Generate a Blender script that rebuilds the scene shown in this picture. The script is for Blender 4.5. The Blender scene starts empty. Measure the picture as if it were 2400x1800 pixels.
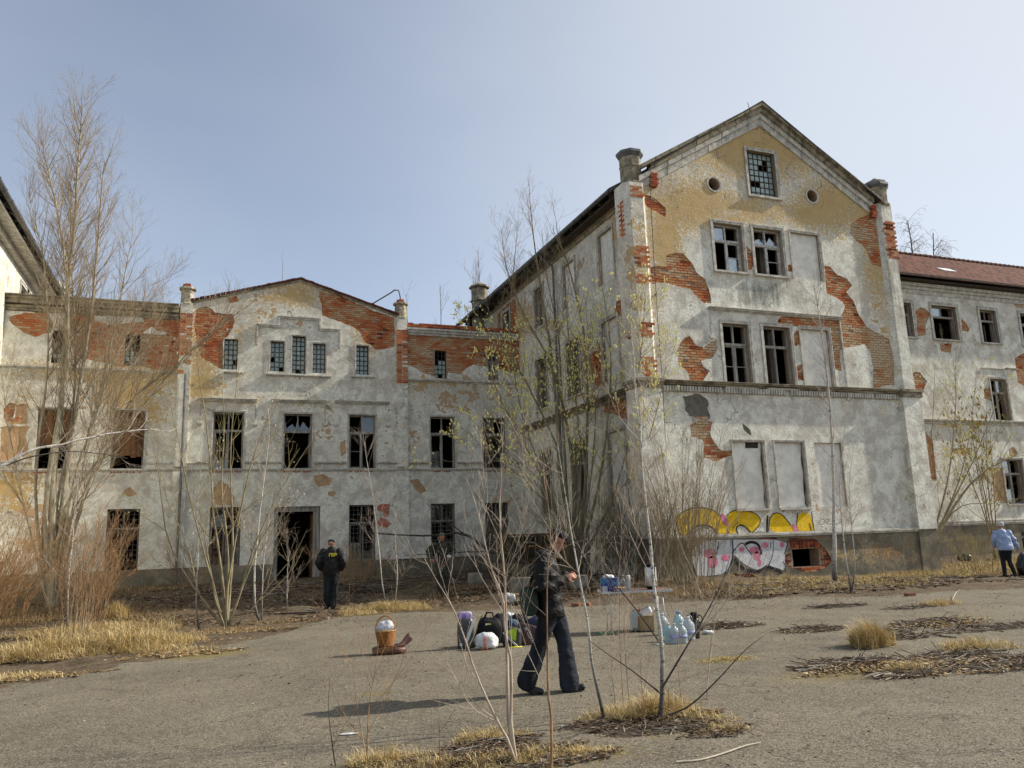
import bpy, bmesh, math, random
import numpy as np
from mathutils import Vector, Matrix, noise as mnoise
from mathutils.geometry import delaunay_2d_cdt
rad = math.radians
scene = bpy.context.scene
COL = scene.collection

# ------------------------------------------------------------------ camera
CAM_H, FPX = 1.65, 1880.0            # eye height, focal length in pixels of the 2400 px wide photograph
PITCH, ROLL, YAW = rad(10.9), rad(1.95), rad(20.94)
_cp, _sp, _cy, _sy = math.cos(PITCH), math.sin(PITCH), math.cos(YAW), math.sin(YAW)
_F = np.array([_sy*_cp, _cy*_cp, _sp]); _R = np.array([_cy, -_sy, 0.0]); _U = np.cross(_R, _F)
_c, _s = math.cos(ROLL), math.sin(ROLL)
_U, _R = _c*_U + _s*_R, _c*_R - _s*_U
cam_data = bpy.data.cameras.new('camera'); cam = bpy.data.objects.new('camera', cam_data); COL.objects.link(cam)
cam_data.sensor_fit = 'HORIZONTAL'; cam_data.sensor_width = 36.0; cam_data.lens = 36.0*FPX/2400.0
cam_data.clip_start = 0.05; cam_data.clip_end = 3000
m = Matrix.Identity(4)
for i in range(3):
    m[i][0] = _R[i]; m[i][1] = _U[i]; m[i][2] = -_F[i]
m[2][3] = CAM_H
cam.matrix_world = m
scene.camera = cam

# ------------------------------------------------------------------ light
SUN_EL, SUN_AZ = rad(33), rad(96.5)     # azimuth clockwise from +Y: the sun stands to the right, almost along the fronts
world = bpy.data.worlds.new('World'); scene.world = world; world.use_nodes = True
nt = world.node_tree; nt.nodes.clear()
wo = nt.nodes.new('ShaderNodeOutputWorld'); bg = nt.nodes.new('ShaderNodeBackground')
sky = nt.nodes.new('ShaderNodeTexSky'); sky.sky_type = 'NISHITA'; sky.sun_disc = False
sky.sun_elevation = SUN_EL; sky.sun_rotation = SUN_AZ
sky.air_density = 1.0; sky.dust_density = 1.0; sky.ozone_density = 3.0; sky.altitude = 100
hsv = nt.nodes.new('ShaderNodeHueSaturation'); hsv.inputs['Saturation'].default_value = 0.72
nt.links.new(sky.outputs[0], hsv.inputs['Color'])
# thin high veil of cloud: pale, very soft
tc = nt.nodes.new('ShaderNodeTexCoord'); mp = nt.nodes.new('ShaderNodeMapping'); mp.inputs['Scale'].default_value = (1.2, 1.2, 3.0)
nz = nt.nodes.new('ShaderNodeTexNoise'); nz.inputs['Scale'].default_value = 1.3; nz.inputs['Detail'].default_value = 4; nz.inputs['Roughness'].default_value = .45
mr = nt.nodes.new('ShaderNodeMapRange'); mr.inputs['From Min'].default_value = .35; mr.inputs['From Max'].default_value = .75; mr.inputs['To Min'].default_value = .05; mr.inputs['To Max'].default_value = .26
mixc = nt.nodes.new('ShaderNodeMix'); mixc.data_type = 'RGBA'; mixc.inputs['B'].default_value = (4.75, 5.0, 5.3, 1)
nt.links.new(tc.outputs['Generated'], mp.inputs[0]); nt.links.new(mp.outputs[0], nz.inputs['Vector']); nt.links.new(nz.outputs[0], mr.inputs[0])
# the veil whitens towards the sun, as thin haze does
vd = nt.nodes.new('ShaderNodeVectorMath'); vd.operation = 'DOT_PRODUCT'; vd.inputs[1].default_value = (math.sin(SUN_AZ)*math.cos(SUN_EL), math.cos(SUN_AZ)*math.cos(SUN_EL), math.sin(SUN_EL))
nt.links.new(tc.outputs['Generated'], vd.inputs[0])
vr = nt.nodes.new('ShaderNodeMapRange'); vr.interpolation_type = 'SMOOTHSTEP'; vr.inputs['From Min'].default_value = .15; vr.inputs['From Max'].default_value = 1.0; vr.inputs['To Min'].default_value = 0; vr.inputs['To Max'].default_value = .75
nt.links.new(vd.outputs['Value'], vr.inputs[0])
va = nt.nodes.new('ShaderNodeMath'); va.operation = 'ADD'; va.use_clamp = True; nt.links.new(mr.outputs[0], va.inputs[0]); nt.links.new(vr.outputs[0], va.inputs[1])
nt.links.new(va.outputs[0], mixc.inputs['Factor']); nt.links.new(hsv.outputs[0], mixc.inputs['A'])
nt.links.new(mixc.outputs['Result'], bg.inputs['Color']); bg.inputs['Strength'].default_value = 0.125
nt.links.new(bg.outputs[0], wo.inputs[0])
sun_d = bpy.data.lights.new('sun', 'SUN'); sun_d.energy = 4.6; sun_d.angle = rad(0.55); sun_d.color = (1.0, .93, .82)
sun = bpy.data.objects.new('sun', sun_d); COL.objects.link(sun)
sdir = Vector((math.sin(SUN_AZ)*math.cos(SUN_EL), math.cos(SUN_AZ)*math.cos(SUN_EL), math.sin(SUN_EL)))
sun.rotation_euler = sdir.to_track_quat('Z', 'Y').to_euler(); sun.location = sdir*60
vs = scene.view_settings; vs.view_transform = 'Standard'; vs.look = 'None'; vs.exposure = 0.42; vs.gamma = 1.0; vs.use_curve_mapping = False
scene.render.engine = 'CYCLES'
scene.cycles.max_bounces = 6; scene.cycles.diffuse_bounces = 3; scene.cycles.transparent_max_bounces = 12

# ------------------------------------------------------------------ measuring helpers (photograph pixel -> place in the world)
def ray(x, y):
    return _F*FPX + _R*(x-1200.0) - _U*(y-900.0)
def F(x, y, Y):                       # on a front (plane Y = const) -> (X, Z)
    d = ray(x, y); t = Y/d[1]; return d[0]*t, CAM_H+d[2]*t
def S(x, y, X):                       # on a side wall (plane X = const) -> (Y, Z)
    d = ray(x, y); t = X/d[0]; return d[1]*t, CAM_H+d[2]*t
def P3(x, y, Y):
    a, b = F(x, y, Y); return Vector((a, Y, b))
def proj(P):                          # (n,3) -> pixels, used to read the measured stains of the walls
    P = np.asarray(P, float) - np.array([0, 0, CAM_H])
    w = np.maximum(P@_F, 1e-3)
    return 1200+FPX*(P@_R)/w, 900-FPX*(P@_U)/w
def sst(x, a, b):
    t = np.clip((x-a)/(b-a), 0, 1); return t*t*(3-2*t)
def gh(x, y):                         # ground height
    a = .36*sst(y, 21.0, 31.0)
    b = .30*np.exp(-((x-13.2)/4.5)**2)*sst(y, 15.5, 21.5)
    return a + b*(1-a/.36)
def G(x, y):                          # pixel -> point on the ground
    d = ray(x, y); z = 0.0
    for _ in range(12):
        t = (z-CAM_H)/d[2]; z = float(gh(d[0]*t, d[1]*t))
    return Vector((d[0]*t, d[1]*t, z))
def at(x, y):
    return Vector((x, y, float(gh(x, y))))

# ------------------------------------------------------------------ object helpers
WL = {}
def thing(name, label, cat, loc=(0, 0, 0), group=None):
    o = bpy.data.objects.new(name, None); COL.objects.link(o); o.location = loc
    o.empty_display_size = .3
    o['label'] = label; o['category'] = cat
    if group: o['group'] = group
    WL[o] = Vector(loc); return o
def tag(o, label=None, cat=None, group=None, kind=None):
    if label: o['label'] = label
    if cat: o['category'] = cat
    if group: o['group'] = group
    if kind: o['kind'] = kind
    return o
def link(name, me, mat, parent=None, smooth=False, loc=None):
    if mat is not None and not me.materials: me.materials.append(mat)
    o = bpy.data.objects.new(name, me); COL.objects.link(o)
    if parent is not None:
        o.parent = parent; WL[o] = WL[parent]
    else: WL[o] = Vector((0, 0, 0))
    if smooth:
        me.polygons.foreach_set('use_smooth', [True]*len(me.polygons))
    return o
class MB:
    """collects shapes in world coordinates, build() links them as one mesh object"""
    def __init__(s): s.v = []; s.f = []; s.t = []; s.n = 0
    def add(s, vs, fs, tone=0.5):
        vs = np.asarray(vs, float).reshape(-1, 3)
        s.v.append(vs); s.f += [tuple(i+s.n for i in f) for f in fs]; s.t.append(np.full(len(vs), tone)); s.n += len(vs)
    def box(s, x0, x1, y0, y1, z0, z1, tone=.5):
        s.add([(x, y, z) for x in (x0, x1) for y in (y0, y1) for z in (z0, z1)],
              [(0, 1, 3, 2), (4, 6, 7, 5), (0, 4, 5, 1), (2, 3, 7, 6), (0, 2, 6, 4), (1, 5, 7, 3)], tone)
    def obox(s, c, ax, hx, hy, hz, tone=.5):      # box at centre c with axes ax (3 vectors), half sizes
        c = Vector(c); a, b, d = [Vector(q) for q in ax]
        s.add([c+a*(i*hx)+b*(j*hy)+d*(k*hz) for i in (-1, 1) for j in (-1, 1) for k in (-1, 1)],
              [(0, 1, 3, 2), (4, 6, 7, 5), (0, 4, 5, 1), (2, 3, 7, 6), (0, 2, 6, 4), (1, 5, 7, 3)], tone)
    def bar(s, p, q, w, h, up=(0, 0, 1), tone=.5):
        p = Vector(p); q = Vector(q); d = (q-p); L = d.length; d /= L
        sd = d.cross(Vector(up));
        if sd.length < 1e-4: sd = d.cross(Vector((1, 0, 0)))
        sd.normalize(); u = sd.cross(d)
        s.obox((p+q)/2, (d, sd, u), L/2, w/2, h/2, tone)
    def tube(s, pts, rr, n=6, tone=.5, cap=True):
        pts = np.asarray(pts, float); k = len(pts)
        rr = np.broadcast_to(np.asarray(rr, float), (k,))
        d = np.gradient(pts, axis=0); d /= np.maximum(np.linalg.norm(d, axis=1, keepdims=True), 1e-9)
        ref = np.array([1., 0, 0]) if abs(d[0][2]) > .7 else np.array([0, 0, 1.])
        a = np.cross(d, ref); a /= np.maximum(np.linalg.norm(a, axis=1, keepdims=True), 1e-9); b = np.cross(d, a)
        th = np.arange(n)*2*math.pi/n
        V = pts[:, None, :] + rr[:, None, None]*(a[:, None, :]*np.cos(th)[None, :, None]+b[:, None, :]*np.sin(th)[None, :, None])
        fs = [(i*n+j, i*n+(j+1) % n, (i+1)*n+(j+1) % n, (i+1)*n+j) for i in range(k-1) for j in range(n)]
        if cap: fs += [tuple(range(n-1, -1, -1)), tuple((k-1)*n+j for j in range(n))]
        s.add(V.reshape(-1, 3), fs, tone)
    def lathe(s, c, prof, n=16, tone=.5, phase=0.0, sx=1, sy=1):       # prof: [(r, z)]
        c = Vector(c)
        V = [(c.x+r*sx*math.cos(phase+2*math.pi*j/n), c.y+r*sy*math.sin(phase+2*math.pi*j/n), c.z+z) for r, z in prof for j in range(n)]
        k = len(prof)
        fs = [(i*n+j, i*n+(j+1) % n, (i+1)*n+(j+1) % n, (i+1)*n+j) for i in range(k-1) for j in range(n)]
        fs += [tuple(range(n-1, -1, -1)), tuple((k-1)*n+j for j in range(n))]
        s.add(V, fs, tone)
    def prism(s, poly, M, d0, d1, tone=.5):     # poly in wall coordinates (u,v), between depths d0 and d1
        n = len(poly)
        V = [M(u, v, d0) for u, v in poly]+[M(u, v, d1) for u, v in poly]
        fs = [tuple(range(n)), tuple(range(2*n-1, n-1, -1))]+[(i, (i+1) % n, n+(i+1) % n, n+i) for i in range(n)]
        s.add(V, fs, tone)
    def mesh(s, name, off=Vector((0, 0, 0))):
        me = bpy.data.meshes.new(name)
        V = np.concatenate(s.v)-np.array(off)
        me.from_pydata(V.tolist(), [], s.f)
        T = np.concatenate(s.t)
        a = me.attributes.new('tone', 'FLOAT', 'POINT'); a.data.foreach_set('value', T.astype(np.float32))
        me.update(); return me
    def build(s, name, mat, parent=None, smooth=False, kind=None, label=None, recalc=True):
        me = s.mesh(name, WL[parent] if parent is not None else Vector((0, 0, 0)))
        if recalc and len(me.polygons) < 20000:
            b = bmesh.new(); b.from_mesh(me); bmesh.ops.recalc_face_normals(b, faces=b.faces); b.to_mesh(me); b.free()
        o = link(name, me, mat, parent, smooth)
        if kind: o['kind'] = kind
        if label: o['label'] = label
        return o

# ------------------------------------------------------------------ materials
def new_mat(name):
    m = bpy.data.materials.new(name); m.use_nodes = True
    n = m.node_tree; b = n.nodes['Principled BSDF']; return m, n, b
class NG:
    def __init__(s, nt): s.nt = nt; s.tc = None
    def n(s, t, **kw):
        x = s.nt.nodes.new(t)
        for k, v in kw.items():
            if k in x.inputs: x.inputs[k].default_value = v
            else: setattr(x, k, v)
        return x
    def l(s, a, b): s.nt.links.new(a, b)
    def pos(s):
        if s.tc is None: s.tc = s.n('ShaderNodeNewGeometry').outputs['Position']
        return s.tc
    def noise(s, sc, det=4, rough=.55, vec=None, dist=0.0):
        x = s.n('ShaderNodeTexNoise'); x.inputs['Scale'].default_value = sc; x.inputs['Detail'].default_value = det
        x.inputs['Roughness'].default_value = rough; x.inputs['Distortion'].default_value = dist
        s.l(vec or s.pos(), x.inputs['Vector']); return x.outputs['Fac']
    def ramp(s, src, a, b, lo=0.0, hi=1.0, smooth=True):
        x = s.n('ShaderNodeMapRange'); x.interpolation_type = 'SMOOTHSTEP' if smooth else 'LINEAR'
        x.inputs['From Min'].default_value = a; x.inputs['From Max'].default_value = b
        x.inputs['To Min'].default_value = lo; x.inputs['To Max'].default_value = hi
        s.l(src, x.inputs['Value']); return x.outputs['Result']
    def math(s, op, a, b=0.0, c=None):
        x = s.n('ShaderNodeMath'); x.operation = op
        for i, q in enumerate((a, b, c)):
            if q is None: continue
            if isinstance(q, (int, float)): x.inputs[i].default_value = q
            else: s.l(q, x.inputs[i])
        return x.outputs[0]
    def mix(s, f, a, b, mode='MIX'):
        x = s.n('ShaderNodeMix'); x.data_type = 'RGBA'; x.blend_type = mode
        for k, q in (('Factor', f), ('A', a), ('B', b)):
            if isinstance(q, (int, float)): x.inputs[k].default_value = q
            elif isinstance(q, tuple): x.inputs[k].default_value = (*q, 1) if len(q) == 3 else q
            else: s.l(q, x.inputs[k])
        return x.outputs['Result']
    def attr(s, name):
        x = s.n('ShaderNodeAttribute'); x.attribute_name = name; return x.outputs['Fac']
    def bump(s, h, strength, dist, b, normal=None):
        x = s.n('ShaderNodeBump'); x.inputs['Strength'].default_value = strength; x.inputs['Distance'].default_value = dist
        s.l(h, x.inputs['Height'])
        if normal is not None: s.l(normal, x.inputs['Normal'])
        s.l(x.outputs[0], b.inputs['Normal']); return x.outputs[0]
def simple(name, col, rough=.8, var=.25, sc=6.0, metal=0.0, bump=.0, bsc=30, spec=.3, col2=None, streak=False):
    m, nt_, b = new_mat(name); g = NG(nt_)
    vec = None
    if streak:
        mp_ = g.n('ShaderNodeMapping'); mp_.inputs['Scale'].default_value = (1, 1, .12); g.l(g.pos(), mp_.inputs[0]); vec = mp_.outputs[0]
    f = g.noise(sc, 5, .6, vec)
    c2 = col2 or tuple(c*(1-var) for c in col); c1 = tuple(min(1, c*(1+var*.6)) for c in col)
    c = g.mix(g.ramp(f, .3, .7), c2, c1)
    g.l(c, b.inputs['Base Color']); b.inputs['Roughness'].default_value = rough; b.inputs['Metallic'].default_value = metal
    b.inputs['Specular IOR Level'].default_value = spec
    if bump: g.bump(g.noise(bsc, 4, .6), bump, .02, b)
    return m

def plaster_mat(name, base=(.44, .44, .42), rough_cast=1.0, oc_col=(.56, .39, .16), tan_col=(.52, .37, .23)):
    m, nt_, b = new_mat(name); g = NG(nt_)
    big = g.noise(.45, 5, .6); mid = g.noise(2.2, 6, .65, dist=.4); fine = g.noise(9, 5, .7); spk = g.noise(38, 3, .6)
    # pale limewash over greyer render
    c = g.mix(g.ramp(mid, .35, .62), tuple(x*.68 for x in base), tuple(min(.86, x*1.12) for x in base))
    c = g.mix(g.ramp(g.noise(16, 4, .7), .46, .62, 0, .5), c, (base[0]*.62, base[1]*.56, base[2]*.47))
    c = g.mix(g.ramp(g.noise(.8, 6, .7, dist=.7), .50, .70, 0, .42), c, (.50, .40, .28))
    # worn-off speckles showing tan render
    thr = g.math('ADD', g.attr('tan'), g.math('MULTIPLY', g.math('SUBTRACT', mid, .5), 2.0))
    thr = g.math('ADD', thr, g.math('MULTIPLY', g.math('SUBTRACT', fine, .5), .9))
    c = g.mix(g.ramp(thr, .38, .46), c, g.mix(big, tuple(x*.8 for x in tan_col), tuple(x*1.15 for x in tan_col)))
    # ochre colour coat left in places
    oc = g.math('ADD', g.attr('ochre'), g.math('MULTIPLY', g.math('SUBTRACT', fine, .5), 1.6))
    oc = g.math('ADD', oc, g.math('MULTIPLY', g.math('SUBTRACT', g.noise(24, 4, .75), .5), 1.8))
    oc = g.math('ADD', oc, g.math('MULTIPLY', g.math('SUBTRACT', mid, .5), .9))
    c = g.mix(g.ramp(oc, .40, .60, 0, .92), c, g.mix(mid, (oc_col[0]*.75, oc_col[1]*.72, oc_col[2]*.6), (oc_col[0]*1.1, oc_col[1]*1.1, oc_col[2]*1.2)))
    # run-off streaks and soot
    mp_ = g.n('ShaderNodeMapping'); mp_.inputs['Scale'].default_value = (2.4, 2.4, .25); g.l(g.pos(), mp_.inputs[0])
    st = g.noise(1.6, 5, .65, mp_.outputs[0])
    di = g.math('ADD', g.attr('dirt'), g.math('MULTIPLY', g.math('SUBTRACT', st, .5), 1.5))
    di = g.math('ADD', di, g.math('MULTIPLY', g.math('SUBTRACT', fine, .5), .5))
    c = g.mix(g.ramp(di, .28, .95, 0, .8), c, (.10, .10, .085))
    # hairline cracks
    vo = g.n('ShaderNodeTexVoronoi'); vo.feature = 'DISTANCE_TO_EDGE'; vo.inputs['Scale'].default_value = .9
    ds = g.n('ShaderNodeVectorMath'); ds.operation = 'MULTIPLY_ADD'
    nzc = g.n('ShaderNodeTexNoise'); nzc.inputs['Scale'].default_value = 2.5; nzc.inputs['Detail'].default_value = 5; g.l(g.pos(), nzc.inputs['Vector'])
    g.l(nzc.outputs['Color'], ds.inputs[0]); ds.inputs[1].default_value = (.8, .8, .8); g.l(g.pos(), ds.inputs[2]); g.l(ds.outputs[0], vo.inputs['Vector'])
    c = g.mix(g.math('MULTIPLY', g.ramp(vo.outputs['Distance'], 0.0, .012, 1, 0), g.ramp(big, .48, .6)), c, (.12, .11, .10))
    g.l(c, b.inputs['Base Color']); b.inputs['Roughness'].default_value = .92; b.inputs['Specular IOR Level'].default_value = .15
    h = g.math('ADD', g.math('MULTIPLY', g.noise(13*1.0, 5, .7), 1.0), g.math('MULTIPLY', g.noise(45, 3, .6), .35))
    h = g.math('ADD', h, g.math('MULTIPLY', g.noise(1.3, 3, .5), 2.0))
    h = g.math('SUBTRACT', h, g.math('MULTIPLY', g.ramp(thr, .42, .5), .35))
    g.bump(h, .55*rough_cast, .03*rough_cast, b)
    return m
def tone_mat(name, stops, rough=.9, bump=.4, sc=25, wash=None):
    """colour by the per-piece value 'tone' (0..1) over colour stops"""
    m, nt_, b = new_mat(name); g = NG(nt_)
    cr = g.n('ShaderNodeValToRGB'); e = cr.color_ramp.elements
    while len(e) < len(stops): e.new(.5)
    for k, (p, c) in enumerate(stops): e[k].position = p; e[k].color = (*c, 1)
    g.l(g.attr('tone'), cr.inputs[0])
    f = g.noise(sc, 5, .7)
    c = g.mix(g.ramp(f, .3, .75, 0, .55), cr.outputs[0], (.10, .055, .035), 'MULTIPLY')
    c = g.mix(.35, cr.outputs[0], c)
    if wash: c = g.mix(g.ramp(g.noise(3.2, 5, .7), .5, .68, 0, .7), c, wash)
    g.l(c, b.inputs['Base Color']); b.inputs['Roughness'].default_value = rough; b.inputs['Specular IOR Level'].default_value = .2
    g.bump(g.noise(sc*2, 3, .6), bump, .01, b); return m
M_ = {}
M_['plaster'] = plaster_mat('plaster_rough', (.82, .775, .675), 1.25)
M_['plaster_c'] = plaster_mat('plaster_smooth', (.82, .775, .675), .6)
M_['plinth'] = plaster_mat('plinth_render', (.21, .19, .14), .6, tan_col=(.24, .15, .09))
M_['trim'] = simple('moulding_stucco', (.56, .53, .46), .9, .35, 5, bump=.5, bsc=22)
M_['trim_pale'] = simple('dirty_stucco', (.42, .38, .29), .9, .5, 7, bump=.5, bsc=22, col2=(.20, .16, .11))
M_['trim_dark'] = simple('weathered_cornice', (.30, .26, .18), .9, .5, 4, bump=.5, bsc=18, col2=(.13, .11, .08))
M_['under'] = simple('tan_undercoat', (.50, .33, .19), .95, .3, 3, bump=.5, bsc=25)
M_['under_dark'] = simple('dark_undercoat', (.17, .155, .125), .95, .3, 5, bump=.5, bsc=25)
M_['mortar'] = simple('mortar', (.35, .25, .17), .95, .3, 9, bump=.6, bsc=30)
M_['brick'] = tone_mat('brick', [(0, (.13, .038, .022)), (.2, (.42, .10, .038)), (.45, (.54, .19, .075)), (.65, (.52, .28, .14)), (.85, (.54, .37, .22)), (1, (.58, .44, .29))])
M_['tile'] = tone_mat('roof_tile', [(0, (.055, .018, .010)), (.5, (.11, .029, .013)), (1, (.16, .05, .022))], sc=14)
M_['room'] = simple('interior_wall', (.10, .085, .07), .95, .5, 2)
M_['roofdark'] = simple('old_roofing_felt', (.045, .04, .036), .9, .4, 4, bump=.3)
M_['wood'] = simple('weathered_window_wood', (.33, .31, .27), .85, .45, 12, bump=.3, bsc=60, streak=True)
M_['blind'] = simple('pale_smooth_render', (.80, .77, .69), .9, .18, 3, bump=.3, bsc=30)
M_['woodwhite'] = simple('flaking_white_wood', (.52, .52, .49), .8, .5, 14, bump=.3, bsc=60)
M_['wooddark'] = simple('dark_rotten_wood', (.065, .05, .035), .9, .4, 8, bump=.4, bsc=40)
M_['board'] = simple('old_brown_board', (.17, .085, .04), .9, .5, 5, bump=.4, bsc=30, streak=True)
M_['iron'] = simple('rusty_bars', (.13, .115, .10), .8, .4, 20)
M_['zinc'] = simple('zinc_gutter', (.16, .165, .165), .55, .35, 5, metal=.5)
M_['glassblock'] = simple('glass_block', (.16, .23, .22), .2, .5, 7, spec=.8, bump=.6, bsc=25, col2=(.36, .43, .41))
def glass():
    m, nt_, b = new_mat('window_glass'); g = NG(nt_)
    out = nt_.nodes['Material Output']
    tr = g.n('ShaderNodeBsdfTransparent'); gl = g.n('ShaderNodeBsdfGlossy'); gl.inputs['Roughness'].default_value = .06; gl.inputs['Color'].default_value = (.85, .9, .92, 1)
    lw = g.n('ShaderNodeLayerWeight'); lw.inputs['Blend'].default_value = .35
    mx = g.n('ShaderNodeMixShader'); g.l(g.ramp(lw.outputs['Fresnel'], 0, 1, .04, .75, False), mx.inputs[0]); g.l(tr.outputs[0], mx.inputs[1]); g.l(gl.outputs[0], mx.inputs[2])
    nb = g.n('ShaderNodeBump'); nb.inputs['Strength'].default_value = .12; g.l(g.noise(3, 2), nb.inputs['Height']); g.l(nb.outputs[0], gl.inputs['Normal'])
    g.l(mx.outputs[0], out.inputs[0]); return m
M_['glass'] = glass()
# ================================================================== ground (setting)
def structure(name, me, mat, smooth=True):
    o = link(name, me, mat, None, smooth); o['kind'] = 'structure'; return o
def dirt_field(X, Y):
    """0 = swept asphalt, 1 = soil and litter; border measured as Y over X"""
    bx = np.array([-60, -12, -6.5, -3.7, -1.6, 0.1, 1.6, 2.8, 4.5, 7.0, 9.5, 12.5, 16.0, 20, 24, 60.])
    by = np.array([9.5, 9.6, 10.2, 11.2, 13.0, 14.6, 17.0, 19.5, 19.2, 18.2, 17.2, 16.6, 15.4, 14.8, 14.4, 14.0])
    return sst(Y-np.interp(X, bx, by), -.5, .6)
def ground():
    def axis(lo, hi, fine, lim):
        a = list(np.arange(lo, hi, fine)); s = fine
        p = hi
        while p < lim: a.append(p); s *= 1.25; p += s
        a.append(lim); s = fine; p = lo-fine; b = []
        while p > -lim: b.append(p); s *= 1.25; p -= s
        b.append(-lim); return np.array(b[::-1]+a)
    xs = axis(-9, 32, .16, 900); ys = axis(2.5, 34, .14, 900)
    X, Y = np.meshgrid(xs, ys); D = dirt_field(X, Y)
    Z = gh(X, Y)
    near = (np.abs(X) < 60) & (np.abs(Y) < 60)
    rng = np.random.default_rng(3)
    jit = rng.normal(0, 1, X.shape)
    Z = Z + np.where(near, D*(.018*jit + .04*np.sin(X*1.7+np.sin(Y*2.1))*np.sin(Y*1.3+X*.6)), 0) + np.where(near, .0025*jit, 0)
    n, k = len(ys), len(xs)
    V = np.stack([X, Y, Z], -1).reshape(-1, 3)
    i = np.arange((n-1)*(k-1)); r = i//(k-1); c = i % (k-1); a = r*k+c
    Fc = np.stack([a, a+1, a+k+1, a+k], 1)
    me = bpy.data.meshes.new('ground'); me.from_pydata(V.tolist(), [], Fc.tolist())
    at_ = me.attributes.new('dirt', 'FLOAT', 'POINT'); at_.data.foreach_set('value', D.reshape(-1).astype(np.float32))
    # moss / sand stains around the tufts
    ms = np.zeros_like(X)
    for (px, py, rx, ry, s) in [(470, 1535, 1.0, .6, .8), (2050, 1570, 2.0, .7, .6), (2300, 1555, 2, .7, .5), (1550, 1700, .9, .6, .5), (300, 1620, 1.5, .6, .3), (1700, 1545, .5, .3, .9),
                                (1700, 1470, 1.6, .6, .35), (1250, 1790, 1.2, .5, .6), (880, 1625, .3, .2, .6), (2200, 1450, 2.5, .8, .45), (900, 1500, 3.5, .7, .18), (1900, 1430, 4, 1.0, .3)]:
        p = G(px, py); ms = np.maximum(ms, s*np.exp(-((X-p.x)/rx)**2-((Y-p.y)/ry)**2))
    at_ = me.attributes.new('moss', 'FLOAT', 'POINT'); at_.data.foreach_set('value', ms.reshape(-1).astype(np.float32))
    m, nt_, b = new_mat('yard_asphalt_and_soil'); g = NG(nt_)
    big = g.noise(.35, 5, .6); mid = g.noise(2.3, 6, .7); sp = g.noise(60, 4, .8); gr = g.noise(150, 2, .7)
    asp = g.mix(g.ramp(big, .35, .65), (.158, .128, .086), (.225, .187, .132))
    asp = g.mix(g.ramp(mid, .4, .7, 0, .5), asp, (.23, .205, .15))
    asp = g.mix(g.ramp(g.noise(.9, 5, .7, dist=.8), .46, .66, 0, .75), asp, (.26, .225, .155)); asp = g.mix(g.ramp(g.noise(.55, 6, .75, dist=1.2), .50, .70, 0, .7), asp, (.075, .064, .048)); asp = g.mix(g.ramp(g.noise(3.1, 6, .8, dist=.5), .55, .70, 0, .6), asp, (.20, .16, .085))
    asp = g.mix(g.ramp(sp, .50, .58, 0, .6), asp, (.085, .075, .058)); asp = g.mix(g.ramp(g.noise(21, 4, .8), .52, .62, 0, .5), asp, (.08, .07, .055)); asp = g.mix(g.ramp(g.noise(8, 5, .8), .54, .66, 0, .45), asp, (.095, .085, .065))
    vo = g.n('ShaderNodeTexVoronoi'); vo.inputs['Scale'].default_value = 34; g.l(g.pos(), vo.inputs['Vector'])
    grit = g.math('MULTIPLY', g.ramp(vo.outputs['Distance'], .10, .20, 1, 0), g.ramp(g.noise(11, 4, .7), .50, .64))
    asp = g.mix(grit, asp, (.36, .34, .30))
    vo2 = g.n('ShaderNodeTexVoronoi'); vo2.inputs['Scale'].default_value = 85; g.l(g.pos(), vo2.inputs['Vector'])
    sepc = g.n('ShaderNodeSeparateColor'); g.l(vo2.outputs['Color'], sepc.inputs[0])
    asp = g.mix(g.ramp(sepc.outputs[0], .62, .9, 0, .75), asp, (.31, .28, .22))
    asp = g.mix(g.ramp(sepc.outputs[1], .62, .9, 0, .75), asp, (.05, .044, .034))
    vc = g.n('ShaderNodeTexVoronoi'); vc.feature = 'DISTANCE_TO_EDGE'; vc.inputs['Scale'].default_value = .33
    wv = g.n('ShaderNodeVectorMath'); wv.operation = 'MULTIPLY_ADD'; nn = g.n('ShaderNodeTexNoise'); nn.inputs['Scale'].default_value = 1.6; nn.inputs['Detail'].default_value = 6
    g.l(g.pos(), nn.inputs['Vector']); g.l(nn.outputs['Color'], wv.inputs[0]); wv.inputs[1].default_value = (1.4, 1.4, 1.4); g.l(g.pos(), wv.inputs[2]); g.l(wv.outputs[0], vc.inputs['Vector'])
    asp = g.mix(g.math('MULTIPLY', g.ramp(vc.outputs['Distance'], 0, .013, .5, 0), g.ramp(big, .42, .52)), asp, (.05, .045, .035))
    mossf = g.math('ADD', g.attr('moss'), g.math('MULTIPLY', g.math('SUBTRACT', g.noise(7, 5, .75), .5), 1.1))
    mossf = g.math('ADD', mossf, g.math('MULTIPLY', g.math('SUBTRACT', g.noise(34, 3, .7), .5), .7))
    asp = g.mix(g.ramp(mossf, .30, .62, 0, .8), asp, (.19, .15, .055))
    soil = g.mix(g.ramp(mid, .35, .65), (.070, .050, .033), (.13, .10, .068))
    soil = g.mix(g.ramp(g.noise(22, 5, .8), .48, .62, 0, .7), soil, (.20, .14, .075))
    soil = g.mix(g.ramp(sp, .55, .66, 0, .6), soil, (.03, .022, .016))
    d = g.math('ADD', g.attr('dirt'), g.math('MULTIPLY', g.math('SUBTRACT', g.noise(3.5, 6, .75), .5), 1.3))
    c = g.mix(g.ramp(d, .42, .58), asp, soil)
    g.l(c, b.inputs['Base Color']); b.inputs['Roughness'].default_value = .95; b.inputs['Specular IOR Level'].default_value = .15
    h = g.math('ADD', g.math('MULTIPLY', sp, .5), g.math('MULTIPLY', gr, .25)); h = g.math('ADD', h, g.math('MULTIPLY', mid, 1.2)); h = g.math('ADD', h, g.math('MULTIPLY', grit, .8))
    g.bump(h, .55, .02, b)
    structure('ground', me, m)
ground()

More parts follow.
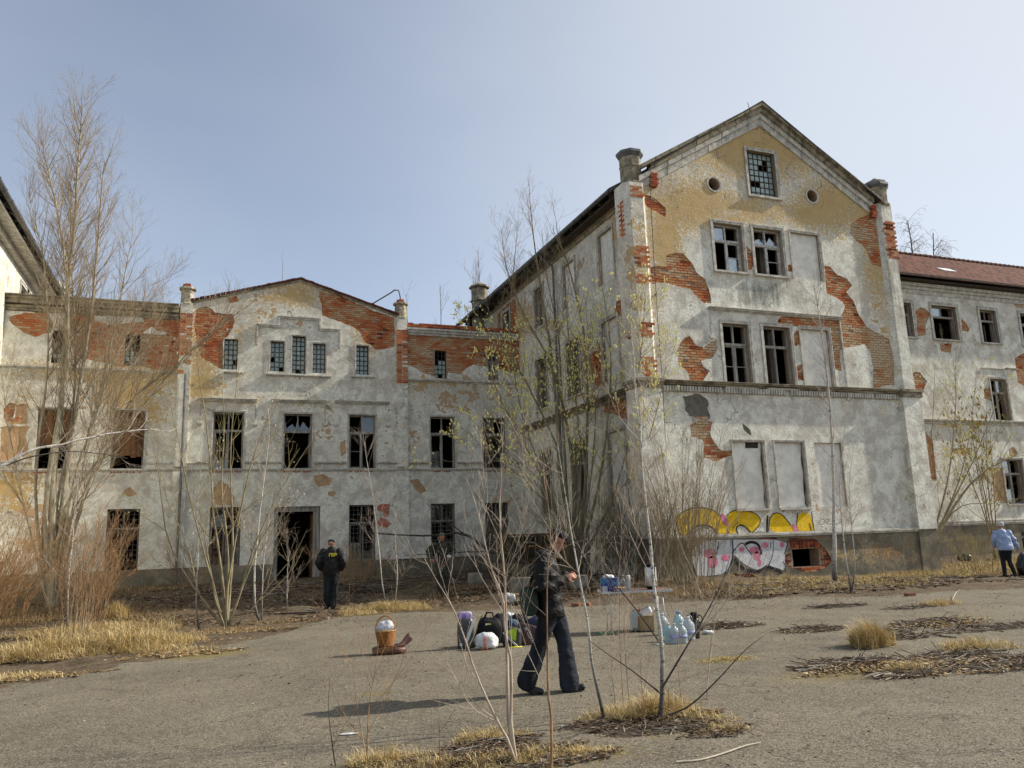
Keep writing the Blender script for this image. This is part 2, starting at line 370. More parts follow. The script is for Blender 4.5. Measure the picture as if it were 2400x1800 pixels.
# ================================================================== wall building kit
def pip(P, poly):
    x, y = P[:, 0], P[:, 1]; px = np.array([p[0] for p in poly]); py = np.array([p[1] for p in poly])
    qx, qy = np.roll(px, -1), np.roll(py, -1); ins = np.zeros(len(P), bool)
    for a, b, c, d in zip(px, py, qx, qy):
        if b == d: continue
        ins ^= ((b > y) != (d > y)) & (x < (c-a)*(y-b)/(d-b)+a)
    return ins
def rough(poly, step=.10, amp=.05, seed=0):
    """ragged outline for a broken plaster edge"""
    r = random.Random(seed); out = []
    n = len(poly); k = 0.0
    for i in range(n):
        a = Vector(poly[i]); b = Vector(poly[(i+1) % n]); L = (b-a).length; m = max(1, int(L/step))
        nn = Vector((-(b-a).y, (b-a).x))/max(L, 1e-6)
        for j in range(m):
            p = a.lerp(b, j/m)
            o = mnoise.noise(Vector((p.x*2.3, p.y*2.3, seed)))*amp*1.6+r.uniform(-1, 1)*amp*.35
            out.append(tuple(p+nn*o))
    return out
def smoothp(p):
    o = []
    for i in range(len(p)): a, b = p[i], p[(i+1) % len(p)]; o += [(a[0]*.75+b[0]*.25, a[1]*.75+b[1]*.25), (a[0]*.25+b[0]*.75, a[1]*.25+b[1]*.75)]
    return o
def circle(u, v, r, n=18): return [(u+r*math.cos(2*math.pi*i/n), v+r*math.sin(2*math.pi*i/n)) for i in range(n)]
def rect(u0, u1, v0, v1): return [(u0, v0), (u1, v0), (u1, v1), (u0, v1)]
def sheet(name, M, outline, holes, d0, d1, mat, parent, fields=None, grid=None, off=0.0):
    """flat sheet at depth d0 with holes, edges turned back to depth d1; fields: {attribute: fn(px,py)}"""
    pts = []; edges = []
    for poly in [outline]+holes:
        s0 = len(pts); n = len(poly); pts += [Vector(p[:2]) for p in poly]; edges += [(s0+i, s0+(i+1) % n) for i in range(n)]
    if grid:
        us = [p[0] for p in outline]; vs_ = [p[1] for p in outline]; r = random.Random(1)
        u = min(us)+grid/2
        while u < max(us):
            v = min(vs_)+grid/2
            while v < max(vs_): pts.append(Vector((u+r.uniform(-.2, .2)*grid, v+r.uniform(-.2, .2)*grid))); v += grid
            u += grid
    vo, eo, fo, *_ = delaunay_2d_cdt(pts, edges, [], 0, 1e-5)
    V2 = np.array([(v[0], v[1]) for v in vo]); T = np.array([f for f in fo if len(f) == 3])
    C = V2[T].mean(1); keep = pip(C, outline)
    for h in holes: keep &= ~pip(C, h)
    T = T[keep]
    cnt = {}
    for t in T.tolist():
        for e in ((t[0], t[1]), (t[1], t[2]), (t[2], t[0])):
            k = (min(e), max(e)); cnt[k] = cnt.get(k, 0)+1
    rim = [k for k, c in cnt.items() if c == 1]
    base = [M(u, v, d0) for u, v in V2]; vmap = {}
    faces = [tuple(t) for t in T.tolist()]; extra = []
    def back(i):
        if i not in vmap: vmap[i] = len(base)+len(extra); extra.append(M(V2[i][0], V2[i][1], d1))
        return vmap[i]
    if d1 != d0: faces += [(a, b, back(b), back(a)) for a, b in rim]
    allv = np.array([tuple(p) for p in base+extra]) - np.array(WL[parent])
    me = bpy.data.meshes.new(name); me.from_pydata(allv.tolist(), [], faces)
    if fields:
        px, py = proj(allv+np.array(WL[parent]))
        for k, fn in fields.items():
            a = me.attributes.new(k, 'FLOAT', 'POINT'); a.data.foreach_set('value', fn(px, py).astype(np.float32))
    me.validate(); return link(name, me, mat, parent)
def gauss(lst):
    def fn(px, py):
        o = np.zeros(len(px))
        for (x, y, rx, ry, s) in lst: o = np.maximum(o, s*np.exp(-((px-x)/rx)**2-((py-y)/ry)**2)) if s > 0 else o+s*np.exp(-((px-x)/rx)**2-((py-y)/ry)**2)
        return o
    return fn
def sills(ops, M, keys=None):
    """run-off stains under every window"""
    out = []
    for k, o in ops.items():
        w = proj([tuple(M((o[0]+o[1])/2, o[2], 0)), tuple(M(o[0], o[2], 0)), tuple(M(o[1], o[2], 0))]); x, y = w[0], w[1]; h = (x[2]-x[1])
        r = random.Random(str(k)); out += [(x[1]+h*.12, y[0]+22, 5, 30, .5*r.uniform(.5, 1)), (x[2]-h*.12, y[0]+22, 5, 34, .55*r.uniform(.5, 1)), (x[0], y[0]+12, h*.5, 14, .34), (x[0], y[0]+30, h*.25, 34, .30*r.random())]
    return out
BRICKS = {}
BL, BH, JT = .228, .072, .018
_bm = {}
def brick_mesh(k):
    if k not in _bm:
        r = random.Random(k); mb = MB(); j = lambda: r.uniform(-.006, .006)
        vs_ = [(sx*BL/2+j(), sy*.03+j()*.6, sz*BH/2+j()*.6) for sx in (-1, 1) for sy in (-1, 1) for sz in (-1, 1)]
        mb.add(vs_, [(0, 1, 3, 2), (4, 6, 7, 5), (0, 4, 5, 1), (2, 3, 7, 6), (0, 2, 6, 4), (1, 5, 7, 3)], (k % 10+.5)/10)
        me = mb.mesh('brick'); me.materials.append(M_['brick']); _bm[k] = me
    return _bm[k]
def lay_bricks(b, M, axis, poly, holes, tonefn, d=.053, seed=0, miss=.02):
    r = random.Random(seed); us = [p[0] for p in poly]; vs_ = [p[1] for p in poly]
    c0 = int(math.floor(min(vs_)/(BH+JT)))-1; c1 = int(max(vs_)/(BH+JT))+1
    cand = []
    for c in range(c0, c1+1):
        v = c*(BH+JT); o = (BL+JT)*(.5 if c % 2 else 0)
        k0 = int(math.floor((min(us)-o)/(BL+JT)))-1
        for k in range(k0, int((max(us)-o)/(BL+JT))+2): cand.append((k*(BL+JT)+o, v))
    if not cand: return
    C = np.array(cand); keep = np.zeros(len(C), bool)
    for du in (-.18, -.09, 0, .09, .18):
        for dv in (-.07, 0, .07): keep |= pip(C+np.array([du, dv]), poly)
    for h in holes:
        for du in (-.10, 0, .10): keep &= ~pip(C+np.array([du, 0]), h)
    for u, v in C[keep]:
        if r.random() < miss: continue
        t = tonefn(u, v)+r.gauss(0, .17)
        BRICKS.setdefault(b, []).append((M(u, v, d+r.uniform(-.007, .006)), axis, min(.99, max(0, t)), seed))
def flush_bricks(b):
    L = BRICKS.get(b, []); cp = np.array([0, 0, CAM_H])
    L.sort(key=lambda q: (Vector(q[0])-Vector(cp)).length)
    mb = MB(); r = random.Random(5)
    for i, (p, axis, t, s_) in enumerate(L):
        rz = {'front': 0, 'side': math.pi/2}[axis]
        if i < 300:
            o = bpy.data.objects.new('brick', brick_mesh(int(t*10)+10*r.randrange(3))); COL.objects.link(o); o.parent = b
            o.location = Vector(p)-WL[b]; o.rotation_euler = (r.uniform(-.02, .02), r.uniform(-.01, .01), rz+r.uniform(-.03, .03))
        else:
            c = Vector(p); e = r.uniform(-.006, .004)
            if axis == 'front': mb.box(c.x-BL/2+e, c.x+BL/2-e, c.y-.03, c.y+.03, c.z-BH/2+e*.5, c.z+BH/2, t)
            else: mb.box(c.x-.03, c.x+.03, c.y-BL/2+e, c.y+BL/2, c.z-BH/2+e*.5, c.z+BH/2, t)
    if mb.n: mb.build('brickwork', M_['brick'], b, kind='stuff')

PANE = {}
def window(b, M, op, kind, seed=0, label=None, wood='wood'):
    """op = (u0,u1,v0,v1) opening in wall coordinates; everything stands in the reveal"""
    u0, u1, v0, v1 = op; r = random.Random(seed); W = u1-u0; H = v1-v0
    def bar(mb, a0, a1, b0, b1, d0, d1):
        c = [M(a0, b0, d0), M(a1, b0, d0), M(a1, b1, d0), M(a0, b1, d0), M(a0, b0, d1), M(a1, b0, d1), M(a1, b1, d1), M(a0, b1, d1)]
        mb.add(c, [(0, 1, 2, 3), (7, 6, 5, 4), (0, 4, 5, 1), (1, 5, 6, 2), (2, 6, 7, 3), (3, 7, 4, 0)])
    def pane(a0, a1, b0, b1, d, mat, th=.012, broken=0):
        mb = MB()
        if broken:
            k = 7; pts = [(a0, b0), (a1, b0), (a1, b1)]
            pts = [(a0, b0), (a1, b0), (a1, b0+(b1-b0)*r.uniform(.3, .9))]+[(a1-(a1-a0)*(j+.5)/4, b0+(b1-b0)*r.uniform(.1, .75)) for j in range(4)]+[(a0, b0+(b1-b0)*r.uniform(.4, 1))]
            mb.prism(pts, M, d, d+th)
        else: bar(mb, a0, a1, b0, b1, d, d+th)
        return mb.build('pane', M_[mat], w)
    mb = MB(); fw = .055
    if kind == 'glassblock':
        bar(mb, u0, u0+.03, v0, v1, .15, .24); bar(mb, u1-.03, u1, v0, v1, .15, .24); bar(mb, u0+.03, u1-.03, v0, v0+.03, .15, .24); bar(mb, u0+.03, u1-.03, v1-.03, v1, .15, .24)
        nx = max(3, round(W/.20)); nz_ = max(4, round(H/.21)); g_ = .012
        for i in range(1, nx): x = u0+W*i/nx; bar(mb, x-g_, x+g_, v0+.03, v1-.03, .165, .23)
        for j in range(1, nz_): z = v0+H*j/nz_; bar(mb, u0+.03, u1-.03, z-g_, z+g_, .167, .228)
        w = mb.build('window', M_['wooddark'] if seed % 2 else M_['iron'], b, label=label)
        for i in range(nx):
            for j in range(nz_):
                if seed >= 50 and (j > nz_-3 or r.random() < .25): continue
                if r.random() < .05: continue
                a0, a1 = u0+W*i/nx+g_, u0+W*(i+1)/nx-g_; c0, c1 = v0+H*j/nz_+g_, v0+H*(j+1)/nz_-g_
                bev = .02; q = MB(); dd = .175+r.uniform(-.003, .003)
                V = [M(a0, c0, dd+.012), M(a1, c0, dd+.012), M(a1, c1, dd+.012), M(a0, c1, dd+.012), M(a0+bev, c0+bev, dd), M(a1-bev, c0+bev, dd), M(a1-bev, c1-bev, dd), M(a0+bev, c1-bev, dd),
                     M(a0, c0, .22), M(a1, c0, .22), M(a1, c1, .22), M(a0, c1, .22)]
                q.add(V, [(4, 5, 6, 7), (0, 1, 5, 4), (1, 2, 6, 5), (2, 3, 7, 6), (3, 0, 4, 7), (0, 8, 9, 1), (1, 9, 10, 2), (2, 10, 11, 3), (3, 11, 8, 0), (11, 10, 9, 8)])
                q.build('pane', M_['glassblock'], w)
        return w
    if kind in ('casement', 'open', 'barred', 'casement2'):
        D0, D1 = .16, .23
        for a in ((u0, u0+fw, v0, v1), (u1-fw, u1, v0, v1), (u0+fw, u1-fw, v0, v0+fw), (u0+fw, u1-fw, v1-fw, v1)): bar(mb, *a, D0, D1)
        zt = v0+H*(.68 if kind != 'casement2' else .66)
        bar(mb, u0+fw, u1-fw, zt-.045, zt+.045, D0-.02, D1)
        um = (u0+u1)/2
        if kind != 'open': bar(mb, um-.03, um+.03, zt+.045, v1-fw, D0+.004, D1)
        if kind in ('casement', 'casement2'): bar(mb, um-.03, um+.03, v0+fw, zt-.045, D0+.004, D1)
        if kind == 'open': bar(mb, um-.02, um+.02, zt+.045, v1-fw, D0+.004, D1)
        w = mb.build('window', M_[wood], b, label=label)
        for (a0, a1) in ((u0+fw, um-.03), (um+.03, u1-fw)):
            if r.random() < (.5 if seed % 3 else .35): pane(a0, a1, zt+.045, v1-fw, .19, 'glass', broken=r.random() < .5)
        if kind != 'open':
            for k, (a0, a1) in enumerate(((u0+fw, um-.03), (um+.03, u1-fw))):
                if r.random() < .6:         # a sash with its own frame, some standing ajar
                    q = MB(); f = .045
                    for a in ((a0, a0+f, v0+fw, zt-.045), (a1-f, a1, v0+fw, zt-.045), (a0+f, a1-f, v0+fw, v0+fw+f), (a0+f, a1-f, zt-.045-f, zt-.045)): bar(q, *a, .175, .215)
                    zz = v0+fw+(zt-v0)*.45; bar(q, a0+f, a1-f, zz-.012, zz+.012, .18, .21)
                    sh = q.build('sash', M_[wood], w)
                    if r.random() < .35: pane(a0+f, a1-f, v0+fw+f, zz-.012, .19, 'glass', broken=r.random() < .6)
                elif r.random() < .6:       # an inward-open leaf
                    q = MB(); hinge = a0 if k == 0 else a1; ww = (a1-a0)
                    for dd0, dd1 in ((.24, .24+.05), (.24+ww-.05, .24+ww)): bar(q, hinge-.02, hinge+.02, v0+fw, zt-.05, dd0, dd1)
                    bar(q, hinge-.018, hinge+.018, v0+fw, v0+fw+.05, .29, .19+ww); bar(q, hinge-.018, hinge+.018, zt-.10, zt-.05, .29, .19+ww)
                    q.build('sash', M_[wood], w)
        else:
            q = MB(); ww = um-u0-.1
            bar(q, u1-fw-.02, u1-fw+.02, v0+fw, zt-.05, .24, .29); bar(q, u1-fw-.02, u1-fw+.02, v0+fw, zt-.05, .20+ww, .25+ww); bar(q, u1-fw-.018, u1-fw+.018, v0+fw, v0+fw+.06, .29, .2+ww)
            q.build('sash', M_[wood], w)
        if kind == 'barred':
            q = MB(); n = 6; rr = .011
            for i in range(n+1): x = u0+.02+(W-.04)*i/n; q.tube([M(x, v0, .06), M(x, v1, .06)], rr, 4)
            nz_ = max(6, int(H/.19))
            for j in range(nz_+1): z = v0+.02+(H-.04)*j/nz_; q.tube([M(u0, z, .075), M(u1, z, .075)], rr, 4)
            q.build('bar_grille', M_['iron'], w)
            if r.random() < .5: pane(u0+fw, um-.03, v0+fw, v0+H*.4, .19, 'glass', broken=1)
        return w
    if kind == 'blind':
        bar(mb, u0, u1, v0, v1, .11, .16); o = mb.build('blocked_window', M_['blind'], b, label=label); return o
def architrave(b, M, op, w=.11, p=.03, mat='trim', sill=True, name='window_surround', ears=False):
    u0, u1, v0, v1 = op; mb = MB()
    mb.prism(rect(u0-w, u0, v0, v1), M, -p, .02); mb.prism(rect(u1, u1+w, v0, v1), M, -p, .02); mb.prism(rect(u0-w, u1+w, v1, v1+w), M, -p-.002, .02)
    mb.prism(rect(u0-w*1.15, u0-w*.7, v0, v1+w*.7), M, -p-.018, -p+.01); mb.prism(rect(u1+w*.7, u1+w*1.15, v0, v1+w*.7), M, -p-.018, -p+.01); mb.prism(rect(u0-w*1.15, u1+w*1.15, v1+w*.7, v1+w*1.15), M, -p-.02, -p+.01)
    mb.build(name, M_[mat], b)
    if sill:
        s = MB(); s.prism(rect(u0-w*1.2, u1+w*1.2, v0-.07, v0-.002), M, -.10, .15); s.build('window_sill', M_['trim'], b)
def mould(b, M, u0, u1, v, prof, mat, name='string_course', label=None):
    """run of moulding: prof = [(dz0, dz1, projection)]"""
    mb = MB()
    r = random.Random(int(u0*100)+int(v*10))
    for z0, z1, p in prof:
        u = u0
        while u < u1-.01:
            e = min(u1, u+r.uniform(.8, 2.6)); j = r.uniform(-.006, .006)
            if r.random() > .05: mb.prism(rect(u, e, v+z0, v+z1-.003*r.random()), M, -p-j, .03)
            u = e
    return mb.build(name, M_[mat], b, label=label)
def front(Y):
    return lambda u, v, d=0.0: Vector((u, Y+d, v))
def uv(pts, Y, z=1.0, ox=0, oy=0):
    return [F(x/z+ox, y/z+oy, Y) for x, y in pts]
def opn(xl, xr, yt, yb, Y):
    ym = (yt+yb)/2; xm = (xl+xr)/2
    return (F(xl, ym, Y)[0], F(xr, ym, Y)[0], F(xm, yb, Y)[1], F(xm, yt, Y)[1])
def tone_by(base, spots=()):
    def fn(u, v):
        t = base + .18 + .42*mnoise.noise(Vector((u*1.1, v*1.8, 3)))
        for (a, c, r_, s) in spots: t += s*math.exp(-((u-a)/r_)**2-((v-c)/r_)**2)
        return t
    return fn
Y1, YC, Y2, XS, XL = 22.0, 33.4, 27.0, 13.2, -7.25
MF1, MFC, MF2 = front(Y1), front(YC), front(Y2)
MSIDE = lambda u, v, d=0.0: Vector((XS+d, u, v))      # side wall of the gabled house, looks left
MLEFT = lambda u, v, d=0.0: Vector((XL-d, u, v))
PN = 'window'
# ================================================================== the gabled house on the right
hb = thing('gabled_house', 'tall derelict gabled building with yellow graffiti low on its front', 'building', (18.5, 28, .2))
EAVE, APEX, AX = 13.25, 16.38, 18.45
g1 = {}
ops1 = dict(attic=opn(1754, 1818, 357, 461, Y1), w31=opn(1675, 1741, 527, 637, Y1), w32=opn(1769, 1835, 538, 646, Y1), w33=opn(1858, 1922, 547, 653, Y1),
            w21=opn(1698, 1759, 760, 906, Y1), w22=opn(1794, 1857, 767, 911, Y1), w23=opn(1884, 1948, 772, 914, Y1),
            w11=opn(1724, 1794, 1036, 1192, Y1), w12=opn(1823, 1889, 1038, 1190, Y1), w13=opn(1915, 1980, 1036, 1188, Y1),
            cellar=opn(1856, 1918, 1286, 1328, Y1))
# storeys line up: one head and one sill height for each row
def level(names, O):
    a = sum(O[n][2] for n in names)/len(names); c = sum(O[n][3] for n in names)/len(names)
    for n in names: O[n] = (O[n][0], O[n][1], a, c)
level(['w31', 'w32', 'w33'], ops1); level(['w21', 'w22', 'w23'], ops1); level(['w11', 'w12', 'w13'], ops1)
rnd = [circle(*F(1673, 432, Y1), .24), circle(*F(1903, 460, Y1), .24)]
r4 = lambda L: uv(L, Y1, 2.765, 1400, 200)
r5 = lambda L: uv(L, Y1, 2.765, 1400, 700)
r4b = lambda L: [(x, y-1382.5) for x, y in L]
peel = [
    r4([(343, 1180), (440, 1175), (445, 1110), (500, 1085), (560, 1090), (610, 1140), (640, 1210), (700, 1260), (725, 1320), (738, 1405), (690, 1412), (640, 1370), (600, 1320), (500, 1290), (395, 1280), (350, 1290)]),
    r4([(965, 1035), (1010, 1080), (1028, 1140), (1000, 1200), (950, 1195), (945, 1130)]),
    r4([(1225, 1170), (1250, 1158), (1280, 1175), (1272, 1205), (1228, 1203)]),
    r5(r4b([(1468, 1165), (1510, 1175), (1560, 1230), (1620, 1250), (1650, 1295), (1610, 1340), (1655, 1390)])+[(1690, 90), (1740, 180), (1800, 215), (1890, 262), (1925, 400), (1925, 560), (1860, 555), (1790, 590), (1785, 520), (1790, 450), (1765, 350), (1730, 292), (1650, 310), (1580, 335), (1572, 400), (1582, 468), (1540, 455), (1522, 380), (1510, 300), (1500, 195), (1400, 180), (1250, 178), (1165, 165), (1180, 122), (1380, 115), (1570, 132), (1605, 50)]+r4b([(1590, 1400), (1530, 1370), (1490, 1350)])),
    r5([(515, 335), (560, 262), (597, 240), (640, 300), (690, 320), (770, 262), (785, 330), (740, 390), (670, 405), (690, 440), (735, 470), (668, 553), (600, 540), (590, 480), (530, 430)]),
    r5([(600, 820), (680, 780), (750, 800), (735, 870), (760, 940), (800, 985), (880, 985), (870, 1020), (760, 1050), (690, 1030), (690, 920), (610, 895)]),
    r4([(300, 700), (380, 740), (440, 790), (442, 850), (340, 800), (302, 770)]),
    r4([(1640, 900), (1700, 860), (1780, 830), (1830, 870), (1840, 1180), (1780, 1160), (1740, 1060), (1680, 1010), (1640, 960)]),
    r5([(1290, 200), (1325, 215), (1335, 300), (1275, 310), (1268, 240)]), r5([(1290, 435), (1345, 430), (1350, 535), (1300, 530)])]
peel = [rough(p, .09, .035, 10+i) for i, p in enumerate(peel)]
under1 = [rough(smoothp(r5([(545, 625), (600, 632), (640, 605), (690, 640), (720, 660), (715, 720), (745, 770), (700, 800), (660, 765), (620, 775), (570, 730), (575, 680)])), .06, .05, 31), rough(r5([(940, 805), (990, 850), (1000, 890), (950, 850)]), .08, .02, 32)]
PB = 1.50      # top of the plinth
out1 = [(XS, PB), (24.2, PB), (24.2, EAVE-.1), (AX, APEX+.15), (XS, EAVE)]
allops = [rect(*ops1[k]) for k in ops1 if k != 'cellar']+rnd
fld1 = dict(
    ochre=gauss([(1780, 330, 220, 120, .95), (1620, 480, 160, 85, .82), (1560, 560, 50, 120, .9), (1700, 660, 40, 20, .35), (2080, 800, 25, 200, .5), (1545, 800, 20, 160, .4), (1950, 480, 130, 90, .82), (1900, 500, 110, 50, .8), (2060, 620, 60, 160, .75), (1790, 500, 190, 45, .66), (1720, 515, 40, 30, .7), (1530, 700, 40, 60, .55),
                 (2020, 500, 60, 70, .8), (1680, 480, 240, 36, .7), (1500, 640, 30, 260, .55), (1640, 905, 60, 16, .5), (2070, 910, 60, 16, .5)]),
    dirt=gauss(sills({k: v for k, v in ops1.items() if k != 'cellar'}, MF1)+[(1790, 690, 150, 42, .62), (1650, 700, 90, 60, .4), (1990, 740, 60, 60, .35), (1700, 905, 300, 10, .5), (1600, 960, 40, 60, .45), (1850, 940, 300, 14, .3), (1770, 268, 240, 30, .25), (2120, 700, 30, 500, .3), (1900, 1245, 400, 8, .4)]),
    tan=gauss([(1800, 330, 90, 60, .25), (1860, 270, 40, 50, .3), (2050, 700, 30, 200, .25), (1960, 650, 40, 30, .2), (1960, 1100, 30, 80, .35), (1940, 1200, 30, 20, .5)]))
sheet('plaster', MF1, out1, allops+peel+under1, 0.0, .06, M_['plaster'], hb, fld1, grid=.17)
sheet('wall', MF1, out1, allops, .05, .42, M_['mortar'], hb)
for i, p in enumerate(under1):
    mb = MB(); c = Vector((sum(q[0] for q in p)/len(p), sum(q[1] for q in p)/len(p)))
    mb.prism([tuple(c+(Vector(q)-c)*1.06) for q in p], MF1, .025, .045); mb.build('undercoat', M_['under_dark'], hb)
tf = tone_by(.36, [(*F(1570, 590, Y1), .8, .25), (*F(1560, 620, Y1), .5, -.1), (*F(1590, 830, Y1), .5, .35), (*F(1680, 820, Y1), .6, .4), (*F(2070, 830, Y1), 1.2, .45), (*F(1955, 790, Y1), .6, .25), (*F(1650, 1000, Y1), .5, .35), (*F(2020, 560, Y1), 1.0, .2)])
for i, p in enumerate(peel): lay_bricks(hb, MF1, 'front', p, allops, tf, seed=100+i)
# plinth
pl_out = [(XS-.08, -.4), (24.3, -.4), (24.3, PB), (XS-.08, PB)]
cel = rect(*ops1['cellar'])
pz = lambda L: uv(L, Y1-.08, 5.027, 1560, 1170)
plpeel = [rough(pz([(1450, 470), (1600, 455), (1780, 480), (1850, 560), (1915, 640), (1955, 720), (1890, 800), (1820, 850), (1650, 850), (1480, 820), (1400, 740), (1385, 660), (1490, 630), (1480, 560)]), .08, .03, 41), rough(pz([(1150, 455), (1310, 455), (1300, 480), (1150, 490)]), .08, .02, 42), rough(pz([(800, 870), (1000, 880), (1100, 930), (850, 940)]), .08, .03, 43)]
fldp = dict(dirt=gauss([(1750, 1340, 500, 12, .6), (1500, 1320, 60, 60, .5), (2060, 1330, 80, 40, .45)]), ochre=gauss([(2000, 1300, 200, 30, .45), (1800, 1352, 200, 14, .6)]), tan=gauss([(2080, 1290, 60, 30, .5), (1900, 1260, 100, 12, .5)]))
sheet('plinth', front(Y1-.08), pl_out, [cel]+plpeel, 0, .05, M_['plinth'], hb, fldp, grid=.2)
sheet('plinth_wall', front(Y1-.08), pl_out, [cel], .045, .5, M_['mortar'], hb)
for i, p in enumerate(plpeel): lay_bricks(hb, front(Y1-.08), 'front', p, [cel], tone_by(-.12), seed=140+i)
mb = MB()      # soldier arch over the cellar hole
u0, u1, v0, v1 = ops1['cellar']
for i in range(15):
    x = u0-.12+i*.105
    if x < u1+.1 and i % 5 != 3: mb = MB(); e_ = .03*math.sin(i*2.3); mb.box(x, x+.07, Y1-.075+e_*.5, Y1+.03, v1+.01+abs(e_), v1+.22+e_, .04+.05*(i % 4)); mb.build('brick', M_['brick'], hb)
mould(hb, front(Y1-.08), XS-.15, 24.4, PB-.02, [(-.06, .0, .05), (0, .05, .10), (.05, .09, .04)], 'trim', 'plinth_ledge')
# string course with its row of dentils
ZS = 6.42
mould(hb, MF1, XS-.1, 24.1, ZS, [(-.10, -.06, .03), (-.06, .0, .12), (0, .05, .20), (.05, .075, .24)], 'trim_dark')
rr = random.Random(4)
dm = MB(); dm.box(-.035, .035, -.10, .0, -.17, 0)
dme = dm.mesh('dentil'); dme.materials.append(M_['trim'])
for i in range(102):
    if rr.random() < .05: continue
    o = bpy.data.objects.new('dentil', dme); COL.objects.link(o); o.parent = hb
    o.location = Vector((13.3+i*.107, Y1, ZS-.10))-WL[hb]; o.rotation_euler = (0, rr.uniform(-.04, .04), 0)
mould(hb, MF1, XS-.05, 24.15, ZS-.29, [(0, .015, .03)], 'trim', 'string_course')
# hood over the second-floor windows
hu0, hz = F(1659, 722, Y1); hu1, _ = F(1970, 742, Y1)
mould(hb, MF1, hu0, hu1, hz, [(-.07, -.03, .04), (-.03, .02, .10), (.02, .045, .14)], 'trim', 'window_hood')
for (u, l) in ((hu0+.04, .95), (hu1-.1, 2.9)):
    mb = MB(); mb.prism(rect(u, u+.05, hz-l, hz-.07), MF1, -.035, .02)
    mb.prism(rect(u-.06, u+.12, hz-l-.1, hz-l+.01), MF1, -.06, .02); mb.build('hood_bracket', M_['trim'], hb)
window(hb, MF1, ops1['attic'], 'glassblock', 1, 'attic window of greenish glass blocks')
for i, k in enumerate(('w31', 'w32')): window(hb, MF1, ops1[k], 'casement2', 3+i*4, wood='woodwhite'); architrave(hb, MF1, ops1[k], .10)
window(hb, MF1, ops1['w21'], 'casement', 9); window(hb, MF1, ops1['w22'], 'casement', 5)
for k in ('w21', 'w22', 'attic'): architrave(hb, MF1, ops1[k], .10)
for k in ('w33', 'w23', 'w11', 'w12', 'w13'): window(hb, MF1, ops1[k], 'blind'); 
for k in ('w33', 'w23'): architrave(hb, MF1, ops1[k], .09, .02, sill=False)
for k in ('w11', 'w12'): architrave(hb, MF1, ops1[k], .07, .015)
u0, u1, v0, v1 = ops1['w11']
mb = MB(); mb.prism(rough([(u1-.62, v1-.19), (u1-.12, v1-.2), (u1-.1, v1-.01), (u1-.6, v1-.01)], .06, .015, 3), MF1, .104, .112); mb.build('gap', M_['roofdark'], hb)
for k, s_ in (('w11', 1), ('w12', 2)):
    u0, u1, v0, v1 = ops1[k]; mb = MB(); mb.prism(rough([(u1-.07, v0+.1), (u1-.02, v0+.05), (u1-.005, v1-.2), (u1-.04, v1-.5), (u1-.03, v0+1.2)], .12, .02, s_), MF1, .103, .111); mb.build('gap', M_['roofdark'], hb)
for c in (F(1673, 432, Y1), F(1903, 460, Y1)):
    mb = MB(); n = 20
    V = [MF1(c[0]+r_*math.cos(2*math.pi*i/n), c[1]+r_*math.sin(2*math.pi*i/n), d) for r_, d in ((.24, .02), (.24, -.025), (.30, -.025), (.30, .02)) for i in range(n)]
    mb.add(V, [(k*n+i, k*n+(i+1) % n, (k+1)*n+(i+1) % n, (k+1)*n+i) for k in range(3) for i in range(n)]); mb.build('window_surround', M_['trim'], hb)
    mb = MB(); mb.prism([(c[0]-.24, c[1]-.1), (c[0]-.1, c[1]-.22), (c[0]+.12, c[1]-.2), (c[0]+.05, c[1]-.05), (c[0]-.08, c[1]-.1), (c[0]-.15, c[1]+.05)], MF1, .2, .21); mb.build('pane', M_['glass'], hb)
# raking cornice of the gable
for sgn, x1 in ((-1, XS-.02), (1, 23.75)):
    x1z = EAVE+.35 if sgn < 0 else EAVE+.35
    for dz0, dz1, p in ((-.55, -.30, .05), (-.30, -.12, .12), (-.12, .06, .20), (.06, .18, .30)):
        mb = MB(); a = Vector((AX, APEX+.42)); e = Vector((x1, x1z)); L = (e-a).length; k = 9
        for i in range(k):
            t0, t1 = i/k, (i+1)/k-(.004 if i < k-1 else 0)
            if p == .20 and i == k-1 and rr.random() < 1: t1 = i/k+.03
            q0 = a.lerp(e, t0); q1 = a.lerp(e, t1)
            mb.prism([(q0.x, q0.y+dz0*1.1), (q1.x, q1.y+dz0*1.1), (q1.x, q1.y+dz1*1.1), (q0.x, q0.y+dz1*1.1)], MF1, -p+rr.uniform(-.008, .008), .05)
        mb.build('raking_cornice', M_['trim'] if p < .2 else M_['trim_dark'], hb)
for x, z0 in ((13.75, EAVE+.35), (23.3, EAVE+.35)):
    for j in range(6): mb = MB(); mb.box(x-.12+.05*(j % 2), x+.12+.04*(j % 2), Y1-.15, Y1, z0-.45+j*.085, z0-.45+j*.085+.07, .12+.05*(j % 3)); mb.build('brick', M_['brick'], hb)
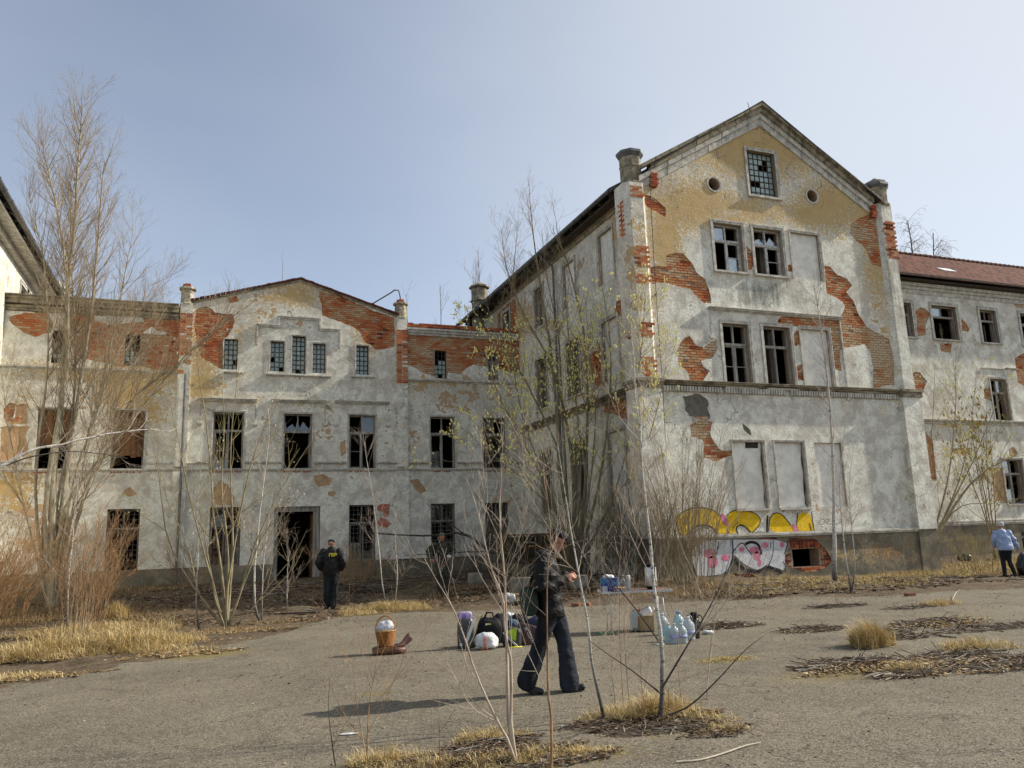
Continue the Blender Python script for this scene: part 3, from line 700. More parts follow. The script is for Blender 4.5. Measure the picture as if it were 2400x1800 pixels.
# corner piers with octagonal caps
def pier(x0, x1, y0, y1, zb, zt, capstyle, bpoly):
    mb = MB(); mb.box(x0, x1, y0, y1, -.4, PB); mb.build('pier_foot', M_['plinth'], hb)
    mb = MB(); mb.box(x0-.02, x1+.02, y0-.05, y1, PB, ZS-.2)
    ch = .16
    poly = [(x0+ch, y0), (x1-ch, y0), (x1, y0+ch), (x1, y1), (x0, y1), (x0, y0+ch)]
    n = 6; zz = list(np.linspace(ZS+.09, zt, 14)); V = [(x, y, z) for z in zz for x, y in poly]
    mb.add(V, [(k*n+i, k*n+(i+1) % n, (k+1)*n+(i+1) % n, (k+1)*n+i) for k in range(13) for i in range(n)])
    o = mb.build('pier', M_['plaster'], hb)
    me = o.data; P = np.array([v.co for v in me.vertices])+np.array(WL[hb]); px, py = proj(P)
    for nme, fn in (('ochre', gauss([(1500, 600, 40, 250, .5), (2080, 700, 30, 200, .35)])), ('tan', gauss([(1490, 640, 30, 120, .5), (1480, 500, 40, 60, .4), (2080, 560, 40, 60, .4)])), ('dirt', gauss([(2100, 700, 30, 250, .5)]))):
        a = me.attributes.new(nme, 'FLOAT', 'POINT'); a.data.foreach_set('value', fn(px, py).astype(np.float32))
    mb = MB(); mb.box(x0-.1, x1+.1, y0-.17, y1+.05, ZS-.02, ZS+.08); mb.box(x0-.06, x1+.06, y0-.11, y1, ZS-.2, ZS-.02); mb.build('pier_band', M_['trim_dark'], hb)
    cx, cy = (x0+x1)/2+(.06 if x0 < 20 else .0), (y0+y1)/2; R8 = (x1-x0)/2*(.93 if x0 < 20 else 1.0); ph = math.pi/8
    mb = MB()
    mb.lathe((cx, cy, zt), [(R8*.95, -.12), (R8*1.12, -.04), (R8*1.12, .04), (R8*.97, .10), (R8*.97, .62), (R8*1.03, .64), (R8*1.03, .69), (R8*.98, .71), (R8*1.0, 1.0)], 8, phase=ph); mb.build('turret', M_['trim_dark'], hb)
    mb = MB()
    if capstyle == 'flat': mb.lathe((cx, cy, zt+1.0), [(R8*1.02, -.01), (R8*1.27, .12), (R8*1.27, .2), (R8*.9, .27), (.05, .33)], 8, phase=ph)
    else: mb.lathe((cx, cy, zt+1.0), [(R8*1.02, -.3), (R8*1.22, -.2), (R8*1.22, -.13), (.05, .2)], 8, phase=ph)
    mb.build('turret_cap', M_['zinc'], hb)
    # bricks laid bare on the pier
    r_ = random.Random(int(x0*10))
    for (z0, z1, f, pr) in bpoly:
        z = z0
        while z < z1:
            if mnoise.noise(Vector((x0, z*1.7, 4)))*.9+.5 < pr:
                if f == 'front':
                    a = x0+ch-.02+(.10 if int(z*12) % 2 else 0); BRICKS.setdefault(hb, []).append((Vector((a+.14, y0+.020, z)), 'front', r_.uniform(.05, .75), 7))
                    if a+.41 < x1-ch+.1 and r_.random() < .9: BRICKS[hb].append((Vector((a+.14+.25, y0+.020, z)), 'front', r_.uniform(.05, .75), 7))
                else: BRICKS.setdefault(hb, []).append((Vector((x0+.020, y0+ch+.16+(.12 if int(z*12) % 2 else 0), z)), 'side', r_.uniform(.05, .75), 7))
            z += .082
pier(12.62, 13.42, Y1-.16, Y1+.62, 0, 13.2, 'flat', [(11.4, 12.6, 'side', .9), (9.7, 11.4, 'front', .8), (12.7, 13.1, 'front', .7), (6.6, 8.4, 'front', .55), (4.6, 5.6, 'front', .75), (7.4, 8.2, 'side', .5)])
pier(23.5, 24.32, Y1-.16, Y1+.62, 0, 13.75, 'cone', [(11.6, 13.0, 'front', .97), (11.9, 12.9, 'front', .5)])
# side wall towards the yard
sops = {}
def sopn(xa, ya, xb, yb):
    a = S(xa, ya, XS); b = S(xb, yb, XS); return (min(a[0], b[0]), max(a[0], b[0]), min(a[1], b[1]), max(a[1], b[1]))
SW = [(24.0, 25.1, 10.6, 12.5, 'blind'), (27.2, 28.3, 10.6, 12.4, 'blind'), (30.4, 31.4, 10.55, 12.35, 'casement'), (34.5, 35.5, 10.6, 12.4, 'casement'),
      (24.0, 25.2, 7.0, 9.2, 'blind'), (27.1, 28.3, 7.0, 9.2, 'casement'), (30.3, 31.5, 7.0, 9.2, 'casement'), (24.0, 25.2, 2.6, 5.2, 'blind'), (27.0, 28.2, 2.6, 5.2, 'casement'), (30.2, 31.4, 2.6, 5.2, 'casement')]
sout = [(Y1+.5, -.4), (39, -.4), (39, EAVE+.1), (Y1+.5, EAVE+.1)]
spe = [rough([(23.0, 10.2), (23.35, 10.0), (23.45, 12.2), (23.3, 12.9), (22.95, 12.9)], .1, .05, 61), rough([(23.0, 8.9), (24.2, 9.2), (24.0, 9.7), (23.2, 9.6)], .1, .05, 62), rough([(22.9, 5.2), (24.4, 5.7), (25.5, 6.0), (25.2, 6.35), (22.9, 6.35)], .1, .05, 63),
       rough([(33.6, 10.9), (36.0, 10.9), (36.2, 12.6), (33.6, 12.8)], .1, .08, 64), rough([(24.8, 7.2), (25.9, 6.9), (26.3, 8.2), (25.4, 8.6)], .1, .06, 65)]
sholes = [rect(*w[:4]) for w in SW]
flds = dict(ochre=gauss([(1440, 560, 60, 60, .55), (1200, 760, 60, 60, .9), (1400, 850, 60, 60, .6), (1260, 650, 80, 30, .4)]), tan=gauss([(1460, 520, 40, 100, .7), (1360, 620, 30, 30, .4), (1220, 740, 60, 40, .7), (1380, 880, 60, 90, .5), (1290, 760, 30, 30, .6)]), dirt=gauss([(1400, 1200, 200, 200, .25), (1330, 580, 200, 20, .4)]))
sheet('side_plaster', MSIDE, sout, sholes+spe, 0, .05, M_['plaster'], hb, flds, grid=.3)
sheet('side_wall', MSIDE, sout, sholes, .045, .4, M_['mortar'], hb)
for i, p in enumerate(spe): lay_bricks(hb, MSIDE, 'side', p, sholes, tone_by(.3), seed=160+i)
for i, w in enumerate(SW):
    window(hb, MSIDE, w[:4], w[4], 20+i)
    architrave(hb, MSIDE, w[:4], .10, .03, sill=w[4] != 'blind')
mould(hb, MSIDE, Y1+.7, 33.3, ZS, [(-.2, -.06, .05), (-.06, .0, .12), (0, .05, .20), (.05, .075, .24)], 'trim_dark')
mould(hb, MSIDE, Y1+.7, 33.3, PB, [(-.06, .0, .05), (0, .05, .12)], 'trim', 'plinth_ledge')
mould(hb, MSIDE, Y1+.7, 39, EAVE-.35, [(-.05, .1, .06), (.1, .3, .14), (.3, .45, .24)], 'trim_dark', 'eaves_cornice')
# shell: far walls, floors, partitions, roof
mb = MB()
mb.box(24.1, 24.35, Y1+.5, 41, -.4, EAVE+.1); mb.box(XS+.3, 24.2, 40.6, 41, -.4, EAVE+.2); mb.box(XS-.05, XS+.3, 39, 41, -.4, EAVE+.1)
for z in (1.35, 6.1, 9.7, 13.25): mb.box(XS+.42, 24.05, Y1+.45, 40.5, z, z+.22)
mb.box(XS+.42, 24.05, Y1+5.2, Y1+5.4, -.3, EAVE); mb.box(18.3, 18.5, Y1+.45, Y1+5.1, 1.6, EAVE); mb.box(21.6, 21.75, Y1+.45, Y1+5.1, 1.6, EAVE)
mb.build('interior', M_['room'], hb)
def slope(mb, a, b, y0, y1, th):
    mb.add([(a[0], y0, a[1]), (b[0], y0, b[1]), (b[0], y1, b[1]), (a[0], y1, a[1]), (a[0], y0, a[1]-th), (b[0], y0, b[1]-th), (b[0], y1, b[1]-th), (a[0], y1, a[1]-th)],
           [(0, 1, 2, 3), (7, 6, 5, 4), (0, 4, 5, 1), (1, 5, 6, 2), (2, 6, 7, 3), (3, 7, 4, 0)])
mb = MB(); top = (AX, APEX+.50)
slope(mb, (12.5, 13.32), top, Y1+.75, 41.3, .14); slope(mb, (24.9, 13.32), top, Y1+.75, 41.3, .14)
slope(mb, (13.55, EAVE+.57), (AX, APEX+.66), Y1-.32, Y1+.9, .05); slope(mb, (23.55, EAVE+.57), (AX, APEX+.66), Y1-.32, Y1+.9, .05)
mb.build('roof', M_['roofdark'], hb)
mb = MB(); r_ = random.Random(2)
mb.box(12.72, 13.2, Y1+.85, 40, 13.02, 13.12); 
for i in range(22): y = Y1+.9+i*.8; mb.box(12.62, 13.3, y, y+.11, 13.1, 13.22)
mb.build('eaves_boards', M_['wooddark'], hb)
mb = MB(); pts = [(12.5, Y1+.75+i*.9, 13.24-.004*i) for i in range(20)]
n = 7
V = []
for p in pts:
    for j in range(n): t = math.pi+math.pi*j/(n-1); V.append((p[0]+.085*math.cos(t), p[1], p[2]+.085*math.sin(t)))
mb.add(V, [(i*n+j, i*n+j+1, (i+1)*n+j+1, (i+1)*n+j) for i in range(len(pts)-1) for j in range(n-1)])
for p in pts[::1]: mb.tube([(p[0]-.09, p[1], p[2]), (p[0]-.08, p[1], p[2]-.06), (p[0], p[1], p[2]-.1), (p[0]+.09, p[1], p[2]-.03)], .012, 4)
mb.build('gutter', M_['zinc'], hb)
mb = MB(); mb.tube([(12.5, 29.0, 13.15), (12.6, 29.0, 12.95), (13.05, 29.0, 12.7), (13.08, 29, 12.4), (13.08, 29.0, 9), (13.08, 29, 3.5)], .05, 8); mb.build('downpipe', M_['zinc'], hb)
mb = MB(); mb.lathe((13.1, 38.6, 12.4), [(.42, 0), (.42, 1.5), (.5, 1.55), (.5, 1.62), (.43, 1.66), (.43, 2.25), (.55, 2.3), (.55, 2.38), (.05, 2.65)], 8, phase=math.pi/8); mb.build('turret', M_['trim_dark'], hb)
# lightning cable down the front
pts = [P3(1520, 395, Y1-.34), P3(1526, 402, Y1-.33), P3(1525, 460, Y1-.06), P3(1532, 600, Y1-.05), P3(1538, 690, Y1-.05), P3(1541, 745, Y1-.05), P3(1548, 830, Y1-.05), P3(1553, 900, Y1-.28), P3(1556, 960, Y1-.05), P3(1566, 1150, Y1-.05)]
mb = MB(); mb.tube(pts, .012, 5)
for p in pts[2:7:2]: mb.box(p.x-.02, p.x+.02, p.y, p.y+.06, p.z-.02, p.z+.02)
mb.build('lightning_cable', M_['iron'], hb)
mb = MB(); mb.tube([P3(1757, 258, Y1+.2), P3(1752, 240, Y1+.2)], .012, 5); mb.build('lightning_rod', M_['iron'], hb)
flush_bricks(hb)

# ---- graffiti, flat paint on the wall
def flat(name, col, var=.2):
    k = 'paint_'+name
    if k not in M_: M_[k] = simple(k, col, .7, var, 9, bump=.35, bsc=30)
    return M_[k]
def spray(name, col, wear=.60, under=(.62, .60, .55)):
    m, nt_, b = new_mat('spray_'+name); g = NG(nt_); f = g.noise(11, 6, .75)
    c = g.mix(g.ramp(g.noise(4, 4, .6), .3, .7), tuple(x*.78 for x in col), tuple(min(1, x*1.1) for x in col)); c = g.mix(g.ramp(f, wear, wear+.05, 0, .85), c, under)
    g.l(c, b.inputs['Base Color']); b.inputs['Roughness'].default_value = .75; b.inputs['Specular IOR Level'].default_value = .2
    h = g.math('ADD', g.noise(13, 5, .7), g.math('MULTIPLY', g.noise(45, 3, .6), .35)); g.bump(h, .7, .035, b); return m
YEL = spray('yellow', (.84, .54, .012)); BLK = spray('black', (.022, .02, .02), .62, (.35, .33, .28)); PNK = spray('pink', (.66, .20, .30), .56); SIL = spray('silver', (.64, .65, .66), .60, (.36, .30, .22)); REDP = flat('salmon', (.50, .17, .11), .4)
def smoothpoly(pts, it=2, closed=True):
    for _ in range(it):
        o = []; n = len(pts)
        for i in range(n if closed else n-1):
            a, b = pts[i], pts[(i+1) % n]; o += [(a[0]*.75+b[0]*.25, a[1]*.75+b[1]*.25), (a[0]*.25+b[0]*.75, a[1]*.25+b[1]*.75)]
        if not closed: o = [pts[0]]+o+[pts[-1]]
        pts = o
    return pts
def paint(b, name, pts, M, d, mat, label=None, sm=1, holes=()):
    pts = smoothpoly(pts, sm) if sm else pts
    o = sheet(name, M, pts, list(holes), -d, -d, mat, b)
    if label: o['label'] = label
    return o
def stroke(mb, pts, M, d, w, sm=2, taper=False):
    pts = smoothpoly(pts, sm, False) if sm else pts
    P = [Vector(p) for p in pts]; L = []; Rr = []
    for i, p in enumerate(P):
        t = (P[min(i+1, len(P)-1)]-P[max(i-1, 0)]); t = t.normalized() if t.length > 1e-6 else Vector((1, 0)); n = Vector((-t.y, t.x))
        ww = w*(1 if not taper else (.35+.65*math.sin(math.pi*i/max(1, len(P)-1))))
        L.append(p+n*ww/2); Rr.append(p-n*ww/2)
    n = len(P); V = [M(q.x, q.y, -d) for q in L+Rr]
    mb.add(V, [(i, i+1, n+i+1, n+i) for i in range(n-1)])
gz = lambda L, Y=Y1: uv(L, Y, 5.027, 1560, 1170)
yA = [(205, 455), (150, 380), (118, 240), (150, 180), (260, 115), (430, 98), (560, 130), (650, 205), (720, 300), (735, 405), (620, 415), (560, 345), (500, 312), (400, 308), (320, 345), (300, 400), (305, 440)]
yB = [(720, 190), (780, 140), (860, 125), (1050, 155), (1140, 262), (1010, 405), (975, 360), (930, 318), (860, 300), (825, 340), (830, 405), (735, 408), (735, 300)]
yC = [(1228, 178), (1350, 152), (1470, 300), (1570, 400), (1215, 402)]
yD = [(1560, 160), (1700, 155), (1735, 300), (1750, 388), (1575, 398), (1545, 330)]
for nm, q in (('A', yA), ('B', yB), ('C', yC), ('D', yD)): paint(hb, 'graffiti', gz(q), MF1, .006 if nm in 'AC' else .0075, YEL, 'yellow graffiti letter with a black outline', 1)
for q in ([(640, 165), (700, 180), (740, 300), (715, 330), (660, 260), (640, 210)], [(1470, 300), (1545, 300), (1575, 398), (1530, 402)]): paint(hb, 'graffiti', gz(q), MF1, .0095, PNK, None, 1)
mb = MB()
for q, w in (([(205, 455), (140, 370), (115, 240), (150, 180), (260, 112), (430, 95), (570, 130), (650, 205)], .03), ([(300, 440), (285, 390), (320, 340), (400, 305), (500, 305), (570, 350), (610, 410)], .05), ([(330, 430), (350, 370), (420, 335), (500, 345)], .02),
             ([(720, 190), (780, 138), (860, 122), (1050, 155), (1142, 262), (1012, 408)], .03), ([(850, 410), (825, 350), (860, 300), (930, 315), (1000, 390)], .05), ([(860, 270), (800, 310), (790, 380)], .02), ([(740, 400), (720, 350)], .03),
             ([(1210, 405), (1228, 178), (1350, 150), (1475, 305)], .032), ([(1200, 190), (1190, 400)], .07), ([(1540, 300), (1555, 158)], .03), ([(1715, 150), (1735, 280), (1752, 390)], .035), ([(1695, 280), (1720, 392)], .04), ([(1012, 408), (1100, 380), (1200, 400)], .018),
             ([(1860, 230), (1810, 250), (1805, 290), (1850, 305), (1880, 260), (1850, 225)], .014), ([(1890, 240), (1940, 235), (1910, 270), (1890, 300), (1960, 290)], .014), ([(1815, 325), (1860, 320), (1820, 350), (1822, 385)], .014), ([(1870, 345), (1900, 335), (1875, 370), (1905, 375)], .014), ([(1915, 320), (1960, 330), (1925, 370), (1985, 350)], .014), ([(2000, 300), (2060, 270), (2090, 240), (2050, 230)], .014)):
    stroke(mb, gz(q), MF1, .0115, w)
mb.build('graffiti', BLK, hb, label='black outlines and small tags of the graffiti')
MPL = front(Y1-.08); gp = lambda L: uv(L, Y1-.08, 5.027, 1560, 1170)
paint(hb, 'graffiti', gp([(210, 485), (785, 475), (1440, 475), (1400, 650), (1410, 850), (1290, 800), (1190, 800), (1100, 840), (980, 800), (870, 720), (800, 640), (780, 740), (710, 880), (420, 910), (330, 880), (290, 700)]), MPL, .006, SIL, 'silver graffiti letters on the plinth', 1)
for c, rx, ry in (((520, 640), 75, 60), ((550, 740), 65, 75), ((705, 690), 55, 42), ((895, 590), 35, 30), ((1045, 600), 60, 45), ((1075, 670), 45, 55), ((1105, 750), 22, 45), ((1165, 540), 45, 38), ((1370, 535), 30, 35)):
    paint(hb, 'graffiti', gp([(c[0]+rx*math.cos(t*.52)*(1+.12*math.sin(t*3)), c[1]+ry*math.sin(t*.52)) for t in range(12)]), MPL, .008, PNK, None, 1)
mb = MB()
for q, w in (([(215, 500), (260, 620), (310, 770), (350, 890)], .10), ([(785, 480), (795, 620), (780, 740), (710, 885)], .045), ([(800, 610), (900, 490), (960, 590), (1020, 660)], .035), ([(935, 530), (1000, 500), (1080, 520), (1115, 580), (1125, 650)], .09),
             ([(800, 700), (880, 800), (1000, 855), (1110, 850), (1200, 790)], .11), ([(1265, 480), (1270, 640), (1215, 780)], .025), ([(1200, 790), (1300, 830), (1370, 870)], .10), ([(1405, 850), (1410, 780), (1380, 730)], .03), ([(1440, 480), (1400, 650)], .025), ([(765, 480), (765, 560)], .02), ([(1240, 500), (1235, 580)], .025), ([(600, 640), (625, 500)], .03), ([(350, 490), (425, 650)], .02)):
    stroke(mb, gp(q), MPL, .010, w)
mb.build('graffiti', BLK, hb, label='black outlines of the silver letters')
# ================================================================== the long central building with its low gable
cb = thing('central_building', 'long derelict plastered building with a low gable and dark open doorway', 'building', (3.4, 38, .3))
r1 = lambda L: uv(L, YC, 2.765, 0, 600)
r2 = lambda L: uv(L, YC, 2.765, 400, 600)
r3 = lambda L: uv(L, YC, 2.765, 400, 1000)
oc = {}
for k, q in dict(a=(121, 156, 778, 857), b=(292, 327, 784, 860), c=(525, 557, 795, 866), d=(634, 666, 801, 870), e=(685, 716, 788, 876), f=(733, 763, 805, 875), g=(835, 864, 810, 878), h=(1020, 1047, 820, 884), i=(1144, 1167, 826, 888),
                 A=(84, 167, 965, 1104), B=(261, 338, 965, 1106), C=(499, 570, 967, 1101), D=(665, 731, 970, 1099), E=(818, 880, 972, 1098), F=(1009, 1066, 973, 1095), G=(1133, 1185, 976, 1094),
                 P=(93, 150, 1198, 1347), Q=(247, 325, 1199, 1347), R=(490, 563, 1193, 1330), T=(818, 880, 1181, 1314), U=(1010, 1067, 1177, 1306), V=(1138, 1192, 1173, 1301)).items(): oc[k] = opn(*q, YC)
oc['door'] = opn(641, 750, 1187, 1362, YC)
level(list('abhi'), oc); level(list('cg'), oc); level(list('df'), oc); level(list('ABCDEFG'), oc); level(list('PQRTUV'), oc)
pC = [
    r1([(60, 395), (160, 362), (300, 360), (335, 420), (332, 500), (230, 522), (150, 505), (110, 465), (80, 440)]),
    r1([(440, 365), (600, 372), (615, 425), (700, 442), (930, 428), (930, 380), (1172, 380), (1172, 740), (1000, 735), (860, 700), (800, 720), (640, 685), (500, 650), (440, 560)]),
    r2([(160, 350), (230, 325), (290, 370), (400, 372), (418, 420), (400, 480), (370, 520), (345, 535), (340, 735), (270, 700), (200, 660), (162, 560)]),
    r2([(965, 232), (1100, 257), (1300, 345), (1450, 400), (1452, 590), (1330, 605), (1260, 560), (1220, 480), (1100, 425), (985, 385)]),
    r2([(1530, 498), (2290, 548), (2300, 770), (1960, 700), (1880, 762), (1800, 752), (1792, 782), (1715, 782), (1640, 760), (1580, 722), (1530, 700)]),
    r2([(370, 270), (430, 255), (440, 290), (380, 305)]),
    r1([(20, 990), (60, 950), (100, 960), (90, 1040), (50, 1070), (20, 1050)])]
pC = [rough(p, .12, .045, 200+i) for i, p in enumerate(pC)]
remn = [rough(p, .12, .03, 230+i) for i, p in enumerate([r1([(650, 395), (925, 388), (928, 425), (800, 430), (690, 440)]), r1([(925, 500), (980, 460), (1020, 490), (1080, 495), (1075, 512), (960, 505)])])]
uC = [rough(p, .1, .05, 250+i) for i, p in enumerate([r2([(925, 1425), (990, 1415), (1045, 1440), (1030, 1480), (960, 1497), (925, 1470)]), r2([(1548, 1450), (1600, 1445), (1625, 1480), (1668, 1525), (1620, 1540), (1580, 1510)]),
      r2([(275, 1500), (320, 1452), (370, 1480), (412, 1560), (400, 1620), (300, 1610), (262, 1540)]), r2([(1020, 1530), (1070, 1527), (1050, 1562), (1022, 1548)]), r1([(780, 1545), (840, 1498), (890, 1540), (840, 1562)]),
      r1([(0, 1100), (190, 1105), (170, 1180), (190, 1280), (60, 1330), (0, 1330)]), r1([(100, 960), (180, 960), (170, 1090), (60, 1095), (30, 1075), (95, 1045)]), r2([(1100, 1200), (1135, 1190), (1130, 1280), (1105, 1300), (1095, 1240)])])]
PLC = .98
x0c, x1c = XL, XS
gL, gA, gR = (-.75, 11.45), (3.37, 12.62), (7.45, 11.42)
outc = [(x0c, PLC-.1), (x1c, PLC-.1), (x1c, 10.75), (7.9, 10.75), (7.85, 11.3), gR, gA, gL, (-1.2, 11.3), (-1.22, 10.85), (x0c, 10.85)]
aops = [rect(*oc[k]) for k in oc]
dr = rect(oc['door'][0], oc['door'][1], PLC-.2, oc['door'][3])
aopc = [rect(*oc[k]) for k in oc if k != 'door']+[dr]
fldc = dict(
    ochre=gauss([(200, 880, 260, 22, .6), (700, 668, 180, 14, .6), (470, 850, 40, 90, .75), (1000, 895, 160, 14, .55), (840, 760, 30, 60, .5), (560, 940, 70, 18, .5), (700, 945, 90, 12, .5), (250, 1000, 60, 40, .45), (300, 900, 90, 60, .95), (380, 860, 60, 60, .9), (470, 900, 60, 60, .85), (200, 1010, 40, 30, .5), (60, 930, 40, 40, .5), (440, 780, 40, 80, .7), (560, 780, 20, 60, .6), (690, 690, 110, 40, .75), (520, 700, 60, 14, .5), (860, 790, 50, 60, .65), (600, 760, 40, 60, .4), (330, 960, 90, 60, .75), (20, 1150, 70, 60, .8), (560, 880, 60, 16, .4), (130, 860, 120, 25, .6), (80, 1130, 150, 30, .5), (990, 900, 50, 40, .3), (500, 940, 80, 20, .5)]),
    tan=gauss([(300, 930, 200, 50, .38), (1080, 925, 130, 45, .48), (430, 1000, 20, 120, .3), (960, 1030, 20, 90, .35), (740, 1010, 14, 90, .35), (620, 1020, 16, 60, .3), (1000, 905, 70, 30, .5), (960, 960, 18, 60, .3), (890, 905, 30, 14, .45), (740, 900, 60, 14, .25), (700, 930, 50, 10, .3), (770, 1000, 15, 60, .35), (1120, 930, 60, 40, .25), (660, 690, 70, 30, .2), (60, 1200, 50, 40, .5), (700, 1150, 40, 20, .28), (640, 1010, 15, 50, .35), (920, 1050, 25, 40, .25), (350, 870, 60, 30, .42), (40, 1120, 60, 60, .5), (1180, 1180, 60, 60, .4), (330, 830, 120, 60, .45), (600, 720, 60, 40, .35), (890, 780, 50, 60, .35), (1080, 900, 100, 25, .5), (690, 760, 60, 60, .2), (100, 1250, 90, 60, .5), (250, 1130, 60, 20, .35)]),
    dirt=gauss(sills(oc, MFC)+[(700, 690, 240, 30, .42), (700, 760, 90, 40, .32), (930, 1000, 12, 120, .3), (800, 1105, 420, 6, .35), (720, 1094, 400, 5, .35), (420, 1000, 10, 200, .2), (1100, 780, 160, 10, .35), (300, 1330, 400, 12, .45), (900, 1312, 300, 10, .45), (730, 960, 180, 8, .2), (1190, 1250, 60, 60, .3), (560, 760, 30, 60, .2)]))
sheet('plaster', MFC, outc, aopc+pC+uC, 0, .05, M_['plaster_c'], cb, fldc, grid=.2)
sheet('wall', MFC, outc, aopc, .045, .45, M_['mortar'], cb)
for p in remn: sheet('plaster_remnant', MFC, p, [], -.02, .045, M_['plaster_c'], cb)
for i, p in enumerate(uC):
    c = Vector((sum(q[0] for q in p)/len(p), sum(q[1] for q in p)/len(p)))
    mb = MB(); mb.prism([tuple(c+(Vector(q)-c)*1.05) for q in p], MFC, .02, .04); mb.build('undercoat', M_['under'], cb)
tfc = tone_by(.26, [(*F(1000, 840, YC), 2.2, .30), (*F(880, 800, YC), .8, -.25), (*F(800, 730, YC), 1.5, .12), (*F(120, 760, YC), 1.5, .1), (*F(250, 800, YC), 2, .2), (*F(500, 830, YC), .9, -.1)])
for i, p in enumerate(pC): lay_bricks(cb, MFC, 'front', p, aopc, tfc, seed=300+i, miss=.015)
# coping rows of brick on the right-hand parapet and loose brick verge
for row, z in enumerate((10.98, 11.065)):
    x = 7.98+.12*row
    while x < XS-.1:
        if random.Random(int(x*37)+row).random() > .07: BRICKS[cb].append((Vector((x, YC-.03, z)), 'front', .15+.3*((int(x*13) % 5)/5), 9))
        x += .25
# plinth
sheet('plinth', front(YC-.05), [(x0c, -.4), (x1c, -.4), (x1c, PLC), (x0c, PLC)], [rect(oc['door'][0], oc['door'][1], -.2, PLC+.2)], 0, .1, M_['plinth'], cb, dict(dirt=gauss([(900, 1350, 600, 25, .5)]), tan=gauss([(280, 1350, 60, 20, .4), (860, 1330, 60, 12, .5)])), grid=.3)
mb = MB()
for (a, c, z0, z1) in ((x0c, oc['door'][0]-.001, -.4, PLC-.1), (oc['door'][1]+.001, x1c, -.4, PLC-.1)): mb.box(a, c, YC+.05, YC+.45, z0, z1)
mb.build('plinth_wall', M_['mortar'], cb)
# pilasters with little chimney caps
for (x0, x1, bz) in ((-1.24, -.78, [(9.2, 10.9, .9), (8.2, 9.0, .3)]), (7.47, 7.92, [(8.4, 10.7, .95)])):
    mb = MB(); mb.box(x0, x1, YC-.13, YC+.4, 4.78, 11.3)
    o = mb.build('pilaster', M_['plaster_c'], cb)
    mb = MB(); mb.box(x0-.02, x1+.02, YC-.12, YC+.02, PLC, 4.6); mb.build('pilaster', M_['plaster_c'], cb)
    cx = (x0+x1)/2
    mb = MB(); mb.lathe((cx, YC+.12, 11.25), [(.27, 0), (.30, .04), (.27, .08), (.26, .62), (.34, .66), (.34, .74), (.2, .78)], 8, phase=math.pi/8); mb.build('chimney', M_['trim_pale'], cb)
    for j in range(4):
        mb = MB(); a = j*1.6+.3; mb.box(cx-.13+.06*math.cos(a), cx+.08+.06*math.cos(a), YC+.02+.1*math.sin(a), YC+.14+.1*math.sin(a), 12.03, 12.09+.015*j, .2); mb.build('brick', M_['brick'], cb)
    q = random.Random(3)
    for z0, z1, pr in bz:
        z = z0
        while z < z1:
            for xx in (cx-.12, cx+.12):
                if q.random() < pr: BRICKS[cb].append((Vector((xx+q.uniform(-.015, .015), YC-.108, z)), 'front', q.uniform(.1, .7), 9))
            z += .082
# cornices, string courses
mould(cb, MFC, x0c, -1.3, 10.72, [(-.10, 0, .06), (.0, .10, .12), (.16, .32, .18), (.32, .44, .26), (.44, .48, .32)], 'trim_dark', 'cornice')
mould(cb, MFC, 7.95, x1c, 10.62, [(-.06, .04, .06), (.04, .16, .12), (.16, .24, .18)], 'trim', 'cornice')
mould(cb, MFC, x0c, -1.26, 8.48, [(-.05, 0, .04), (0, .06, .09)], 'trim', 'string_course')
mould(cb, MFC, 7.95, x1c, 8.54, [(-.06, 0, .04), (0, .06, .10)], 'trim', 'string_course')
us = sorted([(oc[k][0], oc[k][1]) for k in 'ABCDEFG'])
pos = x0c
for a, c in us+[(x1c, x1c)]:
    if a-.1 > pos: mould(cb, MFC, pos, a-.1, 4.92, [(-.02, .02, .05), (.02, .08, .11)], 'trim', 'string_course')
    pos = c+.1
mould(cb, MFC, x0c, x1c, 4.66, [(-.05, 0, .04), (0, .05, .09)], 'trim', 'string_course')
for k in 'ABCDEFG':       # brick sills laid bare
    for j in range(int((oc[k][1]-oc[k][0])/.11)):
        x = oc[k][0]+j*.11+.05; 
        if random.Random(j+ord(k)).random() < .8: mb = MB(); mb.box(x-.035, x+.035, YC-.03, YC+.12, oc[k][2]-.13, oc[k][2]-.015+.01*(j % 2), .2); mb.build('brick', M_['brick'], cb)
# hoods and the stepped label moulding
for a, c, y in ((467, 603, 936), (635, 765, 939), (785, 912, 942)):
    u0, v = F(a, y, YC); u1, _ = F(c, y, YC)
    mould(cb, MFC, u0, u1, v, [(-.07, -.02, .05), (-.02, .03, .10), (.03, .06, .15)], 'trim', 'window_hood')
    for u in (u0+.03, u1-.08):
        mb = MB()
        if not (a == 785): mb.prism(rect(u, u+.045, v-.85, v-.07), MFC, -.03, .02)
        mb.prism(rect(u-.08, u+.13, v-.98, v-.92), MFC, -.06, .02); mb.prism(rect(u-.05, u+.10, v-1.03, v-.98), MFC, -.04, .02)
        mb.build('hood_bracket', M_['trim'], cb)
st = r2([(558, 580), (558, 458), (702, 458), (702, 398), (966, 408), (966, 478), (1095, 487), (1095, 605)])
st[1] = (st[0][0], st[2][1]); st[2] = (st[3][0], st[2][1]); st[4] = (st[5][0], st[3][1]); st[6] = (st[7][0], st[5][1])
mb = MB()
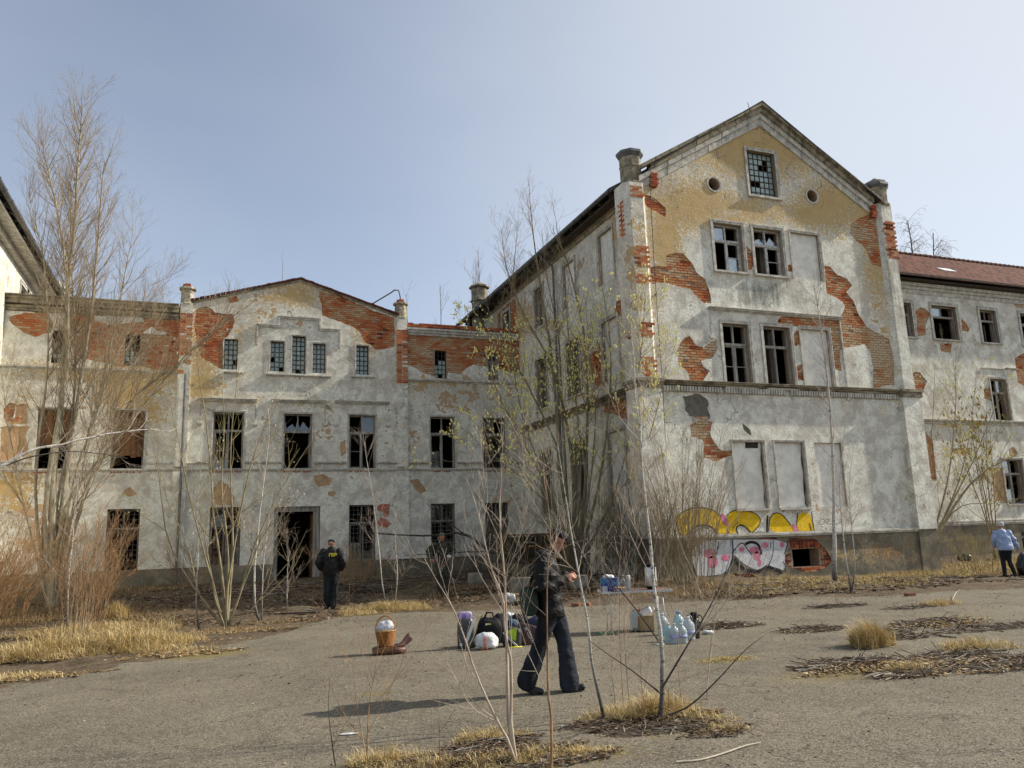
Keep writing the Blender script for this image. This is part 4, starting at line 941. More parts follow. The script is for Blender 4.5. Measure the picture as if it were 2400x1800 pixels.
for (w, p, o_) in ((.10, .05, 0), (.05, .09, .06)):
    for a, c in zip(st[:-1], st[1:]):
        x0, x1 = min(a[0], c[0])-w/2, max(a[0], c[0])+w/2; z0, z1 = min(a[1], c[1])-w/2, max(a[1], c[1])+w/2
        if abs(a[0]-c[0]) < abs(a[1]-c[1]): mb.prism(rect(x0, x1, z0+w, z1-w if a[1] < c[1] or 1 else z1), MFC, -p, .02)
        else: mb.prism(rect(x0, x1, z0+(.0 if o_ == 0 else .05), z1+(.0 if o_ == 0 else .05)), MFC, -p-.003, .02)
mb.build('stepped_moulding', M_['trim'], cb)
for a, c, y in ((612, 1040, 770), (1170, 1320, 785), (345, 465, 756)):
    (u0, v), (u1, _) = r2([(a, y), (c, y)]); mould(cb, MFC, u0, u1, v, [(-.04, 0, .05), (0, .045, .12)], 'trim', 'window_sill')
for k in 'acdefgh': window(cb, MFC, oc[k], 'glassblock', {'a': 51, 'h': 53}.get(k, ord(k) % 7+10))
window(cb, MFC, oc['b'], 'glassblock', 55); window(cb, MFC, oc['i'], 'casement', 4)
for k in 'defg': architrave(cb, MFC, oc[k], .05, .012, sill=False)
for k, kd, sd in (('A', 'open', 3), ('B', 'open', 12), ('C', 'casement', 6), ('D', 'open', 7), ('E', 'casement', 10), ('F', 'casement', 2), ('G', 'open', 11)):
    window(cb, MFC, oc[k], kd, sd)
for k in 'ABCDEFG': architrave(cb, MFC, oc[k], .06, .015, sill=False)
for k in 'PQRTUV': window(cb, MFC, oc[k], 'barred', ord(k))
# two upper windows on the left are half boarded
for k, t in (('A', .62), ('B', .80)):
    u0, u1, v0, v1 = oc[k]; n = 5
    for i in range(n): mb = MB(); mb.prism(rect(u0+.06+(u1-u0-.12)*i/n+.006, u0+.06+(u1-u0-.12)*(i+1)/n-.006, v1-(v1-v0)*t+.04*(i % 3), v1-.06), MFC, .13+.006*(i % 2), .155+.006*(i % 2)); mb.build('board', M_['board'], cb)
# doorway: wooden frame, transom, opened leaf, threshold
u0, u1, v0, v1 = oc['door']
df = thing('x', 'x', 'x') if False else None
mb = MB(); mb.prism(rect(u0, u0+.16, .3, v1), MFC, .12, .3); mb.prism(rect(u1-.16, u1, .3, v1), MFC, .12, .3); mb.prism(rect(u0+.16, u1-.16, v1-.20, v1), MFC, .12, .3); mb.prism(rect(u1-.26, u1-.16, .3, v1-.2), MFC, .16, .26)
fr = mb.build('door_frame', M_['wood'], cb)
mb = MB(); mb.box(u1-.30, u1-.25, YC+.3, YC+1.0, .35, v1-.3); mb.build('door', M_['board'], cb, label='brown door leaf standing open inside the doorway')
mb = MB(); mb.box(u0+.02, u0+.08, YC+.3, YC+1.0, .35, v1-.25); mb.build('door', M_['wooddark'], cb)
mb = MB(); mb.box(u0-.1, u1+.15, YC-.45, YC+.5, .05, .34); mb.box(u0-.3, u1+.3, YC-.85, YC-.44, .0, .22); mb.build('doorstep', M_['plinth'], cb)
# painted patches and tags
for q in ([(1340, 515), (1370, 500), (1420, 503), (1415, 540), (1360, 550), (1340, 540)], [(1335, 620), (1360, 590), (1400, 600), (1435, 630), (1400, 655), (1350, 650)], [(1420, 545), (1400, 590), (1375, 575), (1390, 550)]):
    paint(cb, 'paint_smear', rough(r3(q), .08, .03, 9), MFC, .005, REDP, None, 1)
t6 = lambda L: uv(L, YC, 8.295, 550, 1180)
mb = MB()
for q in ([(285, 605), (310, 580), (335, 600), (320, 650), (310, 690), (350, 690)], [(420, 610), (440, 570), (450, 640), (490, 570)], [(415, 660), (480, 640), (440, 690), (415, 650)], [(415, 690), (415, 760)], [(420, 760), (490, 740), (480, 700), (430, 700)], [(380, 730), (380, 870), (370, 900)], [(380, 870), (440, 880), (450, 820), (400, 800)],
          [(300, 870), (340, 905), (400, 905), (450, 900), (520, 905), (550, 840), (530, 780)], [(310, 900), (430, 1030), (460, 1000)], [(490, 560), (490, 700)]):
    stroke(mb, t6(q), MFC, .006, .022)
for q in ([(932, 965), (932, 985)], [(965, 985), (990, 985), (965, 965), (985, 962)], [(1010, 965), (1010, 990)], [(1010, 966), (1020, 966)], [(1010, 976), (1020, 976)], [(1038, 964), (1048, 968), (1040, 976), (1050, 984), (1038, 990)]):
    stroke(mb, r2(q), MFC, .006, .018, 0)
mb.build('graffiti', BLK, cb, label='small black tags left of the doorway and above the middle window')
# roof edges: verge of the low gable, parapet copings, hidden roof and rooms
for a, c in ((( -.95, 11.42), (3.37, 12.72)), ((3.37, 12.72), (7.72, 11.38))):
    A_, C_ = Vector(a), Vector(c); k = 22
    for i in range(k):
        q0, q1 = A_.lerp(C_, i/k), A_.lerp(C_, (i+.93)/k); e = random.Random(i).uniform(-.012, .012)
        mb = MB(); mb.prism([(q0.x, q0.y-.03+e), (q1.x, q1.y-.03+e), (q1.x, q1.y+.05+e), (q0.x, q0.y+.05+e)], MFC, -.12, .35, .3+.05*(i % 6)); mb.build('verge_tile', M_['tile'], cb)
    mb = MB(); mb.prism([(A_.x, A_.y-.12), (C_.x, C_.y-.12), (C_.x, C_.y-.035), (A_.x, A_.y-.035)], MFC, -.06, .3); mb.build('verge_board', M_['trim_dark'], cb)
mb = MB()
mb.add([(-.95, YC+.3, 11.38), (3.37, YC+.3, 12.68), (7.72, YC+.3, 11.34), (-.95, 45, 11.38), (3.37, 45, 12.68), (7.72, 45, 11.34)], [(0, 1, 4, 3), (1, 2, 5, 4), (3, 4, 5)])
mb.box(x0c, -1.0, YC+.3, 45, 10.55, 10.7); mb.box(7.72, x1c-.1, YC+.3, 45, 10.5, 10.62)
mb.build('roof', M_['roofdark'], cb)
mb = MB(); mb.box(x0c, -1.25, YC+.0, YC+.45, 10.6, 11.19); mb.build('parapet', M_['trim_dark'], cb)
mb = MB(); mb.box(7.9, x1c, YC+.06, YC+.4, 10.6, 11.1); mb.build('parapet', M_['trim_dark'], cb)
mb = MB()
mb.box(x0c+.02, x1c-.1, 44.8, 45, -.3, 11.3)
for z in (.1, 4.35, 7.9, 10.35): mb.box(x0c+.05, x1c-.15, YC+.48, 44.8, z, z+.2)
mb.box(x0c+.05, 2.0, YC+5, YC+5.2, 0, 10.5); mb.box(4.8, x1c-.15, YC+5, YC+5.2, 0, 10.5); mb.box(2.0, 4.8, YC+5, YC+5.2, 4.5, 10.5)
for x in (-4.4, -1.6, 1.9, 4.9, 7.6, 10.6): mb.box(x, x+.18, YC+.5, YC+5, .3, 10.4)
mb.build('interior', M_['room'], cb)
mb = MB(); mb.tube([(6.2, YC+.3, 11.75), (7.3, YC+.25, 12.5), (7.45, YC+.2, 12.62), (7.62, YC+.15, 12.6), (7.68, YC+.12, 12.3), (7.69, YC+.12, 12.0)], .03, 6); mb.build('vent_pipe', M_['iron'], cb)
mb = MB(); mb.tube([(-.95, YC-.2, 8.4), (-.95, YC-.2, 5), (-.98, YC-.19, .4)], .045, 8); mb.build('downpipe', M_['zinc'], cb)
flush_bricks(cb)

# ================================================================== wing on the far right
wb = thing('tiled_wing', 'plastered wing with a red tiled roof at the far right', 'building', (32, 30, .2))
r8 = lambda L: uv(L, Y2, 5.53, 2000, 500); r7 = lambda L: uv(L, Y2, 2.765, 2000, 800)
ow = dict(a=opn(2108, 2139, 712, 790, Y2), b=opn(2187, 2243, 718, 795, Y2), c=opn(2300, 2337, 727, 803, Y2), d=opn(2327, 2364, 889, 986, Y2), e=opn(2356, 2402, 1077, 1181, Y2), f=opn(2393, 2425, 1246, 1288, Y2))
ow['h'] = opn(2395, 2450, 735, 812, Y2)
level(['a', 'b', 'c', 'h'], ow)
pw = [rough(p, .1, .03, 400+i) for i, p in enumerate([r8([(800, 1265), (870, 1215), (930, 1225), (1000, 1300), (960, 1370), (940, 1440), (950, 1580), (830, 1595), (820, 1350)]), r8([(1400, 1370), (1450, 1410), (1505, 1500), (1490, 1540), (1410, 1520)]), r7([(560, 15), (635, 15), (632, 75), (568, 62)]), r7([(845, 310), (893, 305), (905, 330), (915, 400), (850, 370)]),
      r7([(1045, 110), (1130, 55), (1140, 310), (1065, 265)]), r7([(385, 205), (430, 200), (480, 260), (445, 340), (400, 310)]), r7([(440, 560), (515, 640), (540, 900), (505, 905), (470, 700)])])]
uw = [rough(p, .1, .04, 420+i) for i, p in enumerate([r7([(875, 815), (975, 820), (990, 900), (1005, 1050), (915, 1035), (900, 900)]), r7([(1010, 700), (1040, 680), (1065, 720), (1050, 750), (1010, 745)]), r7([(640, 690), (770, 690), (760, 740), (650, 730)]), r8([(2070, 1160), (2212, 1170), (2200, 1230), (2110, 1225)])])]
PW = 1.62
wx0, wx1 = 23.0, 48.0
opw = [rect(*ow[k]) for k in 'abcdeh']
fldw = dict(ochre=gauss([(2230, 990, 80, 20, .6), (2250, 680, 160, 8, .45), (2400, 700, 60, 10, .5)]), tan=gauss([(2180, 1050, 30, 60, .35), (2300, 1100, 60, 60, .2)]), dirt=gauss(sills(ow, MF2)+[(2250, 800, 100, 40, .3), (2250, 675, 200, 12, .4), (2350, 870, 60, 30, .3), (2300, 1225, 200, 10, .4), (2200, 1000, 60, 20, .3)]))
sheet('plaster', MF2, [(wx0, PW), (wx1, PW), (wx1, 13), (wx0, 13)], opw+pw+uw, 0, .05, M_['plaster'], wb, fldw, grid=.3)
sheet('wall', MF2, [(wx0, PW-.1), (wx1, PW-.1), (wx1, 13), (wx0, 13)], opw, .045, .42, M_['mortar'], wb)
for p in uw:
    c = Vector((sum(q[0] for q in p)/len(p), sum(q[1] for q in p)/len(p))); mb = MB(); mb.prism([tuple(c+(Vector(q)-c)*1.05) for q in p], MF2, .02, .04); mb.build('undercoat', M_['under'], wb)
for i, p in enumerate(pw): lay_bricks(wb, MF2, 'front', p, opw, tone_by(.50), seed=430+i)
sheet('plinth', front(Y2-.06), [(wx0, -.4), (wx1, -.4), (wx1, PW), (wx0, PW)], [rect(*ow['f'])], 0, .3, M_['plinth'], wb, dict(ochre=gauss([(2250, 1270, 100, 20, .4)])), grid=.4)
mould(wb, MF2, wx0, wx1, PW, [(-.07, 0, .10), (0, .05, .15), (.09, .13, .08)], 'trim', 'plinth_ledge')
mould(wb, MF2, wx0, wx1, 6.25, [(-.12, -.02, .05), (-.02, .04, .12), (.04, .07, .16)], 'trim', 'string_course')
for k, kd, sd in (('a', 'casement', 3), ('b', 'open', 14), ('c', 'open', 17), ('d', 'casement', 10), ('e', 'casement', 21), ('h', 'casement', 22)): window(wb, MF2, ow[k], kd, sd)
for k in 'abch': architrave(wb, MF2, ow[k], .13)
for k in 'de': architrave(wb, MF2, ow[k], .08, .02)
window(wb, front(Y2-.06), ow['f'], 'barred', 31, wood='woodwhite')
u0, v = F(2301, 861, Y2); u1, _ = F(2381, 867, Y2); mould(wb, MF2, u0, u1, v, [(-.05, 0, .05), (0, .04, .12)], 'trim', 'window_hood')
mould(wb, MF2, wx0, wx1, 12.55, [(-.3, -.1, .04), (-.1, .05, .10), (.05, .2, .18)], 'trim', 'eaves_cornice')
E2, RZ, RY = 13.02, 16.3, Y2+4.6
mb = MB(); mb.box(wx0, wx1, Y2-.42, Y2+.1, 12.78, 12.86); mb.box(wx0, wx1, Y2-.02, Y2+.4, 12.7, 12.78)
mb.build('eaves_boards', M_['wooddark'], wb)
mb = MB()
mb.add([(wx0, Y2-.45, E2-.1), (wx1, Y2-.45, E2-.1), (wx1, RY, RZ-.12), (wx0, RY, RZ-.12), (wx1, RY+5, E2-.1), (wx0, RY+5, E2-.1)], [(0, 1, 2, 3), (3, 2, 4, 5)]); mb.build('roof', M_['roofdark'], wb)
# plain roof tiles laid one by one: the nearest are parts, the others one piece of tiling
tw, tl = .24, .30; nr = int(math.hypot(RY-Y2+.5, RZ-E2)/tl); sl = math.atan2(RZ-E2, RY-Y2+.5)
tb = MB(); tb.obox((0, 0, 0), ((1, 0, 0), (0, math.cos(sl+.06), math.sin(sl+.06)), (0, -math.sin(sl+.06), math.cos(sl+.06))), tw/2-.006, tl/2+.03, .011)
tms = []
for k in range(8):
    me = tb.mesh('roof_tile'); me.attributes['tone'].data.foreach_set('value', np.full(8, (k+.5)/8, np.float32)); me.materials.append(M_['tile']); tms.append(me)
tiles = []; r_ = random.Random(8)
for j in range(nr):
    for i in range(int((wx1-wx0)/tw)):
        x = wx0+(i+.5*(j % 2))*tw; s = j*tl
        if 23.2 < x: tiles.append((Vector((x+r_.uniform(-.006, .006), Y2-.5+s*math.cos(sl), E2+s*math.sin(sl)+r_.uniform(-.006, .008))), r_.random()))
vis = sorted(range(len(tiles)), key=lambda i: (tiles[i][0]-Vector((27.8, Y2, 13))).length)
vset = set(vis[:300]); mb = MB()
for i, (p, t) in enumerate(tiles):
    if 34 < p.x < 34.9 and abs((p.y-Y2+.5)/math.cos(sl)-2.1) < .3: continue
    if i in vset:
        o = bpy.data.objects.new('roof_tile', tms[int(t*7.99)]); COL.objects.link(o); o.parent = wb; o.location = p-WL[wb]; o.rotation_euler = (r_.uniform(-.02, .03), 0, r_.uniform(-.02, .02))
    else: mb.obox(p, ((1, 0, 0), (0, math.cos(sl+.06), math.sin(sl+.06)), (0, -math.sin(sl+.06), math.cos(sl+.06))), tw/2-.006, tl/2+.03, .011, t)
mb.build('roof_tiling', M_['tile'], wb, kind='stuff')
for i in range(70):
    x = wx0+.3+i*.36; mb = MB(); n = 7
    V = [(x+dx, RY+r0*math.cos(math.pi*k/(n-1)), RZ-.02+r0*math.sin(math.pi*k/(n-1))+dz) for dx, r0, dz in ((0, .12, 0), (.40, .14, .03)) for k in range(n)]
    mb.add(V, [(k, k+1, n+k+1, n+k) for k in range(n-1)], r_.random()*.6); mb.build('ridge_tile', M_['tile'], wb)
sk = Vector((34.45, Y2-.5+2.1*math.cos(sl), E2+2.1*math.sin(sl)+.04))
mb = MB(); mb.obox(sk, ((1, 0, 0), (0, math.cos(sl), math.sin(sl)), (0, -math.sin(sl), math.cos(sl))), .42, .26, .02)
mb.build('skylight', flat('skylight', (.75, .77, .8), .05), wb)
n = 7; V = []; xs = np.arange(wx0+1, wx1, .9)
for x in xs:
    for j in range(n): t = math.pi+math.pi*j/(n-1); V.append((x, Y2-.52+.09*math.cos(t), 13.02+.09*math.sin(t)))
mb = MB(); mb.add(V, [(i*n+j, i*n+j+1, (i+1)*n+j+1, (i+1)*n+j) for i in range(len(xs)-1) for j in range(n-1)])
for x in xs: mb.tube([(x, Y2-.62, 13.03), (x, Y2-.60, 12.96), (x, Y2-.52, 12.92), (x, Y2-.43, 12.99)], .012, 4)
mb.build('gutter', M_['zinc'], wb)
mb = MB(); mb.box(wx0+.2, wx1, Y2+9.3, Y2+9.5, -.3, 13); mb.box(wx1, wx1+.3, Y2, Y2+9.5, -.3, 13)
for z in (1.4, 5.9, 9.3, 12.5): mb.box(24.4, wx1, Y2+.45, Y2+9.3, z, z+.2)
mb.box(24.4, wx1, Y2+4.6, Y2+4.8, -.3, 12.6)
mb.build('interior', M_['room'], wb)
flush_bricks(wb)

# ================================================================== house at the left edge
lb = thing('left_house', 'pale sunlit house wall with deep eaves at the left edge', 'building', (-11, 38, .2))
lw = [(31.9, 33.2, 11.0, 12.3), (28.5, 29.8, 10.9, 12.3), (35.5, 36.8, 11.0, 12.3), (39.5, 40.8, 11.0, 12.3), (31.5, 32.8, 7.2, 9.2), (28, 29.2, 7.2, 9.2), (29.5, 30.7, 2.5, 4.8)]
lw[0] = (36.6, 38.0, 10.9, 12.3)
fl = dict(tan=gauss([(10, 660, 20, 40, .35), (20, 760, 30, 60, .3)]), dirt=gauss([(60, 600, 100, 20, .3), (5, 900, 10, 300, .15)]), ochre=gauss([(40, 690, 60, 20, .3)]))
sheet('plaster', MLEFT, [(20, -.4), (50, -.4), (50, 13), (20, 13)], [rect(*w) for w in lw], 0, .4, M_['plaster'], lb, fl, grid=.4)
for i, w in enumerate(lw): window(lb, MLEFT, w, 'casement', 60+i); architrave(lb, MLEFT, w, .13)
mb = MB(); mb.box(XL-.1, XL+.62, 20, 50, 12.95, 13.03); mb.box(XL-.1, XL+.22, 20, 50, 12.75, 12.95); mb.build('eaves_boards', M_['trim'], lb)
for i in range(40): mb = MB(); mb.box(XL-.05, XL+.7, 20+i*.75, 20.12+i*.75, 13.04, 13.16); mb.build('rafter_end', M_['wooddark'], lb)
mb = MB(); mb.add([(XL+.72, 19.8, 13.2), (XL+.72, 50.2, 13.2), (XL-6, 50.2, 17.4), (XL-6, 19.8, 17.4), (XL-13, 50.2, 13.2), (XL-13, 19.8, 13.2)], [(0, 1, 2, 3), (3, 2, 4, 5), (0, 3, 5), (1, 4, 2)])
mb.add([(XL+.72, 19.8, 13.12), (XL+.72, 50.2, 13.12), (XL-6, 50.2, 17.3), (XL-6, 19.8, 17.3)], [(0, 1, 2, 3)]); mb.build('roof', M_['roofdark'], lb)
mb = MB(); n = 7; V = []; ys = np.arange(20, 50.5, .9)
for y in ys:
    for j in range(n): t = math.pi+math.pi*j/(n-1); V.append((XL+.8+.1*math.cos(t), y, 13.2+.1*math.sin(t)))
mb.add(V, [(i*n+j, i*n+j+1, (i+1)*n+j+1, (i+1)*n+j) for i in range(len(ys)-1) for j in range(n-1)])
for y in ys: mb.tube([(XL+.92, y, 13.2), (XL+.88, y, 13.13), (XL+.8, y, 13.09), (XL+.7, y, 13.16)], .014, 4)
mb.build('gutter', M_['zinc'], lb)
mb = MB(); mb.tube([(XL+.8, 26.4, 13.1), (XL+.8, 26.4, 12.8), (XL+.5, 26.4, 12.55), (XL+.12, 26.4, 12.4), (XL+.1, 26.4, 12.1), (XL+.1, 26.4, .3)], .06, 8); mb.build('downpipe', M_['zinc'], lb)
mb = MB(); mb.lathe((XL+.05, 43.5, 12.0), [(.45, 0), (.45, 1.6), (.54, 1.66), (.45, 1.7), (.45, 2.4), (.6, 2.46), (.6, 2.56), (.05, 2.95)], 8, phase=math.pi/8); mb.build('turret', M_['trim'], lb)
mb = MB(); mb.box(XL-13, XL-12.7, 20, 50, -.4, 13); mb.box(XL-12.7, XL-.4, 20, 20.3, -.4, 13); mb.box(XL-12.7, XL-.4, 49.7, 50, -.4, 13)
for z in (1, 5, 9, 12.9): mb.box(XL-12.7, XL-.42, 20.3, 49.7, z-.1, z+.1)
mb.box(XL-5, XL-4.8, 20.3, 49.7, -.4, 13)
mb.build('interior', M_['room'], lb)
# ================================================================== trees, shrubs and saplings (all bare, some with catkins)
def bark(name, a, b_, rough_=.85, sc=14, birch=False):
    m, nt_, b = new_mat(name); g = NG(nt_)
    mp_ = g.n('ShaderNodeMapping'); mp_.inputs['Scale'].default_value = (1, 1, 3.0) if birch else (1, 1, .25); g.l(g.pos(), mp_.inputs[0])
    f = g.noise(sc, 4, .7, mp_.outputs[0]); c = g.mix(g.ramp(f, .32, .66), b_, a)
    if birch:
        c = g.mix(g.ramp(g.noise(9, 4, .8, mp_.outputs[0]), .56, .62), c, (.03, .025, .02))
        c = g.mix(g.ramp(g.attr('tone'), .1, .8, .95, 0), c, (.035, .027, .02))
    g.l(c, b.inputs['Base Color']); b.inputs['Roughness'].default_value = rough_; b.inputs['Specular IOR Level'].default_value = .25
    g.bump(f, .5, .01, b); return m
BK_W = bark('willow_bark', (.33, .28, .17), (.16, .13, .075))
BK_T = bark('poplar_bark', (.42, .38, .27), (.22, .19, .13))
BK_B = bark('birch_bark', (.62, .60, .54), (.36, .33, .28), birch=True)
BK_R = bark('red_twig_bark', (.40, .25, .12), (.25, .14, .065))
BK_D = bark('dark_bark', (.085, .068, .05), (.04, .032, .025))
TW_T = bark('tan_twigs', (.36, .28, .18), (.22, .165, .10))
TW_G = bark('grey_twigs', (.30, .26, .22), (.18, .15, .13))
TW_Y = bark('yellow_twigs', (.36, .29, .13), (.22, .17, .07))
TW_S = bark('sapling_twigs', (.52, .45, .36), (.30, .21, .15))
TW_RS = bark('rust_twigs', (.42, .27, .14), (.14, .075, .04))
CATK = simple('willow_catkins', (.88, .82, .34), .8, .2, 9, col2=(.72, .64, .20)); CATKW = simple('silver_catkins', (.62, .61, .52), .8, .25, 9)
YLEAF = simple('young_yellow_leaves', (.46, .33, .05), .8, .4, 9)

class Twigs:
    """many thin tapered tubes gathered as one mesh"""
    def __init__(s): s.V = []; s.F = []; s.T = []; s.n = 0; s.tips = []
    def tube(s, P, R, n=3, tone=.5):
        P = np.asarray(P); k = len(P); d = np.empty_like(P); d[1:-1] = P[2:]-P[:-2]; d[0] = P[1]-P[0]; d[-1] = P[-1]-P[-2]
        d /= np.maximum(np.linalg.norm(d, axis=1, keepdims=True), 1e-9)
        ref = np.array([.9, .43, 0]) if abs(d[0][2]) > .6 else np.array([0, 0, 1.])
        a = np.cross(d, ref); a /= np.maximum(np.linalg.norm(a, axis=1, keepdims=True), 1e-9); b = np.cross(d, a)
        th = np.arange(n)*2*math.pi/n
        V = P[:, None]+R[:, None, None]*(a[:, None]*np.cos(th)[None, :, None]+b[:, None]*np.sin(th)[None, :, None])
        i = np.arange((k-1)*n); r = i//n; c = i % n; c2 = (c+1) % n
        f = np.stack([r*n+c, r*n+c2, (r+1)*n+c2, (r+1)*n+c], 1)+s.n
        s.V.append(V.reshape(-1, 3)); s.F.append(f); s.T.append(np.full(k*n, tone) if np.isscalar(tone) else np.repeat(tone, n)); s.n += k*n
    def build(s, name, mat, parent):
        V = np.concatenate(s.V)-np.array(WL[parent]); Fq = np.concatenate(s.F)
        me = bpy.data.meshes.new(name); me.vertices.add(len(V)); me.vertices.foreach_set('co', V.astype(np.float32).ravel())
        me.loops.add(len(Fq)*4); me.loops.foreach_set('vertex_index', Fq.astype(np.int32).ravel())
        me.polygons.add(len(Fq)); me.polygons.foreach_set('loop_start', np.arange(0, len(Fq)*4, 4, dtype=np.int32))
        me.polygons.foreach_set('use_smooth', np.ones(len(Fq), bool))
        me.update(calc_edges=True)
        a = me.attributes.new('tone', 'FLOAT', 'POINT'); a.data.foreach_set('value', np.concatenate(s.T).astype(np.float32))
        return link(name, me, mat, parent)
def bez(pts, n):
    """smooth line through the control points"""
    P = np.asarray(pts, float); k = len(P)
    t = np.linspace(0, k-1, n); i = np.clip(t.astype(int), 0, k-2); f = (t-i)[:, None]
    Pm = np.vstack([2*P[0]-P[1], P, 2*P[-1]-P[-2]])
    p0, p1, p2, p3 = Pm[i], Pm[i+1], Pm[i+2], Pm[i+3]
    return .5*((2*p1)+(-p0+p2)*f+(2*p0-5*p1+4*p2-p3)*f*f+(-p0+3*p1-3*p2+p3)*f**3)
def sprout(tw, rng, P, R, lvl, K, maxlvl):
    """side shoots along the line P"""
    seg = np.linalg.norm(np.diff(P, axis=0), axis=1); L = seg.sum(); cum = np.concatenate([[0], np.cumsum(seg)])
    m = rng.poisson(L*K['dens'][lvl]) if L*K['dens'][lvl] > 0 else 0
    t0 = K['t0'][lvl]
    for q in range(m):
        t = t0+(1-t0)*rng.random()**K.get('bias', .9); s = t*L; j = min(len(P)-2, int(np.searchsorted(cum, s)-1)); j = max(j, 0)
        f = (s-cum[j])/max(seg[j], 1e-6); base = P[j]*(1-f)+P[j+1]*f; d = P[j+1]-P[j]; d = d/max(np.linalg.norm(d), 1e-9)
        rb = R[j]*(1-f)+R[j+1]*f
        a = rng.normal(0, 1, 3); a -= a.dot(d)*d; a /= max(np.linalg.norm(a), 1e-9)
        ang = K['ang'][lvl]*rng.uniform(.7, 1.3); dr = d*math.cos(ang)+a*math.sin(ang); 
        ln = K['len'][lvl]*rng.uniform(.45, 1.25)*(1-.55*t)
        r0 = min(rb*.65, K['r'][lvl]*rng.uniform(.7, 1.2)); n = K['n'][lvl]
        pts = [base]; st = ln/n
        for _ in range(n):
            dr = dr+np.array([0, 0, K['up'][lvl]])*.35+rng.normal(0, K['wig'], 3)*.35; dr /= np.linalg.norm(dr)
            pts.append(pts[-1]+dr*st)
        pts = np.array(pts)
        if pts[-1][2] < .05: continue
        rr_ = np.linspace(r0, max(K['rmin'], r0*.3), n+1)
        tw.tube(pts, rr_, 4 if lvl == 0 else 3)
        tw.tips.append((pts, lvl))
        if lvl+1 < maxlvl: sprout(tw, rng, pts, rr_, lvl+1, K, maxlvl)
PRE = dict(
    poplar=dict(bias=.62, dens=(3.2, 4.2, 3.2), len=(2.2, 1.05, .5), ang=(.62, .55, .6), up=(.42, .28, .12), wig=.24, r=(.016, .0075, .004), n=(6, 4, 3), t0=(.30, .12, .1), rmin=.0028),
    willow=dict(bias=.7, dens=(2.4, 3.8, 3.0), len=(2.1, .95, .4), ang=(.65, .6, .7), up=(.35, .2, .12), wig=.27, r=(.014, .007, .004), n=(6, 4, 3), t0=(.25, .15, .1), rmin=.003),
    bush=dict(dens=(5.0, 5.0), len=(.9, .4), ang=(.5, .6), up=(.35, .2), wig=.3, r=(.007, .004), n=(4, 3), t0=(.15, .15), rmin=.0028),
    sap=dict(dens=(8.5, 9.5, 7.0), len=(1.1, .5, .2), ang=(.75, .65, .7), up=(.45, .2, .1), wig=.22, r=(.0062, .0034, .0021), n=(6, 4, 3), t0=(.22, .15, .1), rmin=.0014),
    birch=dict(dens=(5.0, 6.0, 4.0), len=(1.4, .6, .3), ang=(.75, .6, .6), up=(.25, .0, -.2), wig=.22, r=(.011, .005, .0032), n=(6, 4, 3), t0=(.25, .1, .1), rmin=.0026),
    weep=dict(dens=(4.5, 5.5, 4.5), len=(2.6, 1.6, .7), ang=(.9, .7, .5), up=(-.1, -.75, -.9), wig=.2, r=(.03, .014, .009), n=(7, 6, 4), t0=(.25, .1, .1), rmin=.008))
def tree(name, label, cat, base, stems, preset, mats, seed=0, lv=3, catkin=None, group=None, dens=1.0, rscale=1.0, stem_n=14, tonefn=None):
    """stems: list of (list of 3D points, base radius, tip radius, shoot density)"""
    rng = np.random.default_rng(seed); K = dict(PRE[preset]); K['dens'] = tuple(x*dens for x in K['dens']); K['r'] = tuple(x*rscale for x in K['r']); K['rmin'] *= rscale
    t = thing(name, label, cat, tuple(base), group); tr = Twigs(); tw = Twigs()
    for s in stems:
        pts, r0, r1 = s[0], s[1], s[2]; dm = s[3] if len(s) > 3 else 1
        P = bez(pts, stem_n); P[1:-1] += rng.normal(0, .012*min(1, r0*12), P[1:-1].shape); R = r0+(r1-r0)*np.linspace(0, 1, stem_n)**.8
        tone = np.clip((P[:, 2]-P[0, 2])/1.6+.1, 0, 1)
        tr.tube(P, R, 8 if r0 > .05 else 6, tone)
        K2 = dict(K); K2['dens'] = (K['dens'][0]*dm,)+K['dens'][1:]
        if dm > 0: sprout(tw, rng, P, R, 0, K2, lv)
    o = tr.build('trunk' if cat == 'tree' or cat == 'sapling' else 'stems', mats[0], t)
    if tw.n:
        c = tw.build('crown', mats[1], t)
    if catkin:
        mat, dn, size, z0, z1 = catkin; mb = MB(); V = []; Fs = []
        oct_ = np.array([(1, 0, 0), (0, 1, 0), (-1, 0, 0), (0, -1, 0), (0, 0, 1.7), (0, 0, -1.7)], float); of = [(0, 1, 4), (1, 2, 4), (2, 3, 4), (3, 0, 4), (1, 0, 5), (2, 1, 5), (3, 2, 5), (0, 3, 5)]
        n = 0
        for pts, l in tw.tips:
            for _ in range(rng.poisson(dn*(.35+l))):
                q = rng.random()*(len(pts)-1); j = int(q); p = pts[j]*(1-q+j)+pts[j+1]*(q-j)
                if not (z0 < p[2] < z1): continue
                sc = size*rng.uniform(.6, 1.3); V.append(oct_*sc+p+rng.normal(0, size, 3)); Fs += [tuple(a+n for a in f) for f in of]; n += 6
        if n: mb.add(np.concatenate(V), Fs); mb.build('catkins', mat, t, kind='stuff', recalc=False)
    return t
def stems_px(lst, Y0, base, rng, spread=.35):
    """stems measured in the photograph: each (pixel points, Ytop, r0, r1, density)"""
    out = []
    for px, Yt, r0, r1, dm in lst:
        n = len(px); pts = []
        for i, (x, y) in enumerate(px):
            f = i/(n-1); Y = Y0+(Yt-Y0)*f; pts.append(np.array(P3(x, y, Y)))
        pts[0] = np.array(base)+np.array([(px[0][0]-lst[0][0][0][0])*.006, 0, -.05])
        out.append((pts, r0, r1, dm))
    return out
RG = np.random.default_rng(77)
